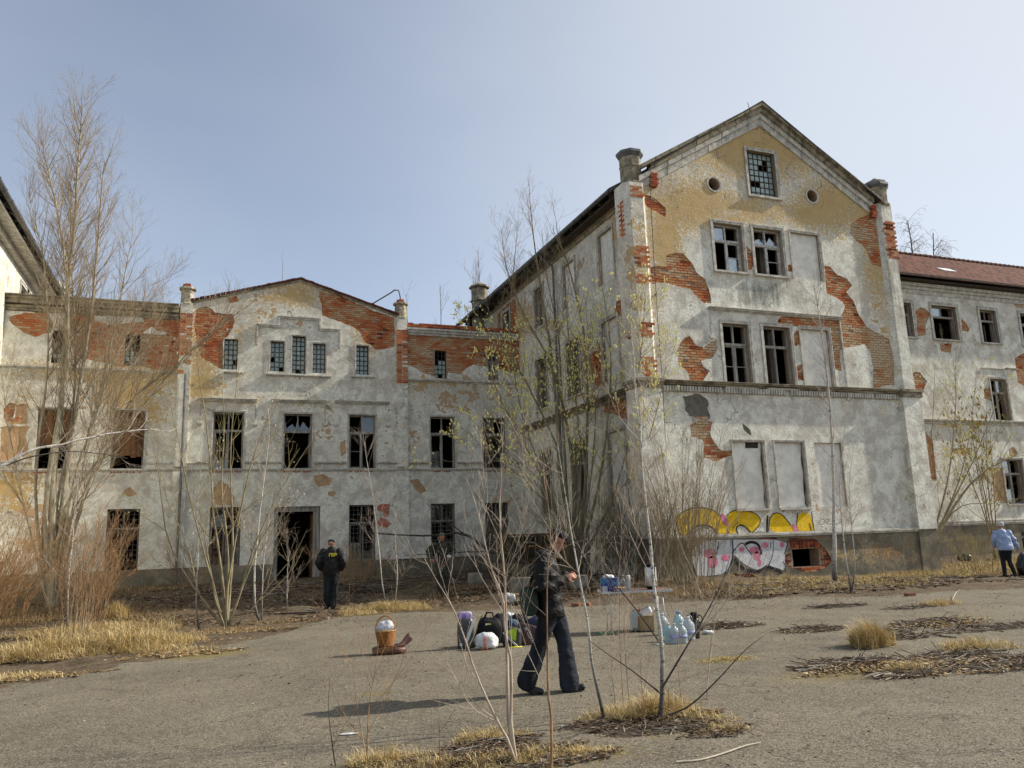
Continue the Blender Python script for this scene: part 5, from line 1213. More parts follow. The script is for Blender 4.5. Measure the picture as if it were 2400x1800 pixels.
# -- tall poplar-like willow clump on the left
b = at(-3.95, 26.2)
LW = [([(112, 1400), (125, 1100), (140, 1000), (150, 850), (160, 700), (170, 560), (180, 430), (188, 320), (194, 245)], 26.4, .13, .010, 1.7),
      ([(110, 1400), (108, 1200), (125, 1050), (150, 920), (160, 760), (152, 600), (132, 480), (112, 400), (100, 340)], 25.8, .09, .010, 1.6),
      ([(118, 1400), (150, 1150), (190, 900), (215, 720), (230, 560), (238, 450), (246, 380)], 27, .085, .010, 1.6),
      ([(120, 1400), (170, 1150), (212, 1000), (262, 800), (292, 650), (312, 530)], 27.5, .06, .008, 1.5),
      ([(110, 1400), (150, 1200), (232, 1080), (330, 960), (420, 850), (500, 775), (585, 715)], 25, .065, .008, 1.3),
      ([(125, 1400), (170, 1200), (205, 1050), (245, 900), (310, 760), (365, 660)], 26, .05, .007, 1.5),
      ([(100, 1400), (82, 1150), (108, 900), (112, 750), (100, 600), (80, 510), (68, 450)], 26, .05, .007, 1.3),
      ([(112, 1400), (130, 1200), (168, 1000), (176, 800), (168, 620), (170, 450), (212, 320)], 26.9, .055, .008, 1.5),
      ([(125, 1400), (200, 1150), (300, 950), (380, 880), (440, 840)], 24.6, .035, .006, 1.2), ([(105, 1400), (60, 1200), (20, 1000), (5, 880)], 25.5, .035, .006, 1.2),
      ([(122, 1400), (180, 1230), (240, 1050), (290, 900), (345, 800), (390, 720)], 27, .04, .006, 1.3), ([(120, 1400), (150, 1250), (215, 1120), (270, 1010), (330, 930)], 25, .03, .006, 1.2)]
tree('willow_tree', 'tall many-stemmed bare willow rising above the roofs at the far left', 'tree', b, stems_px(LW, 26.2, b, RG), 'poplar', (BK_T, TW_T), 1, 3, dens=1.15, rscale=.82, stem_n=18)
# white birch limb arching in from outside the frame
pts = [np.array(at(-8.4, 19.5))]+[np.array(P3(x, y, Y)) for x, y, Y in ((-260, 1230, 19.6), (-120, 1150, 19.8), (15, 1087, 20), (75, 1055, 20.1), (150, 1040, 20.3), (240, 1020, 20.5), (340, 1008, 20.8), (400, 1012, 21))]
p2 = [pts[3]+np.array([0, 0, -.03])]+[np.array(P3(x, y, 20.2)) for x, y in ((75, 1070), (165, 1058), (250, 1065), (300, 1075))]
tree('birch_tree', 'bent white birch arching in low from the left edge', 'tree', pts[0], [(pts, .055, .012, .5), (p2, .022, .006, .6)], 'birch', (BK_B, TW_S), 2, 3, dens=.8, stem_n=22, )
# -- rusty undergrowth in the left corner
def bush(label, x, y, n, h, spread, mats, seed, name='shrub', cat='shrub', dens=1.0, lv=2, catkin=None, r=.008, lean=(0, 0), group=None, base_r=.25):
    rng = np.random.default_rng(seed); b = at(x, y); st = []
    for i in range(n):
        a = rng.random()*2*math.pi; s = rng.random()**.7*spread; hh = h*rng.uniform(.5, 1.05)
        q = np.array(b)+np.array([math.cos(a)*base_r*rng.random(), math.sin(a)*base_r*rng.random(), -.03])
        e = q+np.array([math.cos(a)*s+lean[0]*hh, math.sin(a)*s+lean[1]*hh, hh]); m = q*.5+e*.5+np.array([math.cos(a)*s*-.12, math.sin(a)*s*-.12, hh*.08])
        st.append(([q, q*.75+m*.25+rng.normal(0, .03, 3), m, e], r*rng.uniform(.7, 1.4), .0035, 1))
    return tree(name, label, cat, b, st, 'bush', mats, seed, lv, dens=dens, stem_n=8, catkin=catkin, group=group)
bush('rust-red thicket in the left corner under the willow', -4.7, 22.3, 60, 2.9, 1.5, (BK_R, BK_R), 11, dens=.9, base_r=.9)
bush('rust-red shrub right of the willow foot, before the barred window', -2.7, 22.0, 38, 2.5, 1.0, (TW_RS, BK_R), 12, dens=.9, base_r=.6)
bush('low red-brown bramble at the left edge of the photo', -4.6, 18.6, 44, 2.1, 1.3, (BK_R, BK_R), 13, dens=1.0, base_r=.8)
bush('tan upright shoots behind the straw mound', -2.4, 18.6, 22, 2.3, .45, (TW_T, TW_RS), 14, dens=.7, base_r=.5)
bush('brown brush at the wall under the second barred window', -.2, 30.5, 26, 1.6, .9, (TW_RS, TW_RS), 15, dens=.7, base_r=.7)
bush('rusty low brush by the plinth right of the doorway', 4.6, 26.5, 34, 1.5, 1.0, (TW_RS, BK_R), 16, dens=.8, base_r=.8)
# -- willow with silver catkins left of the doorway
b = G(528, 1472); Yb = b.y
W2 = [([(528, 1472), (510, 1420), (480, 1300), (440, 1150), (420, 1040), (400, 950)], Yb-.4, .03, .004, 1), ([(530, 1472), (520, 1350), (500, 1200), (490, 1050), (470, 900), (455, 800)], Yb+.2, .035, .004, 1),
      ([(528, 1472), (540, 1380), (545, 1250), (540, 1100), (545, 980), (560, 860)], Yb+.3, .038, .004, 1), ([(532, 1472), (530, 1400), (555, 1250), (580, 1120), (620, 1000), (650, 920)], Yb-.3, .034, .004, 1),
      ([(532, 1472), (560, 1400), (590, 1300), (640, 1180), (700, 1080), (760, 990)], Yb-.5, .03, .003, 1), ([(528, 1472), (480, 1410), (430, 1340), (390, 1250), (370, 1100), (350, 1000)], Yb, .028, .003, .9),
      ([(530, 1472), (535, 1300), (520, 1150), (525, 1000), (520, 880)], Yb-.1, .032, .003, 1), ([(530, 1472), (580, 1440), (640, 1360), (690, 1300), (720, 1240)], Yb-.3, .022, .003, .8), ([(530, 1472), (470, 1400), (440, 1280), (395, 1180), (380, 1130)], Yb+.4, .022, .003, .9),
      ([(534, 1472), (575, 1360), (620, 1250), (690, 1180), (720, 1130)], Yb-.6, .02, .003, .9), ([(530, 1472), (505, 1390), (470, 1210), (430, 1010)], Yb+.5, .024, .003, .9)]
tree('willow_tree', 'fan-shaped willow with silver catkins left of the doorway', 'tree', b, stems_px(W2, Yb, b, RG), 'willow', (BK_W, TW_Y), 3, 3, dens=.62, rscale=.62, catkin=(CATKW, .10, .012, 1.2, 8))
# -- young birches
def sapl(label, bx, by, stems, seed, mats=(BK_B, TW_S), preset='birch', dens=1., rscale=1., lv=3, name='birch_sapling', cat='sapling', group=None, dy=None, catkin=None):
    b = G(bx, by); L = [([(bx, by)]+q, b.y+dy_, r0, r1, dm) for q, dy_, r0, r1, dm in stems]
    return tree(name, label, cat, b, stems_px(L, b.y, b, RG), preset, mats, seed, lv, dens=dens, rscale=rscale, group=group, catkin=catkin)
sapl('slim white birch left of the silver-catkin willow', 467, 1476, [([(460, 1420), (462, 1350), (464, 1290), (462, 1200), (470, 1100)], .1, .020, .004, .8)], 21, rscale=.6)
sapl('crooked white birch between the willow and the doorway', 613, 1458, [([(598, 1420), (596, 1340), (604, 1250), (612, 1180), (622, 1100), (630, 1020), (628, 960)], .2, .032, .005, .8), ([(615, 1380), (618, 1320), (632, 1200), (640, 1150)], .3, .015, .004, .8)], 22, rscale=.6)
sapl('tiny white birch at the heap of boards', 675, 1445, [([(672, 1400), (674, 1340), (678, 1290)], .1, .014, .004, 1)], 23, rscale=.5)
sapl('thin birch with black marks in front of the rusty thicket', 157, 1482, [([(158, 1430), (162, 1340), (170, 1270), (176, 1180), (190, 1080)], .2, .022, .005, .9)], 24, rscale=.6)
sapl('leaning birch stem beside the straw ring, left one of two', 905, 1422, [([(895, 1360), (888, 1290), (880, 1220), (872, 1150), (860, 1080), (850, 1010)], .3, .022, .004, 1.0)], 25, rscale=.6)
sapl('short pale birch in the straw ring, right one of two', 925, 1430, [([(928, 1390), (932, 1340), (928, 1290), (926, 1250)], .1, .020, .006, .6)], 26, rscale=.6)
# -- large budding willow in the inner corner
b = at(11.55, 25.2)
W8 = [([(1345, 1330), (1330, 1200), (1310, 1090), (1300, 900), (1275, 720), (1250, 560), (1240, 430)], 25.6, .11, .008, 1.4), ([(1350, 1330), (1345, 1150), (1330, 1000), (1290, 850), (1230, 740), (1190, 640), (1175, 540)], 26, .08, .007, 1.4),
      ([(1355, 1330), (1372, 1150), (1376, 950), (1370, 800), (1340, 650), (1310, 560), (1300, 500)], 24, .07, .007, 1.3), ([(1340, 1330), (1300, 1180), (1250, 1080), (1180, 950), (1125, 820), (1090, 745)], 24.5, .045, .005, 1.1),
      ([(1360, 1330), (1400, 1150), (1422, 1000), (1432, 850), (1420, 720), (1405, 650)], 21.4, .055, .006, 1.2), ([(1365, 1330), (1430, 1180), (1470, 1050), (1492, 900), (1505, 800), (1512, 700)], 20.2, .045, .006, 1.2),
      ([(1340, 1330), (1320, 1230), (1270, 1130), (1210, 1080), (1140, 1050), (1080, 1000)], 24, .03, .005, 1), ([(1350, 1330), (1320, 1100), (1250, 930), (1200, 840), (1160, 780), (1140, 700)], 25, .05, .006, 1.2),
      ([(1352, 1330), (1360, 1100), (1345, 900), (1330, 760), (1335, 640)], 24.4, .055, .006, 1.2), ([(1360, 1330), (1385, 1120), (1395, 960), (1380, 820), (1372, 700)], 22.6, .045, .006, 1.2), ([(1340, 1330), (1290, 1150), (1225, 980), (1195, 760), (1205, 620), (1215, 520)], 26, .045, .005, 1.3),
      ([(1360, 1330), (1420, 1200), (1500, 1080), (1540, 960), (1560, 860)], 19.6, .032, .005, 1), ([(1345, 1330), (1310, 1200), (1230, 1120), (1120, 1090), (1040, 1080)], 23.5, .022, .004, .9), ([(1350, 1330), (1320, 1000), (1310, 800), (1280, 640), (1270, 540)], 26.2, .05, .006, 1.3)]
tree('willow_tree', 'large many-stemmed willow with yellow-green buds in the inner corner', 'tree', b, stems_px(W8, 25.2, b, RG), 'willow', (BK_W, TW_T), 4, 3, dens=.9, rscale=1.0, stem_n=16, catkin=(CATK, .8, .025, 3.2, 9.5))
bush('brown thicket at the foot of the corner willow', 11.6, 23.3, 85, 3.2, 2.0, (BK_D, BK_W), 31, dens=.8, base_r=1.2)
bush('dense brown shoots before the house corner behind the table', 12.6, 19.9, 80, 4.2, 1.5, (BK_W, TW_T), 32, dens=.8, base_r=.9, r=.012)
bush('tangled brush between the two doorway barred windows and the corner', 9.6, 28.4, 34, 2.3, 1.5, (BK_D, TW_G), 33, dens=.8, base_r=1.3)
bush('black leafless brush directly under the house corner', 12.3, 21.6, 50, 2.6, 1.6, (BK_D, BK_D), 35, dens=.8, base_r=1.2)
bush('tan scrub beside the old porch', 10.2, 25.0, 22, 3.0, 1.5, (BK_W, TW_T), 34, dens=.5, base_r=1.2, r=.010)
# -- right: birch, willow and yellow tree
sapl('silver birch with a black furrowed foot before the graffiti wall', 1958, 1366, [([(1955, 1300), (1955, 1240), (1953, 1150), (1948, 1000), (1935, 850), (1922, 750), (1908, 665)], .2, .085, .008, 1.2)], 41, rscale=.75, dens=.9, name='birch_tree', cat='tree')
sapl('twin thin birch leaning right of the black-footed birch', 1995, 1388, [([(1985, 1330), (1976, 1250), (1968, 1150), (1975, 1050), (1985, 960)], .2, .028, .005, 1), ([(2003, 1330), (1998, 1250), (1990, 1150), (2000, 1050)], -.2, .024, .005, 1)], 42, rscale=.6, name='birch_tree', cat='tree')
W17 = [([(2200, 1250), (2240, 1180), (2290, 1120), (2350, 1080), (2420, 1050)], -.8, .075, .010, 1.2), ([(2190, 1240), (2222, 1120), (2238, 980), (2240, 840)], .3, .06, .006, 1.2), ([(2130, 1290), (2102, 1200), (2085, 1050), (2070, 920)], 0, .035, .005, 1.1),
       ([(2168, 1240), (2178, 1100), (2186, 980), (2192, 850)], .2, .04, .005, 1.1), ([(2215, 1210), (2290, 1060), (2330, 960), (2365, 900)], -.4, .045, .005, 1.1), ([(2205, 1230), (2250, 1120), (2275, 1000), (2290, 860)], 0, .045, .005, 1.1), ([(2130, 1300), (2090, 1220), (2050, 1120), (2030, 1000)], -.2, .028, .004, 1),
       ([(2150, 1270), (2120, 1150), (2125, 1000), (2130, 900)], .2, .032, .004, 1.1), ([(2240, 1195), (2330, 1180), (2400, 1165)], -.8, .03, .005, 1), ([(2160, 1300), (2195, 1275), (2240, 1262), (2300, 1240), (2297, 1215)], -1, .018, .004, .4)]
sapl('leaning willow with yellow buds right of the graffiti wall', 2148, 1338, W17, 43, (BK_W, TW_Y), 'willow', .7, .75, name='willow_tree', cat='tree', catkin=(CATK, .35, .028, 1.5, 8))
tw_ = bpy.data.objects
rngc = np.random.default_rng(5)
b = at(30.5, 24.6)
tree('maple_tree', 'small tree with fresh yellow leaves at the right edge', 'tree', b, [([np.array(b)+np.array([0, 0, -.05]), np.array(b)+np.array([dx*.4, 0, h*.5]), np.array(b)+np.array([dx, dy, h])], .035, .006, 1.2) for dx, dy, h in ((-.5, 0, 6.0), (.3, -.3, 6.6), (-1.3, .2, 4.8), (.9, .2, 5.4), (-.9, -.4, 5.6))], 'willow', (BK_W, TW_Y), 44, 3, dens=.8, catkin=(YLEAF, .3, .042, 2.2, 7.5))
bush('yellow-green scrub on the bank below the wing', 24.5, 20.3, 26, 1.6, 1.0, (TW_Y, TW_Y), 45, dens=.8, base_r=.8)
bush('grey scrub at the wing wall behind the woman', 27.5, 24.5, 20, 2.6, 1.0, (TW_G, TW_G), 46, dens=.7, base_r=.8)
# -- trees beyond the roofs
def far_tree(label, px, Y, top, seed, h_from=6.0, preset='poplar', mats=(TW_G, TW_G), dens=.8, rs=2.0, n=4, wd=1.2, name='distant_tree'):
    rng = np.random.default_rng(seed); x, zt = F(px, top, Y); b = at(x, Y); st = []
    for i in range(n):
        dx = rng.uniform(-wd, wd)*(i > 0); hh = zt*(1-.12*i*rng.random())
        st.append(([np.array([x, Y, b.z-.05]), np.array([x+dx*.2, Y, hh*.4]), np.array([x+dx*.7, Y+rng.uniform(-.5, .5), hh*.75]), np.array([x+dx, Y, hh])], .10 if i == 0 else .05, .012, 1))
    return tree(name, label, 'tree', b, st, preset, mats, seed, 3, dens=dens, rscale=rs, stem_n=14)
far_tree('bare tree just left of the small round turret behind the corner', 1120, 46, 585, 51, dens=.55, rs=1.5, n=3, wd=.7)
far_tree('thin bare treetop over the flat parapet right of the low gable', 1032, 46, 672, 52, dens=.4, rs=1.3, n=1)
far_tree('faint twiggy treetop behind the apex of the low gable', 663, 47, 618, 53, dens=.25, rs=1.2, n=1)
far_tree('faint bare treetop behind the left slope of the low gable', 536, 47, 655, 54, dens=.3, rs=1.2, n=2, wd=.5)
far_tree('bare treetop just right of the low gable end pillar', 952, 47, 690, 55, dens=.3, rs=1.2, n=1)
x, zt = F(2150, 520, 44); b = at(x, 44)
tree('weeping_birch', 'weeping bare birch showing above the red tiled roof', 'tree', b, [([np.array([x, 44, 0.]), np.array([x-.1, 44, zt*.5]), np.array([x-.8, 44, zt*.8]), np.array([x-1.0, 44, zt])], .18, .03, 1.6), ([np.array([x, 44, 2.]), np.array([x+.5, 44, zt*.6]), np.array([x+.7, 43.8, zt*.8]), np.array([x+1.5, 44, zt*.97])], .14, .03, 1.6)], 'weep', (BK_D, TW_G), 56, 3, dens=.55, rscale=.75, stem_n=18)
# -- foreground saplings
FG = (BK_B, TW_S)
sapl('tallest foreground birch, in the straw clump, with a dark branch to its right', 1546, 1694, [([(1553, 1600), (1550, 1500), (1535, 1420), (1528, 1330), (1520, 1230), (1508, 1120), (1500, 1000), (1488, 900), (1482, 800), (1478, 720)], .5, .027, .003, .75)], 61, FG, 'sap', .9, .75)
b = G(1546, 1694); 
FGb = dict()
def branch_of(label, *a): pass
sapl('slender birch left of the tallest foreground birch, leaning left', 1419, 1688, [([(1402, 1620), (1386, 1550), (1380, 1480), (1366, 1400), (1351, 1320), (1340, 1250), (1328, 1180), (1316, 1100), (1305, 1030)], .3, .019, .002, .8)], 62, FG, 'sap', 1.0, .7)
sapl('twin-stemmed reddish sapling in the bottom middle of the photo', 1212, 1786, [([(1195, 1720), (1188, 1600), (1187, 1500), (1185, 1400), (1178, 1300), (1170, 1200), (1175, 1100), (1180, 1010)], .3, .019, .002, .8), ([(1199, 1700), (1197, 1560), (1183, 1480), (1178, 1400), (1150, 1330), (1120, 1200), (1092, 1120)], -.2, .016, .002, .8),
      ([(1190, 1735), (1160, 1680), (1112, 1570), (1090, 1500), (1060, 1420), (1022, 1360), (990, 1300)], -.4, .013, .0015, .8)], 63, (TW_S, TW_S), 'sap', .55, .66)
sapl('thin reddish sapling rising in front of the walking man', 1291, 1799, [([(1293, 1700), (1285, 1620), (1283, 1500), (1281, 1400), (1285, 1320), (1292, 1250), (1280, 1150), (1265, 1080)], .3, .013, .0015, .9)], 64, (TW_RS, TW_S), 'sap', .8, .62)
sapl('small twiggy sapling at the bottom edge below the basket', 862, 1798, [([(861, 1740), (866, 1650), (880, 1570), (888, 1500)], .2, .008, .0012, 1.1), ([(850, 1730), (835, 1640), (828, 1560)], .1, .005, .0012, 1.0)], 65, (TW_RS, TW_RS), 'sap', .75, .6)
sapl('smallest dark sapling at the bottom left of the foreground', 790, 1796, [([(778, 1740), (770, 1660), (772, 1590)], .1, .007, .0012, 1.1)], 66, (BK_D, TW_RS), 'sap', .7, .55)
sapl('single bare wand between the small sapling and the twin-stemmed one', 1031, 1798, [([(1030, 1720), (1027, 1620)], .05, .006, .0015, .3)], 67, (TW_RS, TW_RS), 'sap', .5, .5)
for i, (bx, by, tx, ty) in enumerate(((1462, 1668, 1452, 1330), (1478, 1672, 1462, 1400), (1600, 1660, 1588, 1480), (1445, 1668, 1430, 1470), (1518, 1690, 1500, 1540), (1655, 1640, 1680, 1420))):
    sapl(['upright wand in the straw clump, nearest the leaning birch', 'second bare wand in the straw clump', 'bare wand just right of the tallest foreground birch', 'short wand at the left rim of the straw clump', 'short wand at the foot of the tallest foreground birch', 'long bare wand at the right rim of the straw clump'][i],
         bx, by, [([((bx+tx)/2-4, (by+ty)/2), (tx, ty)], .1, .006, .0014, .7)], 70+i, (TW_RS, TW_S), 'sap', .7, .55, name='sapling')
# two strong side limbs of the tallest foreground birch belong to that tree
tb_ = [o for o in bpy.data.objects if o.get('label', '').startswith('tallest foreground birch')][0]
b = G(1546, 1694); tr = Twigs(); tw = Twigs(); rng = np.random.default_rng(9); K = dict(PRE['sap']); K['dens'] = (2.4, 4, 3); K['r'] = tuple(x*.8 for x in K['r'])
for px, r0, dy in (([(1552, 1612), (1590, 1548), (1648, 1450), (1690, 1370), (1712, 1300)], .011, -.3), ([(1550, 1682), (1615, 1655), (1680, 1595), (1745, 1525), (1790, 1490)], .010, -.4), ([(1548, 1625), (1482, 1572), (1420, 1530), (1380, 1500)], .008, -.2), ([(1542, 1500), (1500, 1440), (1440, 1368), (1352, 1290), (1300, 1215)], .009, .3)):
    P = bez([np.array(P3(x, y, b.y+dy*i/4)) for i, (x, y) in enumerate(px)], 10); R = np.linspace(r0, .002, 10); tr.tube(P, R, 6, .35); sprout(tw, rng, P, R, 0, K, 2)
tr.build('limb', BK_D, tb_); tw.build('limb_twigs', TW_S, tb_)

# ================================================================== straw, litter, rubble
def blades(label, name, patches, mats, seed, cat='grass', width=.0023, loc=None, lay=.5):
    """patches: (x, y, rx, ry, count, height) -> dry blades bent every way, one stuff object"""
    rng = np.random.default_rng(seed); VV = []; FF = []; TT = []; n0 = 0
    for (x, y, rx, ry, cnt, h, *hz) in patches:
        cnt = int(cnt*1.55); h = h*1.15
        r = np.sqrt(rng.random(cnt)); a = rng.random(cnt)*2*math.pi; r = r*(1+.35*np.sin(a*3+x)+.2*np.sin(a*7+y))
        bx = x+rx*r*np.cos(a); by = y+ry*r*np.sin(a); bz = gh(bx, by)+(hz[0]*np.exp(-r*r*2.5) if hz else 0)*rng.random(cnt)
        L = h*rng.uniform(.4, 1.2, cnt)*(1-.35*np.clip(r, 0, 1)); az = rng.random(cnt)*2*math.pi; tilt = np.clip(rng.normal(lay, .45, cnt), .02, 1.55)
        d = np.stack([np.cos(az)*np.sin(tilt), np.sin(az)*np.sin(tilt), np.cos(tilt)], 1)
        B = np.stack([bx, by, bz], 1); M1 = B+d*(L*.55)[:, None]; d2 = d+np.stack([np.cos(az), np.sin(az), -1.0*np.ones(cnt)], 1)*.55; d2 /= np.linalg.norm(d2, axis=1, keepdims=True)
        T = M1+d2*(L*.5)[:, None]; T[:, 2] = np.maximum(T[:, 2], bz+.004); M1[:, 2] = np.maximum(M1[:, 2], bz+.004)
        s = np.stack([-np.sin(az), np.cos(az), np.zeros(cnt)], 1)*(width*rng.uniform(.6, 1.5, cnt))[:, None]
        V = np.stack([B-s, B+s, M1-s*.8, M1+s*.8, T], 1).reshape(-1, 3); k = np.arange(cnt)*5+n0
        FF.append(np.stack([k, k+1, k+3, k+2], 1)); TT.append(np.stack([k+2, k+3, k+4, k+4], 1)); VV.append(V); n0 += cnt*5
    V = np.concatenate(VV); Q = np.concatenate(FF); T3 = np.concatenate(TT)[:, :3]
    c = V.mean(0); c[2] = 0
    me = bpy.data.meshes.new(name); nq, nt3 = len(Q), len(T3)
    me.vertices.add(len(V)); me.vertices.foreach_set('co', (V-c).astype(np.float32).ravel())
    me.loops.add(nq*4+nt3*3); me.loops.foreach_set('vertex_index', np.concatenate([Q.ravel(), T3.ravel()]).astype(np.int32))
    me.polygons.add(nq+nt3); me.polygons.foreach_set('loop_start', np.concatenate([np.arange(nq)*4, nq*4+np.arange(nt3)*3]).astype(np.int32)); me.update(calc_edges=True)
    a = me.attributes.new('tone', 'FLOAT', 'POINT'); a.data.foreach_set('value', np.repeat(rng.random(len(V)//5), 5).astype(np.float32))
    o = link(name, me, mats); o.location = c; WL[o] = Vector(c); tag(o, label, cat, kind='stuff'); return o
STRAW = tone_mat('straw', [(0, (.22, .14, .055)), (.3, (.46, .32, .12)), (.7, (.66, .50, .22)), (1, (.82, .70, .42))], bump=0)
STRAWD = tone_mat('dull_straw', [(0, (.14, .08, .035)), (.4, (.34, .22, .09)), (.8, (.42, .30, .14)), (1, (.55, .48, .36))], bump=0)
LEAF = tone_mat('dead_leaves', [(0, (.035, .024, .016)), (.4, (.09, .055, .03)), (.7, (.17, .11, .06)), (.9, (.25, .18, .11)), (1, (.42, .38, .32))], bump=0)
def gp_(x, y): p = G(x, y); return p.x, p.y
def pp(x, y, rx, ry, n, h, *hz): p = G(x, y); return (p.x, p.y, rx, ry, n, h, *hz)
blades('long mound of bright straw at the lower left', 'straw_mound', [pp(150, 1530, 1.3, .7, 7000, .42, .16), pp(300, 1520, .9, .8, 6500, .40, .2), pp(60, 1545, .9, .5, 3500, .30, .1), pp(400, 1510, .5, .9, 2500, .28, .08), pp(200, 1480, 1.2, 1.2, 3500, .36), pp(440, 1525, .5, .5, 900, .12), pp(30, 1590, .6, .3, 900, .15), pp(350, 1480, .6, .8, 1500, .45)], STRAW, 1, lay=1.15)
blades('thin dry grass in front of the thicket on the left', 'dry_grass', [pp(100, 1440, 2.2, 2.4, 4500, .30), pp(330, 1440, 1.8, 1.5, 2200, .2), pp(520, 1480, 1.0, .7, 1500, .13), pp(650, 1458, 1.0, .5, 900, .10)], STRAWD, 2, lay=.9)
blades('ring of straw round the two pale birch stems behind the basket', 'straw_mound', [pp(915, 1430, 1.05, .62, 4200, .30, .06), pp(860, 1440, .5, .3, 700, .16)], STRAW, 3, lay=.95)
blades('straw clump at the foot of the tallest foreground birch', 'straw_mound', [pp(1540, 1678, .36, .16, 1900, .30, .04), pp(1450, 1675, .38, .12, 600, .18), pp(1640, 1690, .3, .14, 500, .15), pp(1700, 1710, .2, .12, 300, .10)], STRAW, 4, width=.0017, lay=1.0)
blades('straw and dead grass along the bottom edge under the saplings', 'straw_mound', [pp(1140, 1735, .30, .12, 900, .16, .04), pp(1220, 1780, .5, .15, 800, .14), pp(900, 1790, .28, .12, 900, .20), pp(1350, 1770, .3, .14, 800, .10), pp(1000, 1800, .5, .15, 900, .12)], STRAW, 5, width=.0016, lay=1.05)
for i, (x, y, rx, ry, n, h, lb_) in enumerate([(2040, 1515, .28, .22, 1500, .42, 'bright tuft of upright yellow grass on the twig heap at right'), (2130, 1575, .30, .14, 800, .15, 'low yellow-green tuft before the large twig heap'), (2280, 1520, .55, .3, 900, .22, 'loose yellowish grass tuft near the right edge'), (1700, 1548, .45, .12, 350, .06, 'flat patch of grass on the asphalt in the middle right'), (2200, 1418, .5, .25, 700, .2, 'small green-yellow tuft below the bank'),
                                                (275, 1450, .25, .4, 700, .5, 'upright reed-like tuft on the straw mound')]):
    blades(lb_, 'grass_tuft', [pp(x, y, rx, ry, n, h, .03)], STRAW, 20+i, lay=.35 if i in (0, 5) else .8)
blades('tawny grass bank under the wing at the right', 'grass_bank', [(22.5, 20.2, 3.2, 1.8, 7000, .28), (27, 21.5, 3.5, 2.6, 7500, .30), (19, 19.6, 3.0, 1.3, 4500, .22), (15.4, 18.3, 2.6, 1.2, 4500, .2), (31, 23, 4, 3, 5000, .3)], STRAW, 7, width=.0035, lay=.9)
blades('withered grass along the shaded building foot', 'dry_grass', [(9, 24, 4.0, 3.0, 4500, .22), (5, 29, 3.5, 2.6, 3000, .2), (11.8, 19, 2.2, 1.6, 3500, .24), (-3, 30, 3, 2.5, 2500, .22)], STRAWD, 8, width=.0035, lay=.95)
def litter(label, name, patches, mat, seed, size=.04, flat_=.9, cat='litter'):
    rng = np.random.default_rng(seed); VV = []; n0 = 0
    for (x, y, rx, ry, cnt, *hz) in patches:
        r = np.sqrt(rng.random(cnt)); a = rng.random(cnt)*2*math.pi; bx = x+rx*r*np.cos(a)*(1+.3*np.sin(a*4)); by = y+ry*r*np.sin(a)
        bz = gh(bx, by)+.006+rng.random(cnt)*.02+(hz[0]*np.exp(-r*r*2)*rng.random(cnt) if hz else 0)
        u = rng.normal(0, 1, (cnt, 3)); u[:, 2] *= (1-flat_); u /= np.linalg.norm(u, axis=1, keepdims=True); w = np.cross(u, rng.normal(0, .3, (cnt, 3))+np.array([0, 0, 1.])); w /= np.linalg.norm(w, axis=1, keepdims=True)
        s = (size*rng.uniform(.4, 1.4, cnt))[:, None]; C = np.stack([bx, by, bz], 1)
        VV.append(np.stack([C-u*s, C-w*s*.45, C+u*s, C+w*s*.45], 1).reshape(-1, 3)); n0 += cnt
    V = np.concatenate(VV); c = V.mean(0); c[2] = 0; Q = np.arange(n0*4).reshape(-1, 4)
    me = bpy.data.meshes.new(name); me.vertices.add(len(V)); me.vertices.foreach_set('co', (V-c).astype(np.float32).ravel()); me.loops.add(n0*4); me.loops.foreach_set('vertex_index', Q.astype(np.int32).ravel())
    me.polygons.add(n0); me.polygons.foreach_set('loop_start', (np.arange(n0)*4).astype(np.int32)); me.update(calc_edges=True)
    a = me.attributes.new('tone', 'FLOAT', 'POINT'); a.data.foreach_set('value', np.repeat(rng.random(n0), 4).astype(np.float32))
    o = link(name, me, mat); o.location = c; WL[o] = Vector(c); tag(o, label, cat, kind='stuff'); return o
litter('brown dead leaves in the shade along the central building', 'leaf_litter', [(4, 26, 8, 5, 16000), (9, 22, 4, 3, 9000), (-3, 24, 4, 5, 6000), (1, 20.3, 2.5, 1.5, 1800)], LEAF, 1, .05)
litter('leaf litter on the sunny bank before the right-hand house', 'leaf_litter', [(15, 17.8, 3.5, 1.3, 6000), (20, 18.0, 4, 1.3, 6000), (26, 18, 4, 2, 4000), (19, 20.5, 3, .8, 2500)], LEAF, 2, .05)
def lp(x, y, rx, ry, n, *hz): p = G(x, y); return (p.x, p.y, rx, ry, n, *hz)
litter('dry leaves and bits blown over the open asphalt', 'leaf_litter', [(4, 9, 6, 5, 700), (9, 12, 8, 4, 900), (0, 13, 5, 3, 500), (14, 14, 8, 2.5, 900), (2, 5, 3, 2, 260), (6, 17.5, 6, 1.2, 1400), (12, 16, 6, 1.3, 1500)], LEAF, 12, .02)
litter('dead leaves and straw bits in the twig heaps at the right', 'leaf_litter', [lp(2040, 1565, 1.0, .35, 1500, .05), lp(2330, 1558, 1.3, .45, 1800, .04), lp(2200, 1465, 1.2, .35, 1200, .06), lp(1905, 1477, .6, .25, 400, .03), lp(1700, 1470, .7, .25, 500, .04), lp(2100, 1493, .9, .25, 500)], STRAWD, 13, .028)
litter('withered leaves mixed into the long straw mound', 'leaf_litter', [lp(200, 1530, 2.2, .9, 2600, .10), lp(420, 1535, .9, .35, 1300, .03), lp(60, 1590, 1.0, .3, 700), lp(560, 1480, 1.2, .4, 1200)], STRAWD, 14, .03)
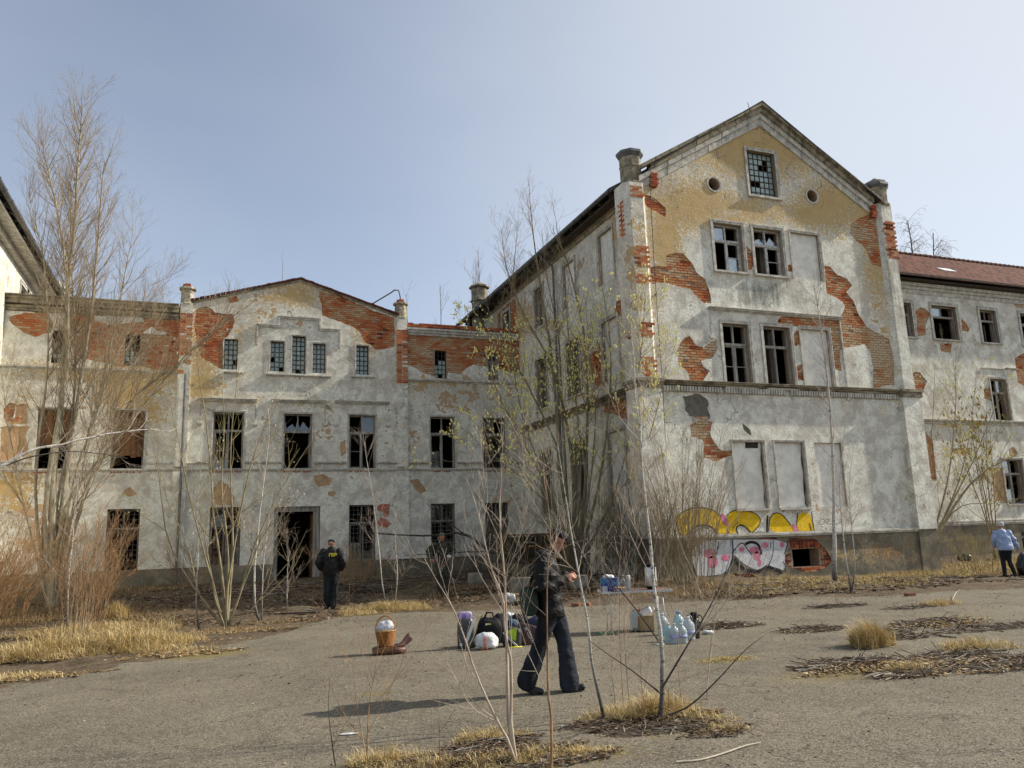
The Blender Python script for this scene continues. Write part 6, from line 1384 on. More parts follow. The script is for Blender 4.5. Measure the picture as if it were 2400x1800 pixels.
litter('leaves under the foreground saplings and straw clump', 'leaf_litter', [lp(1545, 1692, .62, .24, 2600, .04), lp(1150, 1745, .40, .17, 1400, .03), lp(900, 1795, .3, .12, 500), lp(1420, 1695, .35, .15, 600), lp(1680, 1715, .35, .2, 500), lp(1200, 1770, .6, .2, 1500, .03), lp(1020, 1790, .5, .15, 700), lp(1340, 1780, .4, .15, 500)], LEAF, 3, .022)
def sticks(label, name, patches, mat, seed, L=.35, r=.005, cat='twig heap', h=.1):
    rng = np.random.default_rng(seed); tw = Twigs()
    for (x, y, rx, ry, cnt, *hz) in patches:
        hh = hz[0] if hz else h
        for _ in range(cnt):
            q = math.sqrt(rng.random()); a = rng.random()*6.28; bx = x+rx*q*math.cos(a); by = y+ry*q*math.sin(a); z = float(gh(bx, by))+.01+hh*math.exp(-q*q*2.2)*rng.random()
            d = rng.normal(0, 1, 3); d[2] *= .16; d[0] *= 1.6; d /= np.linalg.norm(d); l = L*rng.uniform(.3, 1.3)
            p = np.array([bx, by, z]); P = np.array([p-d*l/2, p+rng.normal(0, .03*l, 3), p+d*l/2]); P[:, 2] = np.maximum(P[:, 2], gh(P[:, 0], P[:, 1])+.005)
            rr_ = r*rng.uniform(.5, 1.6); tw.tube(P, np.array([rr_, rr_*.9, rr_*.5]), 3, rng.random())
    c = (patches[0][0], patches[0][1], 0.0)
    t = bpy.data.objects.new('tmp', None); WL[t] = Vector(c); o = tw.build(name, mat, t); o.parent = None; bpy.data.objects.remove(t); o.location = c; WL[o] = Vector(c)
    tag(o, label, cat, kind='stuff'); return o
STK = tone_mat('dry_sticks', [(0, (.05, .035, .025)), (.5, (.15, .11, .075)), (.85, (.28, .23, .17)), (1, (.50, .46, .40))], bump=0)
sticks('large heap of twigs and straw under the bright grass tuft', 'twig_heap', [lp(2010, 1560, .85, .30, 520, .08), lp(2130, 1580, .5, .22, 240, .05), lp(1950, 1556, .4, .2, 140, .04)], STK, 1)
sticks('wide litter of twigs running off the right edge', 'twig_heap', [lp(2340, 1558, 1.0, .40, 480, .05), lp(2240, 1535, .7, .25, 200, .03), lp(2420, 1545, .8, .3, 180, .05)], STK, 2)
sticks('twig heap behind the bright grass tuft', 'twig_heap', [lp(2190, 1462, .9, .35, 400, .10), lp(2320, 1472, 1.2, .3, 260, .05), lp(2080, 1480, .5, .2, 120, .04)], STK, 3)
sticks('flat scatter of twigs left of the bright grass tuft', 'twig_heap', [lp(2100, 1495, .7, .25, 260, .05)], STK, 4)
sticks('small dark twig heap right of the water bottles', 'twig_heap', [lp(1700, 1470, .75, .26, 360, .09)], STK, 5)
sticks('small twig heap midway between the bottles and the right-hand litter', 'twig_heap', [lp(1905, 1477, .6, .25, 260, .07)], STK, 6)
sticks('thin line of sticks on the asphalt below the birch', 'twig_heap', [lp(1960, 1422, .8, .25, 200, .04), lp(2130, 1425, .6, .2, 120, .03)], STK, 7)
sticks('twigs and stalks under the tallest foreground birch', 'twig_heap', [lp(1560, 1705, .6, .22, 360, .04), lp(1400, 1700, .4, .15, 120, .02)], STK, 8, L=.2, r=.0032)
sticks('twigs along the bottom edge of the photo', 'twig_heap', [lp(1150, 1750, .4, .2, 260, .05), lp(1000, 1785, .5, .15, 200, .03), lp(1290, 1785, .4, .15, 130, .02)], STK, 9, L=.2, r=.003)
sticks('broken sticks and brash in the shade by the central building', 'twig_heap', [(6, 28, 6, 2.5, 700, .15), (10.5, 23.5, 2.2, 2.2, 650, .30), (4.8, 26.5, 1.4, .8, 240, .3)], STK, 10, L=.8, r=.010)
sticks('dry brash on the bank before the right-hand house', 'twig_heap', [(15, 18.3, 2.5, 1.0, 350, .1), (20, 19.2, 3.5, 1.0, 400, .1), (26, 20, 3, 1.5, 300, .1)], STK, 11, L=.6, r=.008)
# pebbles
def pebbles():
    rng = np.random.default_rng(6); mb = MB(); V = []; Fs = []; n = 0
    oc_ = np.array([(1, 0, 0), (0, 1, 0), (-1, 0, 0), (0, -1, 0), (0, 0, .6), (0, 0, -.3)], float); of = [(0, 1, 4), (1, 2, 4), (2, 3, 4), (3, 0, 4), (1, 0, 5), (2, 1, 5), (3, 2, 5), (0, 3, 5)]
    for i in range(9000):
        y = 3.2+16*rng.random()**1.8; x = y*rng.uniform(-.28, 1.35); s = rng.uniform(.003, .009)*(1+.9*(rng.random() > .97)); V.append(oc_*s*rng.uniform(.7, 1.3, 3)+np.array([x, y, gh(x, y)+s*.25])); Fs += [tuple(a+n for a in f) for f in of]; n += 6
    mb.add(np.concatenate(V), Fs); me = mb.mesh('pebbles'); T = np.repeat(rng.random(9000), 6); me.attributes['tone'].data.foreach_set('value', T.astype(np.float32))
    o = link('pebbles', me, tone_mat('pebble', [(0, (.09, .08, .065)), (.6, (.24, .215, .17)), (1, (.55, .53, .48))], bump=.2)); tag(o, 'loose pale pebbles scattered over the asphalt', 'gravel', kind='stuff')
pebbles()
# single fallen branches
def stick(label, pts, r0, r1, mat, name='fallen_branch', tone=.8, side=()):
    t = Twigs(); P = bez(pts, 14); t.tube(P, np.linspace(r0, r1, 14), 6, tone)
    for s in side: Q = bez(s, 8); t.tube(Q, np.linspace(r1*1.2, r1*.5, 8), 5, tone)
    p = bpy.data.objects.new('tmp', None); WL[p] = Vector(P[0]); o = t.build(name, mat, p); o.parent = None; bpy.data.objects.remove(p); o.location = Vector(P[0]); WL[o] = Vector(P[0]); tag(o, label, 'branch'); return o
def gpt(x, y, dz=.012): p = G(x, y); return np.array([p.x, p.y, p.z+dz])
stick('long peeled white stick lying on the asphalt at the bottom right', [gpt(1585, 1790), gpt(1640, 1785), gpt(1700, 1768), gpt(1745, 1752), gpt(1783, 1744)], .008, .005, simple('peeled_stick', (.50, .44, .34), .8, .25, 20))
stick('dark straight stick on the asphalt right of the bright grass tuft', [gpt(2178, 1488), gpt(2210, 1493), gpt(2242, 1496)], .014, .009, BK_D)
stick('long slanting stick left of the bright grass tuft', [gpt(2065, 1500), gpt(2100, 1488, .05), gpt(2125, 1482, .06)], .012, .007, BK_D)
stick('curved stick beyond the twig heaps at the right', [gpt(2232, 1408), gpt(2242, 1400, .1), gpt(2252, 1398, .15)], .012, .006, TW_S)
stick('thick dark fallen bough leaning across the barred windows', [np.array(P3(x, y, Y)) for x, y, Y in ((1290, 1360, 24.5), (1200, 1300, 26), (1150, 1292, 27), (1085, 1250, 28), (1010, 1256, 28.5), (880, 1250, 29), (850, 1238, 29))], .075, .02, BK_D, side=([np.array(P3(x, y, Y)) for x, y, Y in ((1150, 1292, 27), (1060, 1295, 27.5), (950, 1302, 28))], [np.array(P3(x, y, Y)) for x, y, Y in ((1085, 1250, 28), (1040, 1215, 28.2), (1000, 1180, 28.5))]))
# ================================================================== small things in the yard
CR = Vector((_cy, -_sy, 0)); CF = Vector((_sy, _cy, 0)); UP = Vector((0, 0, 1))     # across and along the view, level
def paintm(name, col, rough=.5, **k):
    if name not in M_: M_[name] = simple(name, col, rough, k.pop('var', .2), k.pop('sc', 12), **k)
    return M_[name]
def sup(c, ax, rx, ry, rz, e1=1.0, e2=1.0, amp=0.0, fr=9.0, seed=0, nu=28, nv=18, zmin=None, taper=0.0):
    """superellipsoid with crumpled surface -> verts, faces"""
    c = Vector(c); a, b, d = [Vector(q) for q in ax]; V = []; Fs = []
    def p(w, m): return math.copysign(abs(w)**m, w)
    for j in range(nv+1):
        ph = -math.pi/2+math.pi*j/nv
        for i in range(nu):
            th = 2*math.pi*i/nu; x = p(math.cos(ph), e1)*p(math.cos(th), e2); y = p(math.cos(ph), e1)*p(math.sin(th), e2); z = p(math.sin(ph), e1)
            k = 1-taper*(z*.5+.5)
            q = Vector((x*rx*k, y*ry*k, z*rz)); n = q.normalized() if q.length > 1e-6 else UP
            s = mnoise.noise(Vector((q.x*fr+seed*7.1, q.y*fr, q.z*fr)))+.6*abs(mnoise.noise(Vector((q.x*fr*2.3, q.y*fr*2.3+seed, q.z*fr*2.3))))
            q = q+n*s*amp; w = c+a*q.x+b*q.y+d*q.z
            if zmin is not None and w.z < zmin: w.z = zmin
            V.append(w)
    for j in range(nv):
        for i in range(nu): Fs.append((j*nu+i, j*nu+(i+1) % nu, (j+1)*nu+(i+1) % nu, (j+1)*nu+i))
    return V, Fs
AX = (CR, CF, UP)
def rotax(yaw=0, tilt=0, roll=0):
    R_ = Matrix.Rotation(yaw, 3, 'Z'); a, b, d = R_@CR, R_@CF, UP.copy()
    if tilt: q = Matrix.Rotation(tilt, 3, b); a, d = q@a, q@d       # leans to the right
    if roll: q = Matrix.Rotation(roll, 3, a); b, d = q@b, q@d
    return a, b, d
def one(name, mat, label, cat, mb, smooth=True, group=None, loc=None):
    P = np.concatenate(mb.v); c = Vector((float(P[:, 0].mean()), float(P[:, 1].mean()), float(P[:, 2].min())))
    t = bpy.data.objects.new('tmp', None); WL[t] = c; o = mb.build(name, mat, t, smooth); o.parent = None; bpy.data.objects.remove(t); o.location = c; WL[o] = c
    return tag(o, label, cat, group)
# --- basket on a brown bag
p0 = G(912, 1532); mb = MB()
brown = simple('brown_leather', (.115, .048, .026), .42, .4, 14, bump=.6, bsc=22, spec=.5)
t = thing('leather_bag', 'brown leather bag lying flat under the wicker basket', 'bag', p0)
a, b, d = rotax(.12)
V, Fs = sup(p0+UP*.055, (a, b, d), .255, .17, .058, .6, .7, .02, 8, 1, zmin=p0.z+.002); mb.add(V, Fs); mb.build('bag_body', brown, t, True)
n = 14; V = []
for i in range(n):
    for j in range(n):
        u, v = i/(n-1), j/(n-1); x = .03+.27*u+.06*v*u; y = .12-.26*v*(1-.3*u); z = .09+.19*u**1.5*(1-.45*v)+.015*math.sin(9*u+5*v)
        V.append(p0+a*x+b*y+d*z)
mb = MB(); mb.add(V+[q-UP*.012+a*.004 for q in V], [(i*n+j, (i+1)*n+j, (i+1)*n+j+1, i*n+j+1) for i in range(n-1) for j in range(n-1)]+[(n*n+i*n+j+1, n*n+(i+1)*n+j+1, n*n+(i+1)*n+j, n*n+i*n+j) for i in range(n-1) for j in range(n-1)]+
           [(i*n, n*n+i*n, n*n+(i+1)*n, (i+1)*n) for i in range(n-1)]+[(i*n+n-1, (i+1)*n+n-1, n*n+(i+1)*n+n-1, n*n+i*n+n-1) for i in range(n-1)]+[((n-1)*n+j, (n-1)*n+j+1, n*n+(n-1)*n+j+1, n*n+(n-1)*n+j) for j in range(n-1)])
mb.build('flap', brown, t, True)
mb = MB(); mb.bar(p0-a*.24-b*.175+UP*.05, p0+a*.1-b*.19+UP*.10, .006, .05); mb.build('strap', simple('tan_leather', (.22, .10, .045), .5, .3, 14, bump=.3), t)
bc = p0-a*.055+UP*.115+b*.02
wick = simple('wicker', (.40, .17, .04), .55, .45, 40, bump=.4, bsc=60, col2=(.22, .08, .02))
t = thing('wicker_basket', 'round wicker basket stuffed with a silvery plastic bag, on the brown bag', 'basket', bc)
mb = MB(); ns = 26
prof = lambda z: .105+.045*(z/.22)
for k in range(15):
    z = .008+k*.0148; R_ = prof(z); m_ = ns*4
    pts = [(bc.x+(R_+.005*math.cos(th*ns/2+k*math.pi))*math.cos(th), bc.y+(R_+.005*math.cos(th*ns/2+k*math.pi))*math.sin(th), bc.z+z) for th in np.linspace(0, 2*math.pi, m_+1)]
    mb.tube(pts, .0078, 4, cap=False)
mb.build('weave', wick, t, True)
mb = MB(); mb.lathe(bc, [(.10, .0), (.104, .01), (.140, .20), (.13, .205), (.095, .02)], 24); mb.build('basket_wall', wick, t, True)
mb = MB()
for th in np.linspace(0, 2*math.pi, ns, endpoint=False): mb.tube([(bc.x+prof(z)*math.cos(th), bc.y+prof(z)*math.sin(th), bc.z+z) for z in (0, .11, .225)], .0045, 4)
mb.build('stakes', wick, t)
mb = MB(); mb.tube([(bc.x+.153*math.cos(th), bc.y+.153*math.sin(th), bc.z+.225+.004*math.sin(th*14)) for th in np.linspace(0, 2*math.pi, 40)], .011, 6, cap=False); mb.build('rim', simple('wicker_pale', (.46, .25, .08), .5, .3, 40), t, True)
mb = MB(); mb.tube([bc+CR*(.153*math.cos(th))+UP*(.225+.215*math.sin(th)) for th in np.linspace(0, math.pi, 22)], .0085, 6); mb.tube([bc+CF*.012+CR*(.148*math.cos(th))+UP*(.225+.208*math.sin(th)) for th in np.linspace(0, math.pi, 22)], .006, 5); mb.build('handle', wick, t, True)
plast = simple('silvery_plastic', (.52, .52, .53), .28, .35, 22, bump=.9, bsc=24, spec=.6, col2=(.30, .30, .32))
mb = MB(); V, Fs = sup(bc+UP*.255, rotax(), .125, .12, .115, 1, 1, .035, 13, 4); mb.add(V, Fs); one('plastic_bag', plast, 'crumpled silvery plastic bag filling the wicker basket', 'bag', mb)
# --- heap of luggage
blk = simple('black_nylon', (.009, .009, .010), .7, .4, 10, bump=.5, bsc=26, spec=.2)
wht = simple('white_bin_liner', (.66, .66, .64), .35, .2, 18, bump=.8, bsc=22, spec=.5)
lg = 'bags heaped together on the asphalt'
def on(x, y, dz=0): p = G(x, y); p.z += dz; return p
q = on(1093, 1519); t = thing('carrier_bag', 'tall dark shopping bag with a violet folded top, leftmost of the heap', 'bag', q, lg); a, b, d = rotax(.15, -.05)
mb = MB(); V, Fs = sup(q+UP*.22, (a, b, d), .150, .085, .235, .35, .35, .012, 8, 2, taper=.22, zmin=q.z+.001); mb.add(V, Fs); mb.build('bag_body', simple('printed_dark_bag', (.05, .05, .048), .35, .5, 18, bump=.5, bsc=20, spec=.6, col2=(.018, .018, .018)), t, True)
mb = MB(); V, Fs = sup(q+UP*.475-a*.01, (a, b, d), .115, .045, .075, .5, .4, .012, 10, 5); mb.add(V, Fs); mb.build('folded_top', simple('violet_film', (.16, .07, .32), .3, .3, 14, bump=.5, bsc=20, spec=.6, col2=(.45, .40, .52)), t, True)
mb = MB(); mb.obox(q+UP*.26+a*.06-b*.088, (a*.93+UP*-.36, b, UP*.93+a*.36), .022, .004, .19); mb.build('foil_streak', wht, t)
mb = MB(); mb.obox(q+UP*.07-a*.09-b*.09, (a, b, d), .02, .003, .02); 
mb.build('printed_square', wht, t)
q = on(1147, 1512); t = thing('travel_bag', 'large black soft bag with a small white and yellow tag', 'bag', q, lg); a, b, d = rotax(.1, .06)
mb = MB(); V, Fs = sup(q+UP*.20, (a, b, d), .20, .13, .215, .55, .6, .03, 6, 6, zmin=q.z+.001); mb.add(V, Fs); mb.build('bag_body', blk, t, True)
mb = MB()
for s in (-1, 1): mb.tube([q+a*(-.08+.02*s)+b*(.05*s)+UP*.38, q+a*(-.03)+b*(.05*s)+UP*.50, q+a*.06+b*(.05*s)+UP*.50, q+a*.10+b*(.05*s)+UP*.37], .012, 6)
mb.build('handles', blk, t, True)
mb = MB(); mb.obox(q+UP*.325-b*.128-a*.04, (a, b, d), .022, .003, .018); mb.build('tag', wht, t)
mb = MB(); mb.obox(q+UP*.325-b*.128+a*.004, (a, b, d), .02, .003, .018); mb.build('tag', flat('tagyellow', (.65, .60, .04)), t)
q = on(1173, 1505); mb = MB(); a, b, d = rotax(.3, .1); V, Fs = sup(q+UP*.20, (a, b, d), .11, .12, .23, .6, .6, .03, 7, 9, zmin=q.z+.001); mb.add(V, Fs)
one('rucksack', blk, 'upright black rucksack in the middle of the heap', 'bag', mb, group=lg)
q = on(1181, 1500); mb = MB(); V, Fs = sup(q+UP*.38+CR*.12, rotax(), .07, .06, .07, 1, 1, .03, 14, 3); mb.add(V, Fs); one('plastic_bag', wht, 'white plastic scraps sticking up from the heap of bags', 'bag', mb)
q = on(1203, 1503); mb = MB(); V, Fs = sup(q+UP*.27, rotax(), .10, .10, .09, 1, 1, .015, 9, 3); mb.add(V, Fs); one('blue_bundle', simple('faded_denim', (.08, .11, .16), .9, .3, 12, bump=.5), 'faded blue cloth bundle on top of the sports bag', 'bundle', mb)
q = on(1201, 1514); t = thing('sports_bag', 'black sports bag with white stripes and a lime green flap', 'bag', q, lg); a, b, d = rotax(-.1, .1)
mb = MB(); V, Fs = sup(q+UP*.135, (a, b, d), .15, .12, .15, .5, .5, .015, 7, 8, zmin=q.z+.001); mb.add(V, Fs); mb.build('bag_body', simple('dark_grey_nylon', (.035, .035, .037), .6, .4, 10, bump=.5), t, True)
for k in range(2): mb = MB(); o_ = .03*k; mb.tube([q-a*(.10+o_)-b*.125+UP*(.22-o_*.5), q-a*(.01+o_)-b*.135+UP*.12, q+a*(.10-o_)-b*.13+UP*.02], .007, 5); mb.build('stripe', wht, t, True)
mb = MB(); mb.add([q-a*.07-b*.127+UP*.235, q+a*.09-b*.125+UP*.30, q+a*.07-b*.137+UP*.10, q+a*.01-b*.137+UP*.12, q-a*.07-b*.115+UP*.235, q+a*.09-b*.113+UP*.30, q+a*.07-b*.12+UP*.10, q+a*.01-b*.12+UP*.12], [(0, 1, 2, 3), (7, 6, 5, 4), (0, 4, 5, 1), (1, 5, 6, 2), (2, 6, 7, 3), (3, 7, 4, 0)]); mb.build('flap', flat('lime', (.36, .50, .03)), t)
q = on(1233, 1511); t = thing('gift_bag', 'dark maroon carrier bag with slanting white lettering', 'bag', q, lg); a, b, d = rotax(.05, .28)
mb = MB(); V, Fs = sup(q+UP*.155+a*.0, (a, b, d), .155, .07, .165, .28, .28, .006, 6, 4, zmin=q.z+.001); mb.add(V, Fs); mb.build('bag_body', simple('maroon_card', (.055, .018, .016), .35, .5, 8, bump=.2, spec=.6), t, True)
def text(s, loc, ax, size, mat, parent, name='lettering', depth=.0015, bold=0.0):
    cu = bpy.data.curves.new(name, 'FONT'); cu.body = s; cu.size = size; cu.extrude = depth; cu.align_x = 'CENTER'; cu.align_y = 'CENTER'; cu.resolution_u = 3; cu.offset = bold
    o = bpy.data.objects.new('tmp', cu); COL.objects.link(o); bpy.context.view_layer.update()
    me = bpy.data.meshes.new_from_object(o.evaluated_get(bpy.context.evaluated_depsgraph_get())); bpy.data.objects.remove(o)
    a_, n_, u_ = [Vector(v).normalized() for v in ax]; loc = Vector(loc)-WL[parent]
    M4 = Matrix(((a_.x, u_.x, n_.x, loc.x), (a_.y, u_.y, n_.y, loc.y), (a_.z, u_.z, n_.z, loc.z), (0, 0, 0, 1)))
    me.transform(M4); me.materials.clear(); return link(name, me, mat, parent)
sl_ = (a*.55-UP*.83).normalized(); text('ЯГОДКА', q+UP*.17+a*.05-b*.082, (sl_, -b, sl_.cross(-b)*-1 if sl_.cross(-b).dot(a) > 0 else sl_.cross(-b)*-1), .062, wht, t)
q = on(1262, 1500); t = thing('holdall', 'navy and white holdall at the right end of the heap, behind the man', 'bag', q, lg)
mb = MB(); V, Fs = sup(q+UP*.19-CR*.02, rotax(), .17, .12, .19, .7, .7, .02, 7, 7, zmin=q.z+.001); mb.add(V, Fs); mb.build('bag_body', simple('navy_nylon', (.02, .028, .055), .5, .3, 8, bump=.5), t, True)
mb = MB(); mb.tube([q-CR*.14+UP*.31-CF*.02, q-CR*.06+UP*.40-CF*.03, q+CR*.06+UP*.39-CF*.03, q+CR*.12+UP*.30-CF*.05, q+CR*.15+UP*.2-CF*.07], .022, 6); mb.build('piping', wht, t, True)
q = on(1219, 1500); mb = MB(); V, Fs = sup(q+UP*.20, rotax(.2, .05), .15, .12, .21, .6, .6, .03, 7, 19, zmin=q.z+.001); mb.add(V, Fs); one('soft_bag', blk, 'slumped black bag behind the maroon carrier bag', 'bag', mb, group=lg)
q = on(1141, 1521); t = thing('bin_bag', 'full white bin bag tied with an orange drawstring', 'bag', q)
mb = MB(); V, Fs = sup(q+UP*.115, rotax(), .175, .14, .125, .85, .9, .035, 9, 11, zmin=q.z+.001, nu=36, nv=24); mb.add(V, Fs); mb.build('bag_body', wht, t, True)
org = flat('orange', (.75, .12, .02)); mb = MB(); c = q-CR*.02-CF*.155
for s in (-1, 1): mb.tube([c+UP*.05, c+CR*(.02*s)+UP*.11, c+CR*(.012*s)+UP*.185, c+UP*.20], .0065, 5); mb.tube([c+UP*.05, c+CR*(.035*s)+UP*.012, c+CR*(.06*s-.02)+UP*.006-CF*.02], .0065, 5)
mb.build('drawstring', org, t, True)
q = on(1085, 1518); mb = MB(); mb.tube([q-CR*.06-CF*.02+UP*.012, q+CR*.18-CF*.03+UP*.012], .011, 8); one('metal_rod', M_['zinc'], 'thin grey pole lying in front of the violet-topped bag', 'pole', mb)
q = on(1200, 1518); mb = MB(); mb.box(q.x-.12, q.x+.16, q.y-.03, q.y+.01, q.z+.002, q.z+.012); one('yellow_strip', flat('tagyellow', (.65, .60, .04)), 'thin yellow strip on the ground in front of the sports bag', 'strip', mb)
# --- folding table and what stands on it
qa, qb = G(1441, 1484), G(1576, 1455)
tc_ = G(1500, 1462); zt = .70; TW_, TD = 1.22, .55
dirt_ = (qb-qa); ta = CR.copy(); ta = (Matrix.Rotation(.05, 3, 'Z')@CR); tb_2 = Matrix.Rotation(math.pi/2, 3, 'Z')@ta
lf = G(1441, 1484)
C0 = lf+ta*.42+tb_2*.22; C0.z = lf.z
tb = thing('folding_table', 'light folding picnic table with thin legs, set with boxes and flasks', 'table', C0)
alu = simple('aluminium', (.52, .53, .52), .45, .15, 20, metal=.3)
mb = MB(); mb.obox(C0+UP*(zt-.02), (ta, tb_2, UP), TW_/2, TD/2, .008); mb.build('tabletop', simple('table_laminate', (.24, .09, .065), .5, .2, 6), tb)
mb = MB()
for s in (-1, 1): mb.obox(C0+tb_2*(s*TD/2)+UP*(zt-.02), (ta, tb_2, UP), TW_/2+.006, .008, .018); mb.obox(C0+ta*(s*TW_/2)+UP*(zt-.02), (ta, tb_2, UP), .008, TD/2-.009, .018)
mb.build('edge_frame', alu, tb)
for sx in (-1, 1):
    for sy in (-1, 1): mb = MB(); f = C0+ta*(sx*(TW_/2-.17))+tb_2*(sy*(TD/2-.06)); mb.tube([f+UP*(zt-.03), f+ta*(sx*.04)+UP*.0], .0115, 8); mb.build('leg', alu, tb, True)
    mb = MB(); mb.tube([C0+ta*(sx*(TW_/2-.14))-tb_2*(TD/2-.06)+UP*.30, C0+ta*(sx*(TW_/2-.14))+tb_2*(TD/2-.06)+UP*.30], .008, 6); mb.build('crossbar', alu, tb, True)
def ontab(x, dy=0.0):      # place on the table top under photo column x
    best = None
    for k in range(200):
        p = C0+ta*(-TW_/2+TW_*k/199)+tb_2*dy+UP*zt; px, _ = proj([tuple(p)])
        if best is None or abs(px[0]-x) < best[0]: best = (abs(px[0]-x), p)
    return best[1]-UP*.010
q = ontab(1432, -.12); t = thing('tissue_box', 'blue printed carton with white crumpled wrap on top, at the left end of the table', 'box', q)
bluem, ntb, bb = new_mat('blue_print'); g = NG(ntb); f_ = g.noise(9, 3, .6); g.l(g.mix(g.ramp(f_, .45, .66), (.015, .02, .16), (.02, .22, .38)), bb.inputs['Base Color']); bb.inputs['Roughness'].default_value = .35
mb = MB(); mb.obox(q+UP*.115, (ta, tb_2, UP), .165, .09, .115); mb.build('carton', bluem, t)
mb = MB(); mb.obox(q+UP*.05-ta*.115-tb_2*.0915, (ta, tb_2, UP), .045, .0015, .045); mb.build('pale_panel', flat('palepanel', (.5, .52, .6)), t)
mb = MB(); V, Fs = sup(q+UP*.245-ta*.03, (ta, tb_2, UP), .10, .07, .045, 1, 1, .02, 16, 3); mb.add(V, Fs); mb.build('wrap', wht, t, True)
q2 = q+ta*.12-tb_2*.13
t = thing('snack_box', 'low dark blue box with white lettering and buns, in front of the blue carton', 'box', q2)
mb = MB(); mb.obox(q2+UP*.028, (ta, tb_2, UP), .15, .035, .028); mb.build('carton', flat('navyprint', (.02, .015, .09)), t)
text('у вкусно', q2+UP*.028-tb_2*.0365+ta*.02, (ta, -tb_2, UP), .055, wht, t)
mb = MB(); V, Fs = sup(q2+UP*.062-ta*.03, (ta, tb_2, UP), .05, .03, .02, 1, 1, .01, 20, 2); mb.add(V, Fs); V, Fs = sup(q2+UP*.06+ta*.06, (ta, tb_2, UP), .04, .028, .018, 1, 1, .01, 20, 6); mb.add(V, Fs); mb.build('buns', simple('bread', (.50, .28, .09), .7, .3, 20), t, True)
q = ontab(1462, .06); mb = MB(); mb.lathe(q, [(.03, 0), (.032, .01), (.032, .17), (.012, .20), (.012, .24), (.022, .245), (.022, .262), (.008, .265)], 14); mb.bar(q+UP*.255, q+UP*.252-ta*.06, .012, .012); one('pump_bottle', simple('grey_bottle', (.22, .23, .22), .3, .2, 8), 'pump dispenser bottle behind the paper cups', 'bottle', mb)
q = ontab(1474, -.10); mb = MB(); mb.lathe(q, [(.034, 0), (.036, .01), (.040, .24), (.032, .262), (.02, .265)], 16); one('cup_stack', simple('pale_cups', (.45, .46, .42), .5, .15, 8), 'tall stack of pale disposable cups beside the blue carton', 'cups', mb)
q = ontab(1527, .04); t = thing('drinks_dispenser', 'stainless steel urn flask with a black lid and base on the table', 'flask', q)
mb = MB(); mb.lathe(q, [(.10, .05), (.105, .07), (.105, .37), (.10, .385)], 24); mb.build('tank', simple('brushed_steel', (.55, .52, .49), .3, .15, 5, metal=.75), t, True)
mb = MB(); mb.lathe(q, [(.108, .385), (.108, .42), (.09, .44), (.05, .455), (.03, .47)], 24); mb.build('lid', blk, t, True)
mb = MB(); mb.lathe(q, [(.07, 0), (.075, .01), (.09, .035), (.108, .05)], 24)
mb.build('base', blk, t, True)
mb = MB(); mb.tube([q+ta*.05-tb_2*.10+UP*.40, q+ta*.05-tb_2*.13+UP*.38, q+ta*.05-tb_2*.13+UP*.10, q+ta*.05-tb_2*.10+UP*.08], .012, 6); mb.build('handle', blk, t, True)
mb = MB(); mb.obox(q+UP*.25+ta*.07-tb_2*.083, (ta*.76+tb_2*.64, tb_2*.76-ta*.64, UP), .022, .003, .085); mb.build('scale_panel', flat('panelwhite', (.6, .6, .58)), t)
# --- under and beside the table
clear = new_mat('clear_plastic'); b_ = clear[2]; clear = clear[0]; b_.inputs['Base Color'].default_value = (.62, .70, .72, 1); b_.inputs['Roughness'].default_value = .12; b_.inputs['Transmission Weight'].default_value = .55; b_.inputs['IOR'].default_value = 1.2
waterm, _n, b_ = new_mat('bottled_water'); b_.inputs['Base Color'].default_value = (.50, .74, .82, 1); b_.inputs['Roughness'].default_value = .08; b_.inputs['Transmission Weight'].default_value = .6; b_.inputs['IOR'].default_value = 1.25
cardb = simple('cardboard', (.36, .24, .12), .8, .2, 10); card_l = simple('pale_cardboard', (.50, .40, .24), .8, .2, 10)
q = on(1497, 1476); t = thing('jerrycan', 'translucent water canister with a red cap', 'canister', q)
mb = MB(); V, Fs = sup(q+UP*.16, rotax(.1), .14, .10, .155, .35, .35, .004, 8, 3, zmin=q.z+.001); mb.add(V, Fs); mb.build('tank', clear, t, True)
mb = MB(); mb.lathe(q+UP*.30+CR*.04, [(.045, 0), (.045, .035), (.04, .045)], 16); mb.build('cap', flat('red', (.60, .02, .02)), t, True)
mb = MB(); mb.tube([q-CR*.09+UP*.29, q-CR*.08+UP*.34, q-CR*.0+UP*.34, q+CR*.0+UP*.29], .012, 6); mb.build('handle', clear, t, True)
q = on(1515, 1478); t = thing('cardboard_box', 'plain cardboard box between the canister and the water bottles', 'box', q); a, b, d = rotax(.05)
mb = MB(); mb.obox(q+UP*.12, (a, b, d), .12, .11, .12); mb.build('carton', cardb, t)
for s in (-1, 1): mb = MB(); mb.obox(q+UP*.245+b*(s*.112), (a, (b*s+UP*.5).normalized(), UP), .118, .04, .003); mb.build('flap', card_l, t)
mb = MB(); V, Fs = sup(q+UP*.32+CR*.02, rotax(0, -.4), .10, .055, .075, .6, .7, .008, 10, 5); mb.add(V, Fs)
t2 = thing('milk_jug', 'white plastic jug lying tilted on the cardboard box', 'jug', q+UP*.25); mb.build('jug_body', wht, t2, True)
mb = MB(); mb.tube([q+UP*.36+CR*.08, q+UP*.41+CR*.12, q+UP*.37+CR*.16, q+UP*.31+CR*.13], .011, 6); mb.build('handle', wht, t2, True)
q = on(1490, 1482); mb = MB(); mb.obox(q+CR*.12+UP*.012, rotax(), .2, .03, .012); one('black_tray', blk, 'flat black tray edge under the canister and box', 'tray', mb)
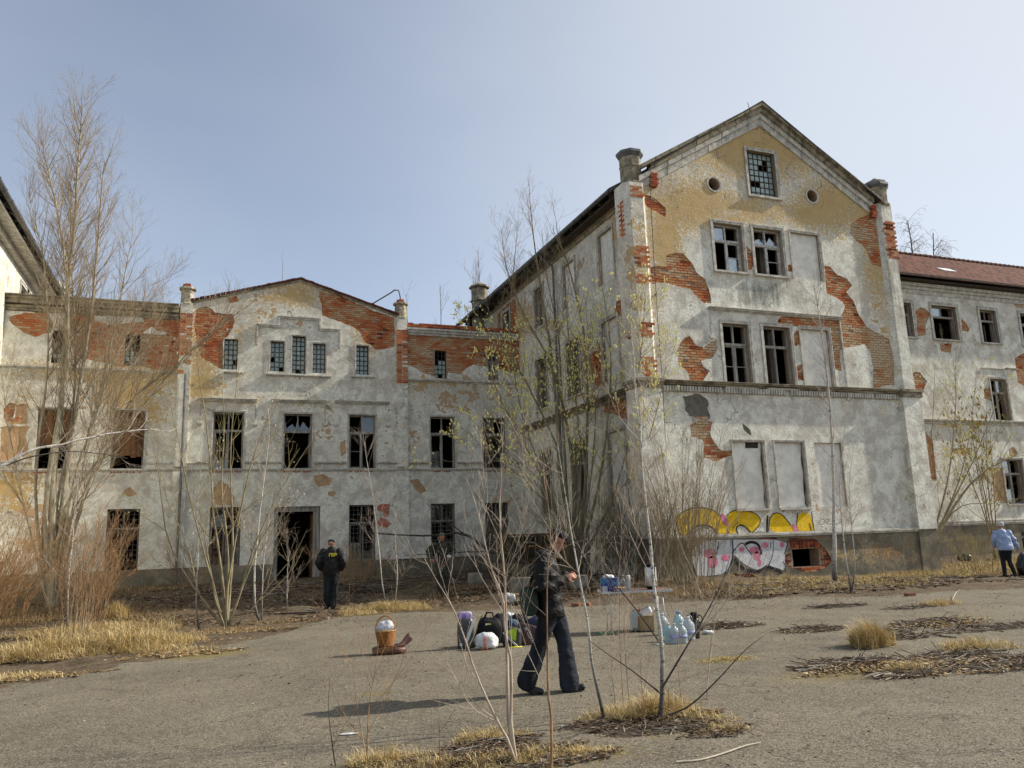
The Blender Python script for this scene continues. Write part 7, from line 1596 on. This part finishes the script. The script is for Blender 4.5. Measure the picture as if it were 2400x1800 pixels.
def bottle(x, y, label, scale=1.0, col=waterm, cap=None, handle=True, lbl=False):
    q = on(x, y); t = thing('water_bottle', label, 'bottle', q, 'large water bottles standing by the table')
    R_ = .088*scale; mb = MB()
    prof = [(R_*.9, 0), (R_, .012)]
    for k in range(6): z = .03+k*.03; prof += [(R_, z), (R_*.955, z+.012), (R_, z+.022)]
    prof += [(R_, .215), (R_*.92, .245), (R_*.55, .29), (R_*.26, .315), (R_*.26, .33)]
    prof = [(r_, z*scale*.93) for r_, z in prof]; mb.lathe(q, prof, 20); mb.build('bottle_body', col, t, True)
    mb = MB(); mb.lathe(q+UP*(.305*scale), [(R_*.32, 0), (R_*.32, .022), (R_*.28, .026)], 14); mb.build('cap', cap or wht, t, True)
    if handle: mb = MB(); mb.tube([q+CR*(R_*.3*math.cos(u)-.0)+CR*(.035*math.cos(u))+UP*(.302*scale+.055*math.sin(u)) for u in np.linspace(-.2, math.pi+.2, 12)], .0042, 5); mb.build('handle', wht, t, True)
    if lbl: mb = MB(); mb.lathe(q+UP*.085*scale, [(R_*1.012, 0), (R_*1.012, .05)], 20); mb.build('paper_label', flat('bottlelabel', (.35, .38, .62), .5), t, True)
    return t
bluecap = flat('bluecap', (.02, .10, .42))
bottle(1555, 1488, 'clear water bottle at the left, just behind the birch trunk', 1.05, clear)
bottle(1592, 1486, 'bluish water bottle with a blue cap, in the back row', 1.08, waterm, bluecap)
bottle(1568, 1503, 'squat clear water bottle in the front row, left', .82, waterm, handle=False)
bottle(1582, 1508, 'small shrink-wrapped water bottle in the front row, middle', .88, clear, lbl=True, handle=False)
bottle(1600, 1507, 'small shrink-wrapped water bottle in the front row, right', .88, clear, lbl=True, handle=False)
bottle(1616, 1500, 'ribbed clear water bottle with a white handle beside the dark thermos', 1.08, clear, lbl=True)
q = on(1631, 1496); t = thing('thermos', 'tall dark steel thermos with a black pump top, at the right of the bottles', 'flask', q)
mb = MB(); mb.lathe(q, [(.062, 0), (.065, .012), (.065, .29), (.055, .31)], 22); mb.build('flask_body', simple('dark_steel', (.07, .075, .065), .25, .2, 5, metal=.8), t, True)
mb = MB(); mb.lathe(q, [(.060, .305), (.070, .315), (.070, .355), (.055, .385), (.05, .40)], 22); mb.build('pump_top', blk, t, True)
mb = MB(); mb.tube([q+CR*.06+UP*.36, q+CR*.11+UP*.34, q+CR*.125+UP*.27, q+CR*.10+UP*.24, q+CR*.07+UP*.235], .013, 6); mb.build('handle', blk, t, True)
mb = MB(); mb.obox(q-CR*.085+UP*.365, rotax(0, -.35), .04, .014, .012); mb.build('spout', blk, t)
q = on(1665, 1488); mb = MB(); V, Fs = sup(q+UP*.03-CR*.02+CF*.1, rotax(), .10, .05, .035, 1, 1, .025, 18, 3, zmin=q.z+.003); mb.add(V, Fs); one('paper_scrap', wht, 'white paper scrap between the thermos and the dark twig heap', 'litter', mb)
q = on(1424, 1486); mb = MB(); mb.obox(q+UP*.012-CR*.03, rotax(.3), .13, .045, .012); mb.obox(q+UP*.03+CR*.02, rotax(-.2, .1), .09, .03, .008); one('green_trowel_pack', flat('green', (.04, .30, .06), .4), 'flat green plastic thing on the asphalt by the table leg', 'litter', mb)
q = on(1468, 1503); mb = MB(); V, Fs = sup(on(1548, 1512)+UP*.012, rotax(), .06, .03, .012, 1, 1, .01, 20, 8); mb.add(V, Fs); one('paper_scrap', wht, 'small white scrap at the foot of the water bottles', 'litter', mb)
# --- litter on the asphalt
q = on(817, 1722); mb = MB(); V, Fs = sup(q+UP*.008, rotax(.2), .085, .02, .007, 1, 1, .008, 30, 2); mb.add(V, Fs); one('paper_scrap', wht, 'flat torn white paper lying near the bottom left saplings', 'litter', mb)
# --- boards and cardboard heap near the small birch
gb = 'boards heaped on the ground by the small birch'
for i, (x, y, L, w, h, yaw, tl, mt, lb_) in enumerate(((700, 1432, .55, .16, .10, .15, .0, card_l, 'open cardboard box on the heap of boards'), (668, 1440, .75, .10, .02, .05, .03, M_['wooddark'], 'long dark plank at the left of the board heap'), (698, 1442, .9, .08, .03, -.05, 0, M_['wooddark'], 'dark beam in front of the cardboard box'), (705, 1447, .28, .06, .02, .0, 0, card_l, 'short pale piece of wood before the board heap'),
                                                  (722, 1434, .22, .10, .02, .3, .1, M_['wood'], 'grey board end at the right of the board heap'), (728, 1430, .35, .07, .02, -.2, .05, M_['wooddark'], 'dark stick of timber at the right back of the board heap'))):
    q = on(x, y); a, b, d = rotax(yaw, tl); mb = MB(); mb.obox(q+UP*(h/2+.01+.03*(i in (2, 4))), (a, b, d), L/2, w/2, h/2); one('board' if i else 'cardboard_box', mt, lb_, 'board' if i else 'box', mb, False)
# --- concrete blocks, brick, rubbish in the corner
conc = simple('old_concrete', (.23, .21, .16), .95, .35, 5, bump=.8, bsc=18)
for x, y, w, h, lb_ in ((1114, 1366, .42, .36, 'low concrete block left of the old porch'), (1220, 1388, .52, .42, 'concrete block behind the white rubbish'), (1357, 1378, .42, .36, 'concrete block to the right of the walking man')):
    q = on(x, y); mb = MB(); a, b, d = rotax(.1); V, Fs = sup(q+UP*(h/2-.03), (a, b, d), w/1.75, .2, h/1.75, .12, .12, .012, 6, x, nu=24, nv=12); mb.add(V, Fs); one('concrete_block', conc, lb_, 'block', mb)
q = on(1196, 1412); mb = MB(); V, Fs = sup(q+UP*.12, rotax(), .13, .1, .11, .7, .7, .04, 10, 3); mb.add(V, Fs); one('rubbish_bag', wht, 'torn white rubbish bag in front of the concrete blocks', 'bag', mb)
q = on(1222, 1414); mb = MB(); a, b, d = rotax(.2, .25); mb.obox(q+UP*.2, (a, b, d), .22, .14, .012); mb.obox(q+UP*.12-b*.1+a*.03, (a, (b+UP*1.5).normalized(), b), .17, .09, .01); one('cardboard_sheet', card_l, 'bent sheet of cardboard next to the torn white bag', 'cardboard', mb, False)
q = on(1205, 1418); mb = MB(); V, Fs = sup(q+UP*.05+CR*.15, rotax(), .28, .12, .06, 1, 1, .04, 9, 6, zmin=q.z); mb.add(V, Fs); one('dark_rag', M_['wooddark'], 'dark rag heap under the bent cardboard', 'rubbish', mb)
gbk = 'stray bricks on the ground'
for i, (x, y, lb_) in enumerate(((2133, 1397, 'single red brick on the asphalt edge below the willow'), (1378, 1420, 'red brick lying just behind the table'), (1352, 1421, 'red brick between the walking man and the table'))):
    q = on(x, y); mb = MB(); a, b, d = rotax(.3+i); mb.obox(q+UP*.035, (a, b, d), .12, .058, .034, .1); one('brick', M_.setdefault('stray', simple('dusty_brick', (.24, .095, .055), .9, .4, 14, bump=.5)), lb_, 'brick', mb, False)
# --- old porch in the inner corner: masonry base, plank front, flat lid
q = at(10.9, 28.2); t = thing('old_porch', 'low ruined brown porch of planks in the inner corner', 'porch', q)
bx0, bx1, by0, by1, bz = 10.6, 13.0, 27.4, 30.0, .25
mb = MB(); mb.box(bx0, bx1, by0, by1, bz-.3, .75); mb.build('base', M_['plinth'], t)
mb = MB(); mb.box(bx0+.08, bx1, by0+.1, by1, .75, 1.7); mb.build('dark_filler', M_['wooddark'], t)  # added dark box inside the porch, stops light showing through the plank gaps
for i in range(6): z = .8+i*.155; mb = MB(); e = random.Random(i).uniform(-.15, .1); mb.box(bx0+.05+max(0, e), bx1-.1+min(0, e), by0+.04+.01*(i % 2), by0+.07+.01*(i % 2), z, z+.135); mb.build('plank', M_['wooddark'] if i % 3 else M_['board'], t)
for i in range(8): x = bx0+.04; mb = MB(); mb.box(x, x+.03, by0+.12+i*.33, by0+.42+i*.33, .78, 1.7); mb.build('plank', M_['wooddark'], t)
mb = MB(); mb.box(bx0-.15, bx1, by0-.12, by1, 1.72, 1.80); mb.build('roof', M_['board'], t)
# --- refuse sacks by the wing
sack = simple('black_bin_liner', (.012, .012, .013), .3, .3, 12, bump=.8, bsc=18, spec=.6)
q = on(2262, 1315); mb = MB(); V, Fs = sup(q+UP*.14, rotax(), .24, .2, .17, .9, .9, .06, 6, 2, zmin=q.z); mb.add(V, Fs); one('bin_bag', sack, 'knotted black bin bag on the grass bank', 'bag', mb)
q = on(2342, 1306); mb = MB(); V, Fs = sup(q+UP*.2, rotax(0, .3), .2, .15, .2, .9, .9, .05, 7, 5, zmin=q.z); mb.add(V, Fs); one('bin_bag', sack, 'black rubbish bag leaning beyond the woman', 'bag', mb)
# ================================================================== people
def ell(mb, c, r, ax=None, n=14):
    ax = ax or (Vector((1, 0, 0)), Vector((0, 1, 0)), Vector((0, 0, 1))); V, Fs = sup(c, ax, r[0], r[1], r[2], 1, 1, 0, nu=n, nv=n-4); mb.add(V, Fs)
def limb(mb, pts, rr_, n=10, ball=True):
    P = bez(pts, 4*(len(pts)-1)+1); R = np.interp(np.linspace(0, len(pts)-1, len(P)), range(len(pts)), rr_); mb.tube(P, R, n)
    if ball:
        for p, r_ in ((pts[0], rr_[0]), (pts[-1], rr_[-1])): ell(mb, Vector(p), (r_, r_, r_), n=10)
def loft(mb, rings, A, n=16):
    """rings: (centre, half depth, half width) stacked upward; A: (forward, left, up)"""
    V = []
    for c, rx, ry in rings:
        for i in range(n): t = 2*math.pi*i/n; V.append(Vector(c)+A[0]*(rx*math.cos(t))+A[1]*(ry*math.sin(t)))
    k = len(rings); mb.add(V, [(j*n+i, j*n+(i+1) % n, (j+1)*n+(i+1) % n, (j+1)*n+i) for j in range(k-1) for i in range(n)]+[tuple(range(n-1, -1, -1)), tuple((k-1)*n+i for i in range(n))])
def fuse(mb, name, mat, parent, vox=.012, sm=3, fold=0.0, label=None, seed=0):
    """weld overlapping shapes into one continuous skin"""
    me = mb.mesh(name, WL[parent]); b = bmesh.new(); b.from_mesh(me); bmesh.ops.recalc_face_normals(b, faces=b.faces); b.to_mesh(me); b.free()
    o = bpy.data.objects.new('tmp', me); COL.objects.link(o); m_ = o.modifiers.new('r', 'REMESH'); m_.mode = 'VOXEL'; m_.voxel_size = vox
    s_ = o.modifiers.new('s', 'SMOOTH'); s_.iterations = sm; s_.factor = .5
    bpy.context.view_layer.update(); m2 = bpy.data.meshes.new_from_object(o.evaluated_get(bpy.context.evaluated_depsgraph_get())); bpy.data.objects.remove(o)
    if fold:
        co = np.empty(len(m2.vertices)*3, np.float32); m2.vertices.foreach_get('co', co); co = co.reshape(-1, 3); no = np.array([v.normal for v in m2.vertices])
        d = np.array([mnoise.noise(Vector((x*9+seed, y*9, z*13)))+.5*abs(mnoise.noise(Vector((x*21, y*21+seed, z*30)))) for x, y, z in co]); m2.vertices.foreach_set('co', (co+no*(d*fold)[:, None]).astype(np.float32).ravel())
    m2.name = name; o = link(name, m2, mat, parent, True)
    if label: o['label'] = label
    return o
def hand(mb, wr, d, nrm, side, k=1.0, curl=.9):
    """palm, four unequal curled fingers and a thumb; d = pointing direction, nrm = back of the hand"""
    d = Vector(d).normalized(); nrm = Vector(nrm); nrm = (nrm-d*nrm.dot(d)).normalized(); sd = d.cross(nrm)*side; wr = Vector(wr)
    ell(mb, wr+d*.045*k, (.050*k, .038*k, .017*k), (d, sd, nrm), 10)
    for i, L in enumerate((.070, .080, .075, .058)):
        o = (i-1.5)*.0205*k; p = wr+d*.085*k+sd*o; pts = [p]; a = .2; 
        for s in (.45, .32, .26): a += curl*.55; pts.append(pts[-1]+(d*math.cos(a)-nrm*math.sin(a))*(L*s*k))
        limb(mb, pts, [.0095*k, .009*k, .0085*k, .007*k], 6, True)
    p = wr+d*.03*k+sd*(-.034*k); pts = [p, p+(d*.6-sd*.7-nrm*.2).normalized()*.035*k, p+(d*.6-sd*.7-nrm*.2).normalized()*.035*k+(d*.8-nrm*.6).normalized()*.03*k]; limb(mb, pts, [.013*k, .011*k, .008*k], 6, True)
SKIN = simple('skin', (.38, .17, .11), .55, .15, 20, bump=.1)
def head(mb, c, fw, up, k=1.0):
    fw = Vector(fw).normalized(); up = Vector(up); up = (up-fw*up.dot(fw)).normalized(); lf = up.cross(fw)
    A = (fw, lf, up); c = Vector(c)
    ell(mb, c+up*.025*k, (.098*k, .078*k, .095*k), A, 16); ell(mb, c+fw*.028*k-up*.035*k, (.066*k, .060*k, .078*k), A, 14); ell(mb, c+fw*.055*k-up*.088*k, (.030*k, .034*k, .026*k), A, 10)
    ell(mb, c+fw*.088*k+up*.028*k, (.016*k, .045*k, .012*k), A, 10)
    limb(mb, [c+fw*.088*k+up*.015*k, c+fw*.108*k-up*.018*k, c+fw*.112*k-up*.030*k], [.009*k, .013*k, .015*k], 8)
    ell(mb, c+fw*.090*k-up*.058*k, (.014*k, .026*k, .010*k), A, 10)
    for s in (-1, 1): ell(mb, c+lf*(s*.080*k)-fw*.005*k-up*.008*k, (.020*k, .009*k, .032*k), A, 10); ell(mb, c+lf*(s*.042*k)+fw*.062*k-up*.02*k, (.025*k, .022*k, .022*k), A, 10)
    return A
def eyes(t, c, A, k=1.0):
    for s in (-1, 1):
        mb = MB(); ell(mb, Vector(c)+A[0]*.0885*k+A[1]*(s*.031*k)+A[2]*.008*k, (.011*k, .014*k, .009*k), A, 8); mb.build('eye', simple('eye_dark', (.05, .035, .03), .3) if 'eye_dark' not in bpy.data.materials else bpy.data.materials['eye_dark'], t, True)
def shoe(t, an, toe, A, mat, k=1.0, name='shoe'):
    an, toe = Vector(an), Vector(toe); d = (toe-an); dl = Vector((d.x, d.y, d.z)).normalized(); up = A[2]; lf = up.cross(dl).normalized(); u2 = dl.cross(lf)
    mb = MB(); heel = an-dl*.05*k; ell(mb, an+u2*.0, (.055*k, .045*k, .06*k), (dl, lf, u2), 10); limb(mb, [heel-u2*.035*k, an+dl*.07*k-u2*.035*k, toe-u2*.005], [.038*k, .045*k, .036*k], 10)
    mb.obox(an+dl*.075*k-u2*.065*k, (dl, lf, u2), .14*k, .042*k, .012*k); return fuse(mb, name, mat, t, .011, 2)
class Pose:
    def __init__(s, base, yaw): s.b = Vector(base); s.f = Vector((math.cos(yaw), math.sin(yaw), 0)); s.l = Vector((-math.sin(yaw), math.cos(yaw), 0))
    def __call__(s, x, y, z): return s.b+s.f*x+s.l*y+UP*z
    @property
    def A(s): return (s.f, s.l, UP)
def yaw_of(v): return math.atan2(v.y, v.x)

# --- the man walking to the right, head bent over what he holds to his chest
b = G(1322, 1624); b.z = 0; P = Pose(b-CR*.085, yaw_of((CR-CF*.05).normalized()))
# --- forward = photo right; lateral + = away from the camera
b = P.b; wk = thing('person', 'man in a black jacket and dark jeans striding to the right, head bowed', 'person', b)
K = 1.0
pel, chest, nk, hd = P(-.02, 0, .93), P(-.055, 0, 1.28), P(.02, 0, 1.50), P(.085, 0, 1.615)
hdir = (P.f*.88-UP*.47)
kn_b, an_b, to_b = P(-.16, -.03, .52), P(-.31, -.05, .14), P(-.16, -.05, .035)
kn_f, an_f, to_f = P(.11, .08, .51), P(.15, .08, .10), P(.29, .08, .05)
sh = (P(-.085, -.20, 1.43), P(-.06, .20, 1.43)); el = (P(-.10, -.27, 1.13), P(-.06, .27, 1.15)); wr = (P(.15, -.12, 1.21), P(.16, .10, 1.22))
mb = MB(); loft(mb, [(pel, .10, .15), (P(-.04, 0, 1.10), .085, .13), (chest, .10, .16), (P(-.05, 0, 1.42), .08, .15), (P(-.01, 0, 1.48), .05, .07)], P.A)
limb(mb, [P(-.02, 0, 1.42), nk, hd-UP*.03], [.06, .056, .055])
HA = head(mb, hd, hdir, UP*.88+P.f*.47)
limb(mb, [P(-.02, -.09, .92), kn_b, an_b], [.085, .055, .035]); limb(mb, [P(-.02, .09, .92), kn_f, an_f], [.085, .055, .035]); limb(mb, [an_b, an_b*.5+to_b*.5], [.03, .022]); limb(mb, [an_f, an_f*.5+to_f*.5], [.03, .022])
for i in (0, 1): limb(mb, [sh[i], el[i], wr[i]], [.05, .042, .028]); hand(mb, wr[i], (P.f*.9+UP*.25+P.l*(.25 if i == 0 else -.25)), (UP*.5-P.l*(1 if i == 0 else -1)*.8), 1 if i else -1, 1.0, .9)
fuse(mb, 'body', SKIN, wk, .0085, 2); eyes(wk, hd, HA)
jack = simple('black_leather_jacket', (.007, .007, .0075), .62, .4, 8, bump=.4, bsc=16, spec=.22)
mb = MB(); loft(mb, [(P(-.03, 0, .80), .155, .205), (P(-.03, 0, .84), .16, .21), (P(-.035, 0, 1.0), .145, .19), (P(-.05, 0, 1.2), .145, .195), (P(-.065, 0, 1.36), .135, .20), (P(-.06, 0, 1.45), .105, .17), (P(-.02, 0, 1.51), .075, .085), (P(.0, 0, 1.535), .07, .078)], P.A)
for i in (0, 1): limb(mb, [sh[i], el[i], wr[i]-P.f*.01], [.088, .072, .052])
fuse(mb, 'jacket', jack, wk, .011, 2, .018, seed=3)
jean = simple('dark_worn_jeans', (.022, .027, .038), .9, .3, 5, bump=.7, bsc=26, col2=(.003, .0035, .005), streak=True)
mb = MB(); ell(mb, P(-.02, 0, .90), (.13, .175, .13), P.A); limb(mb, [P(-.03, -.085, .90), kn_b+P.f*.01, an_b+UP*.0], [.112, .080, .105], 12); limb(mb, [P(.0, .085, .90), kn_f, an_f-UP*.03], [.112, .082, .108], 12)
fuse(mb, 'trousers', jean, wk, .011, 2, .012, seed=8)
bootm = simple('black_boots', (.02, .018, .017), .5, .3, 10)
shoe(wk, an_b-UP*.02, to_b, P.A, bootm); shoe(wk, an_f-UP*.02, to_f, P.A, bootm)
mb = MB(); c = hd; ell(mb, c+HA[2]*.062-HA[0]*.006, (.110, .092, .062), HA, 14)
fuse(mb, 'cap', blk, wk, .009, 2)
mb = MB(); V, Fs = sup(c+HA[2]*.045+HA[0]*.115, HA, .055, .07, .007, 1, 1, 0, nu=16, nv=8); mb.add(V, Fs); mb.build('cap_peak', blk, wk, True)
mb = MB(); ell(mb, c-HA[0]*.055+HA[2]*.0, (.055, .083, .07), HA, 12); mb.build('hair', simple('dark_hair', (.02, .015, .012), .7), wk, True)
mb = MB(); V, Fs = sup(P(-.25, -.12, .98), P.A, .10, .15, .15, .7, .7, .015, 8, 3); mb.add(V, Fs)
t = thing('shoulder_bag', 'dark green shoulder bag at the walking man\'s hip', 'bag', P(-.25, -.12, .84)); mb.build('bag_body', simple('dark_green_canvas', (.022, .04, .03), .8, .3, 9, bump=.4), t, True)
mb = MB(); mb.tube([P(-.25, -.20, 1.10), P(-.17, -.23, 1.35), P(-.08, -.12, 1.52), P(.02, .03, 1.50)], .016, 6); mb.build('strap', blk, t, True)

# --- the guard seen from behind
b = G(775, 1428); P = Pose(b, yaw_of((CF-CR*.12).normalized())); gd = thing('person', 'guard seen from behind in a black bomber jacket and cap, yellow letters on his back', 'person', b)
pel, hd = P(-.0, 0, .95), P(.035, -.0, 1.665)
kn = (P(.02, -.09, .52), P(-.02, .10, .52)); an = (P(-.04, -.06, .10), P(.03, .10, .10)); to = (P(.12, -.08, .035), P(.19, .14, .035))
sh = (P(-.01, -.21, 1.45), P(-.01, .21, 1.45)); el = (P(-.10, -.33, 1.18), P(-.10, .32, 1.18)); wr = (P(.04, -.24, 1.0), P(.05, .22, 1.0))
mb = MB(); loft(mb, [(pel, .10, .15), (P(0, 0, 1.15), .09, .14), (P(0, 0, 1.35), .11, .17), (P(0, 0, 1.47), .07, .12)], P.A); limb(mb, [P(-.01, 0, 1.42), P(.01, 0, 1.52), hd-UP*.04], [.065, .062, .06]); HA = head(mb, hd, P.f-UP*.1, UP)
for i in (0, 1):
    s = -1 if i == 0 else 1; limb(mb, [P(0, .09*s, .93), kn[i], an[i], an[i]*.6+to[i]*.4+UP*.02], [.085, .055, .036, .022]); limb(mb, [sh[i], el[i], wr[i]], [.05, .042, .03]); hand(mb, wr[i], P.f*.3-UP*.9, P.l*s, s, 1, .6)
fuse(mb, 'body', SKIN, gd, .011, 2); eyes(gd, hd, HA)
bomber = simple('black_bomber_jacket', (.012, .012, .013), .6, .4, 9, bump=.5, bsc=14, spec=.25)
mb = MB(); loft(mb, [(P(0, 0, .86), .145, .18), (P(0, 0, .92), .165, .215), (P(-.01, 0, 1.02), .18, .24), (P(-.02, 0, 1.2), .165, .235), (P(-.02, 0, 1.38), .145, .225), (P(-.01, 0, 1.47), .11, .17), (P(0, 0, 1.54), .085, .09), (P(.01, 0, 1.58), .08, .085)], P.A)
for i in (0, 1): limb(mb, [sh[i], el[i], wr[i]], [.095, .085, .062])
fuse(mb, 'jacket', bomber, gd, .014, 2, .026, seed=5)
trd = simple('black_work_trousers', (.014, .016, .018), .85, .4, 8, bump=.4)
mb = MB(); ell(mb, P(0, 0, .90), (.13, .175, .13), P.A)
for i in (0, 1): s = -1 if i == 0 else 1; limb(mb, [P(0, .085*s, .9), kn[i], an[i]], [.115, .09, .085], 12)
fuse(mb, 'trousers', trd, gd, .014, 2, .014, seed=2)
for i in (0, 1): shoe(gd, an[i]-UP*.01, to[i], P.A, bootm)
mb = MB(); ell(mb, hd+UP*.058, (.106, .09, .062), HA, 14); fuse(mb, 'cap', blk, gd, .01, 2)
mb = MB(); V, Fs = sup(hd+UP*.045+P.f*.12, HA, .055, .07, .007); mb.add(V, Fs); mb.build('cap_peak', blk, gd, True)
mb = MB(); mb.obox(hd-P.f*.103+UP*.045, (P.l, P.f, UP), .035, .008, .009); mb.build('cap_strap', wht, gd)
bk = P(-.185, .0, 1.375)
yel = flat('safetyyellow', (.80, .68, .05), .1)
rgt = -P.l; o = text('ГБР', P(-.200, -.06, 1.375), (rgt, -P.f, UP), .105, yel, gd, 'lettering', .014, .004)

# --- the man in camouflage facing the yard
camo, nn_, bb_ = new_mat('camouflage'); g = NG(nn_); f1 = g.noise(9, 3, .5); f2 = g.noise(13, 3, .5, dist=.6)
c = g.mix(g.ramp(f1, .48, .52), (.04, .043, .025), (.014, .017, .011)); c = g.mix(g.ramp(f2, .56, .60), c, (.06, .05, .036)); g.l(c, bb_.inputs['Base Color']); bb_.inputs['Roughness'].default_value = .9
b = G(1038, 1393); P = Pose(b, yaw_of((-CF+CR*.22).normalized())); cm = thing('person', 'man in dark camouflage and grey knit cap facing the yard, white gloves at his belt', 'person', b)
hd = P(.05, 0, 1.68)
kn = (P(.05, -.09, .52), P(.02, .10, .52)); an = (P(.0, -.09, .10), P(.0, .12, .10)); to = (P(.15, -.12, .035), P(.15, .15, .035))
sh = (P(0, -.21, 1.46), P(0, .21, 1.46)); el = (P(-.02, -.42, 1.24), P(-.05, .32, 1.22)); wr = (P(.07, -.34, 1.05), P(.17, .20, 1.12))
mb = MB(); loft(mb, [(P(0, 0, .95), .10, .15), (P(0, 0, 1.15), .09, .14), (P(0, 0, 1.35), .11, .17), (P(0, 0, 1.47), .07, .12)], P.A); limb(mb, [P(0, 0, 1.42), P(.02, 0, 1.53), hd-UP*.04], [.065, .06, .058]); HA = head(mb, hd, P.f-UP*.25+P.l*.1, UP)
for i in (0, 1):
    s = -1 if i == 0 else 1; limb(mb, [P(0, .09*s, .93), kn[i], an[i], an[i]*.6+to[i]*.4+UP*.02], [.085, .055, .036, .022]); limb(mb, [sh[i], el[i], wr[i]], [.05, .042, .03]); hand(mb, wr[i], P.f*.6-UP*.5-P.l*.5*s, UP*.6+P.f*.4, s, 1, .7)
fuse(mb, 'body', SKIN, cm, .011, 2); eyes(cm, hd, HA)
mb = MB(); loft(mb, [(P(0, 0, .80), .15, .19), (P(0, 0, 1.0), .145, .19), (P(0, 0, 1.2), .15, .205), (P(0, 0, 1.38), .14, .21), (P(0, 0, 1.48), .11, .17), (P(.01, 0, 1.55), .085, .095)], P.A)
for i in (0, 1): limb(mb, [sh[i], el[i], wr[i]], [.09, .078, .055])
fuse(mb, 'jacket', camo, cm, .014, 2, .026, seed=7)
mb = MB(); ell(mb, P(0, 0, .90), (.12, .17, .13), P.A)
for i in (0, 1): s = -1 if i == 0 else 1; limb(mb, [P(0, .085*s, .9), kn[i], an[i]], [.115, .10, .085], 12)
fuse(mb, 'trousers', camo, cm, .014, 3, .014, seed=4)
for i in (0, 1): shoe(cm, an[i]-UP*.01, to[i], P.A, bootm)
mb = MB(); ell(mb, hd+HA[2]*.055-HA[0]*.01, (.106, .088, .072), HA, 14); fuse(mb, 'knit_cap', simple('grey_knit', (.12, .125, .10), .95, .4, 40, bump=.5, bsc=80), cm, .01, 2)
mb = MB(); V, Fs = sup(P(.25, .17, 1.10), P.A, .05, .07, .04, .8, .8, .02, 20, 2); mb.add(V, Fs); one('work_gloves', wht, 'white work gloves held at the camouflaged man\'s belt', 'gloves', mb)

# --- the woman in the pale blue jacket
b = G(2366, 1352); P = Pose(b, yaw_of((CF+CR*.25).normalized())); wm = thing('person', 'woman from behind in a light blue padded jacket and white hat, stooping slightly', 'person', b)
hd = P(.20, -.03, 1.52); kn = (P(.03, -.07, .48), P(.06, .09, .48)); an = (P(-.02, -.15, .09), P(-.02, .12, .09)); to = (P(.12, -.20, .035), P(.13, .13, .035))
sh = (P(.10, -.18, 1.32), P(.10, .18, 1.32)); el = (P(.16, -.30, 1.10), P(.08, .27, 1.12)); wr = (P(.22, -.42, .86), P(.18, .24, .93))
mb = MB(); loft(mb, [(P(0, 0, .88), .10, .15), (P(.03, 0, 1.08), .085, .12), (P(.08, 0, 1.25), .10, .15), (P(.12, 0, 1.36), .06, .10)], P.A); limb(mb, [P(.10, 0, 1.32), P(.15, 0, 1.42), hd-UP*.03], [.055, .052, .05]); HA = head(mb, hd, P.f-UP*.45, UP, .95)
for i in (0, 1):
    s = -1 if i == 0 else 1; limb(mb, [P(0, .085*s, .86), kn[i], an[i], an[i]*.6+to[i]*.4+UP*.02], [.085, .05, .033, .022]); limb(mb, [sh[i], el[i], wr[i]], [.045, .038, .026]); hand(mb, wr[i], -UP*.9+P.f*.3, P.l*s, s, .92, .8)
fuse(mb, 'body', SKIN, wm, .011, 2); eyes(wm, hd, HA, .95)
mb = MB(); loft(mb, [(P(0, 0, .80), .17, .225), (P(0, 0, .84), .175, .23), (P(.01, 0, 1.0), .16, .215), (P(.05, 0, 1.15), .15, .20), (P(.085, 0, 1.28), .13, .19), (P(.11, 0, 1.36), .10, .15), (P(.14, 0, 1.42), .075, .08)], P.A)
for i in (0, 1): limb(mb, [sh[i], el[i], wr[i]], [.085, .075, .05])
fuse(mb, 'jacket', simple('pale_blue_padded', (.30, .38, .56), .65, .2, 8, bump=.5, bsc=16), wm, .014, 2, .026, seed=6)
mb = MB(); ell(mb, P(0, 0, .82), (.125, .17, .12), P.A)
for i in (0, 1): s = -1 if i == 0 else 1; limb(mb, [P(0, .085*s, .82), kn[i], an[i]], [.105, .07, .055], 12)
fuse(mb, 'trousers', trd, wm, .014, 3, .008, seed=1)
for i in (0, 1): shoe(wm, an[i]-UP*.01, to[i], P.A, bootm, .92)
mb = MB(); ell(mb, hd+HA[2]*.045-HA[0]*.02, (.108, .092, .088), HA, 14); fuse(mb, 'knit_hat', simple('white_knit', (.55, .55, .58), .95, .3, 40, bump=.5, bsc=80), wm, .01, 2)
q = P(.28, -.55, 0); mb = MB(); V, Fs = sup(q+UP*.33, P.A, .28, .26, .36, .9, .9, .06, 5, 4, zmin=q.z+.002, taper=.25); mb.add(V, Fs); one('bin_bag', sack, 'big black refuse sack held by the woman at the right edge', 'bag', mb)
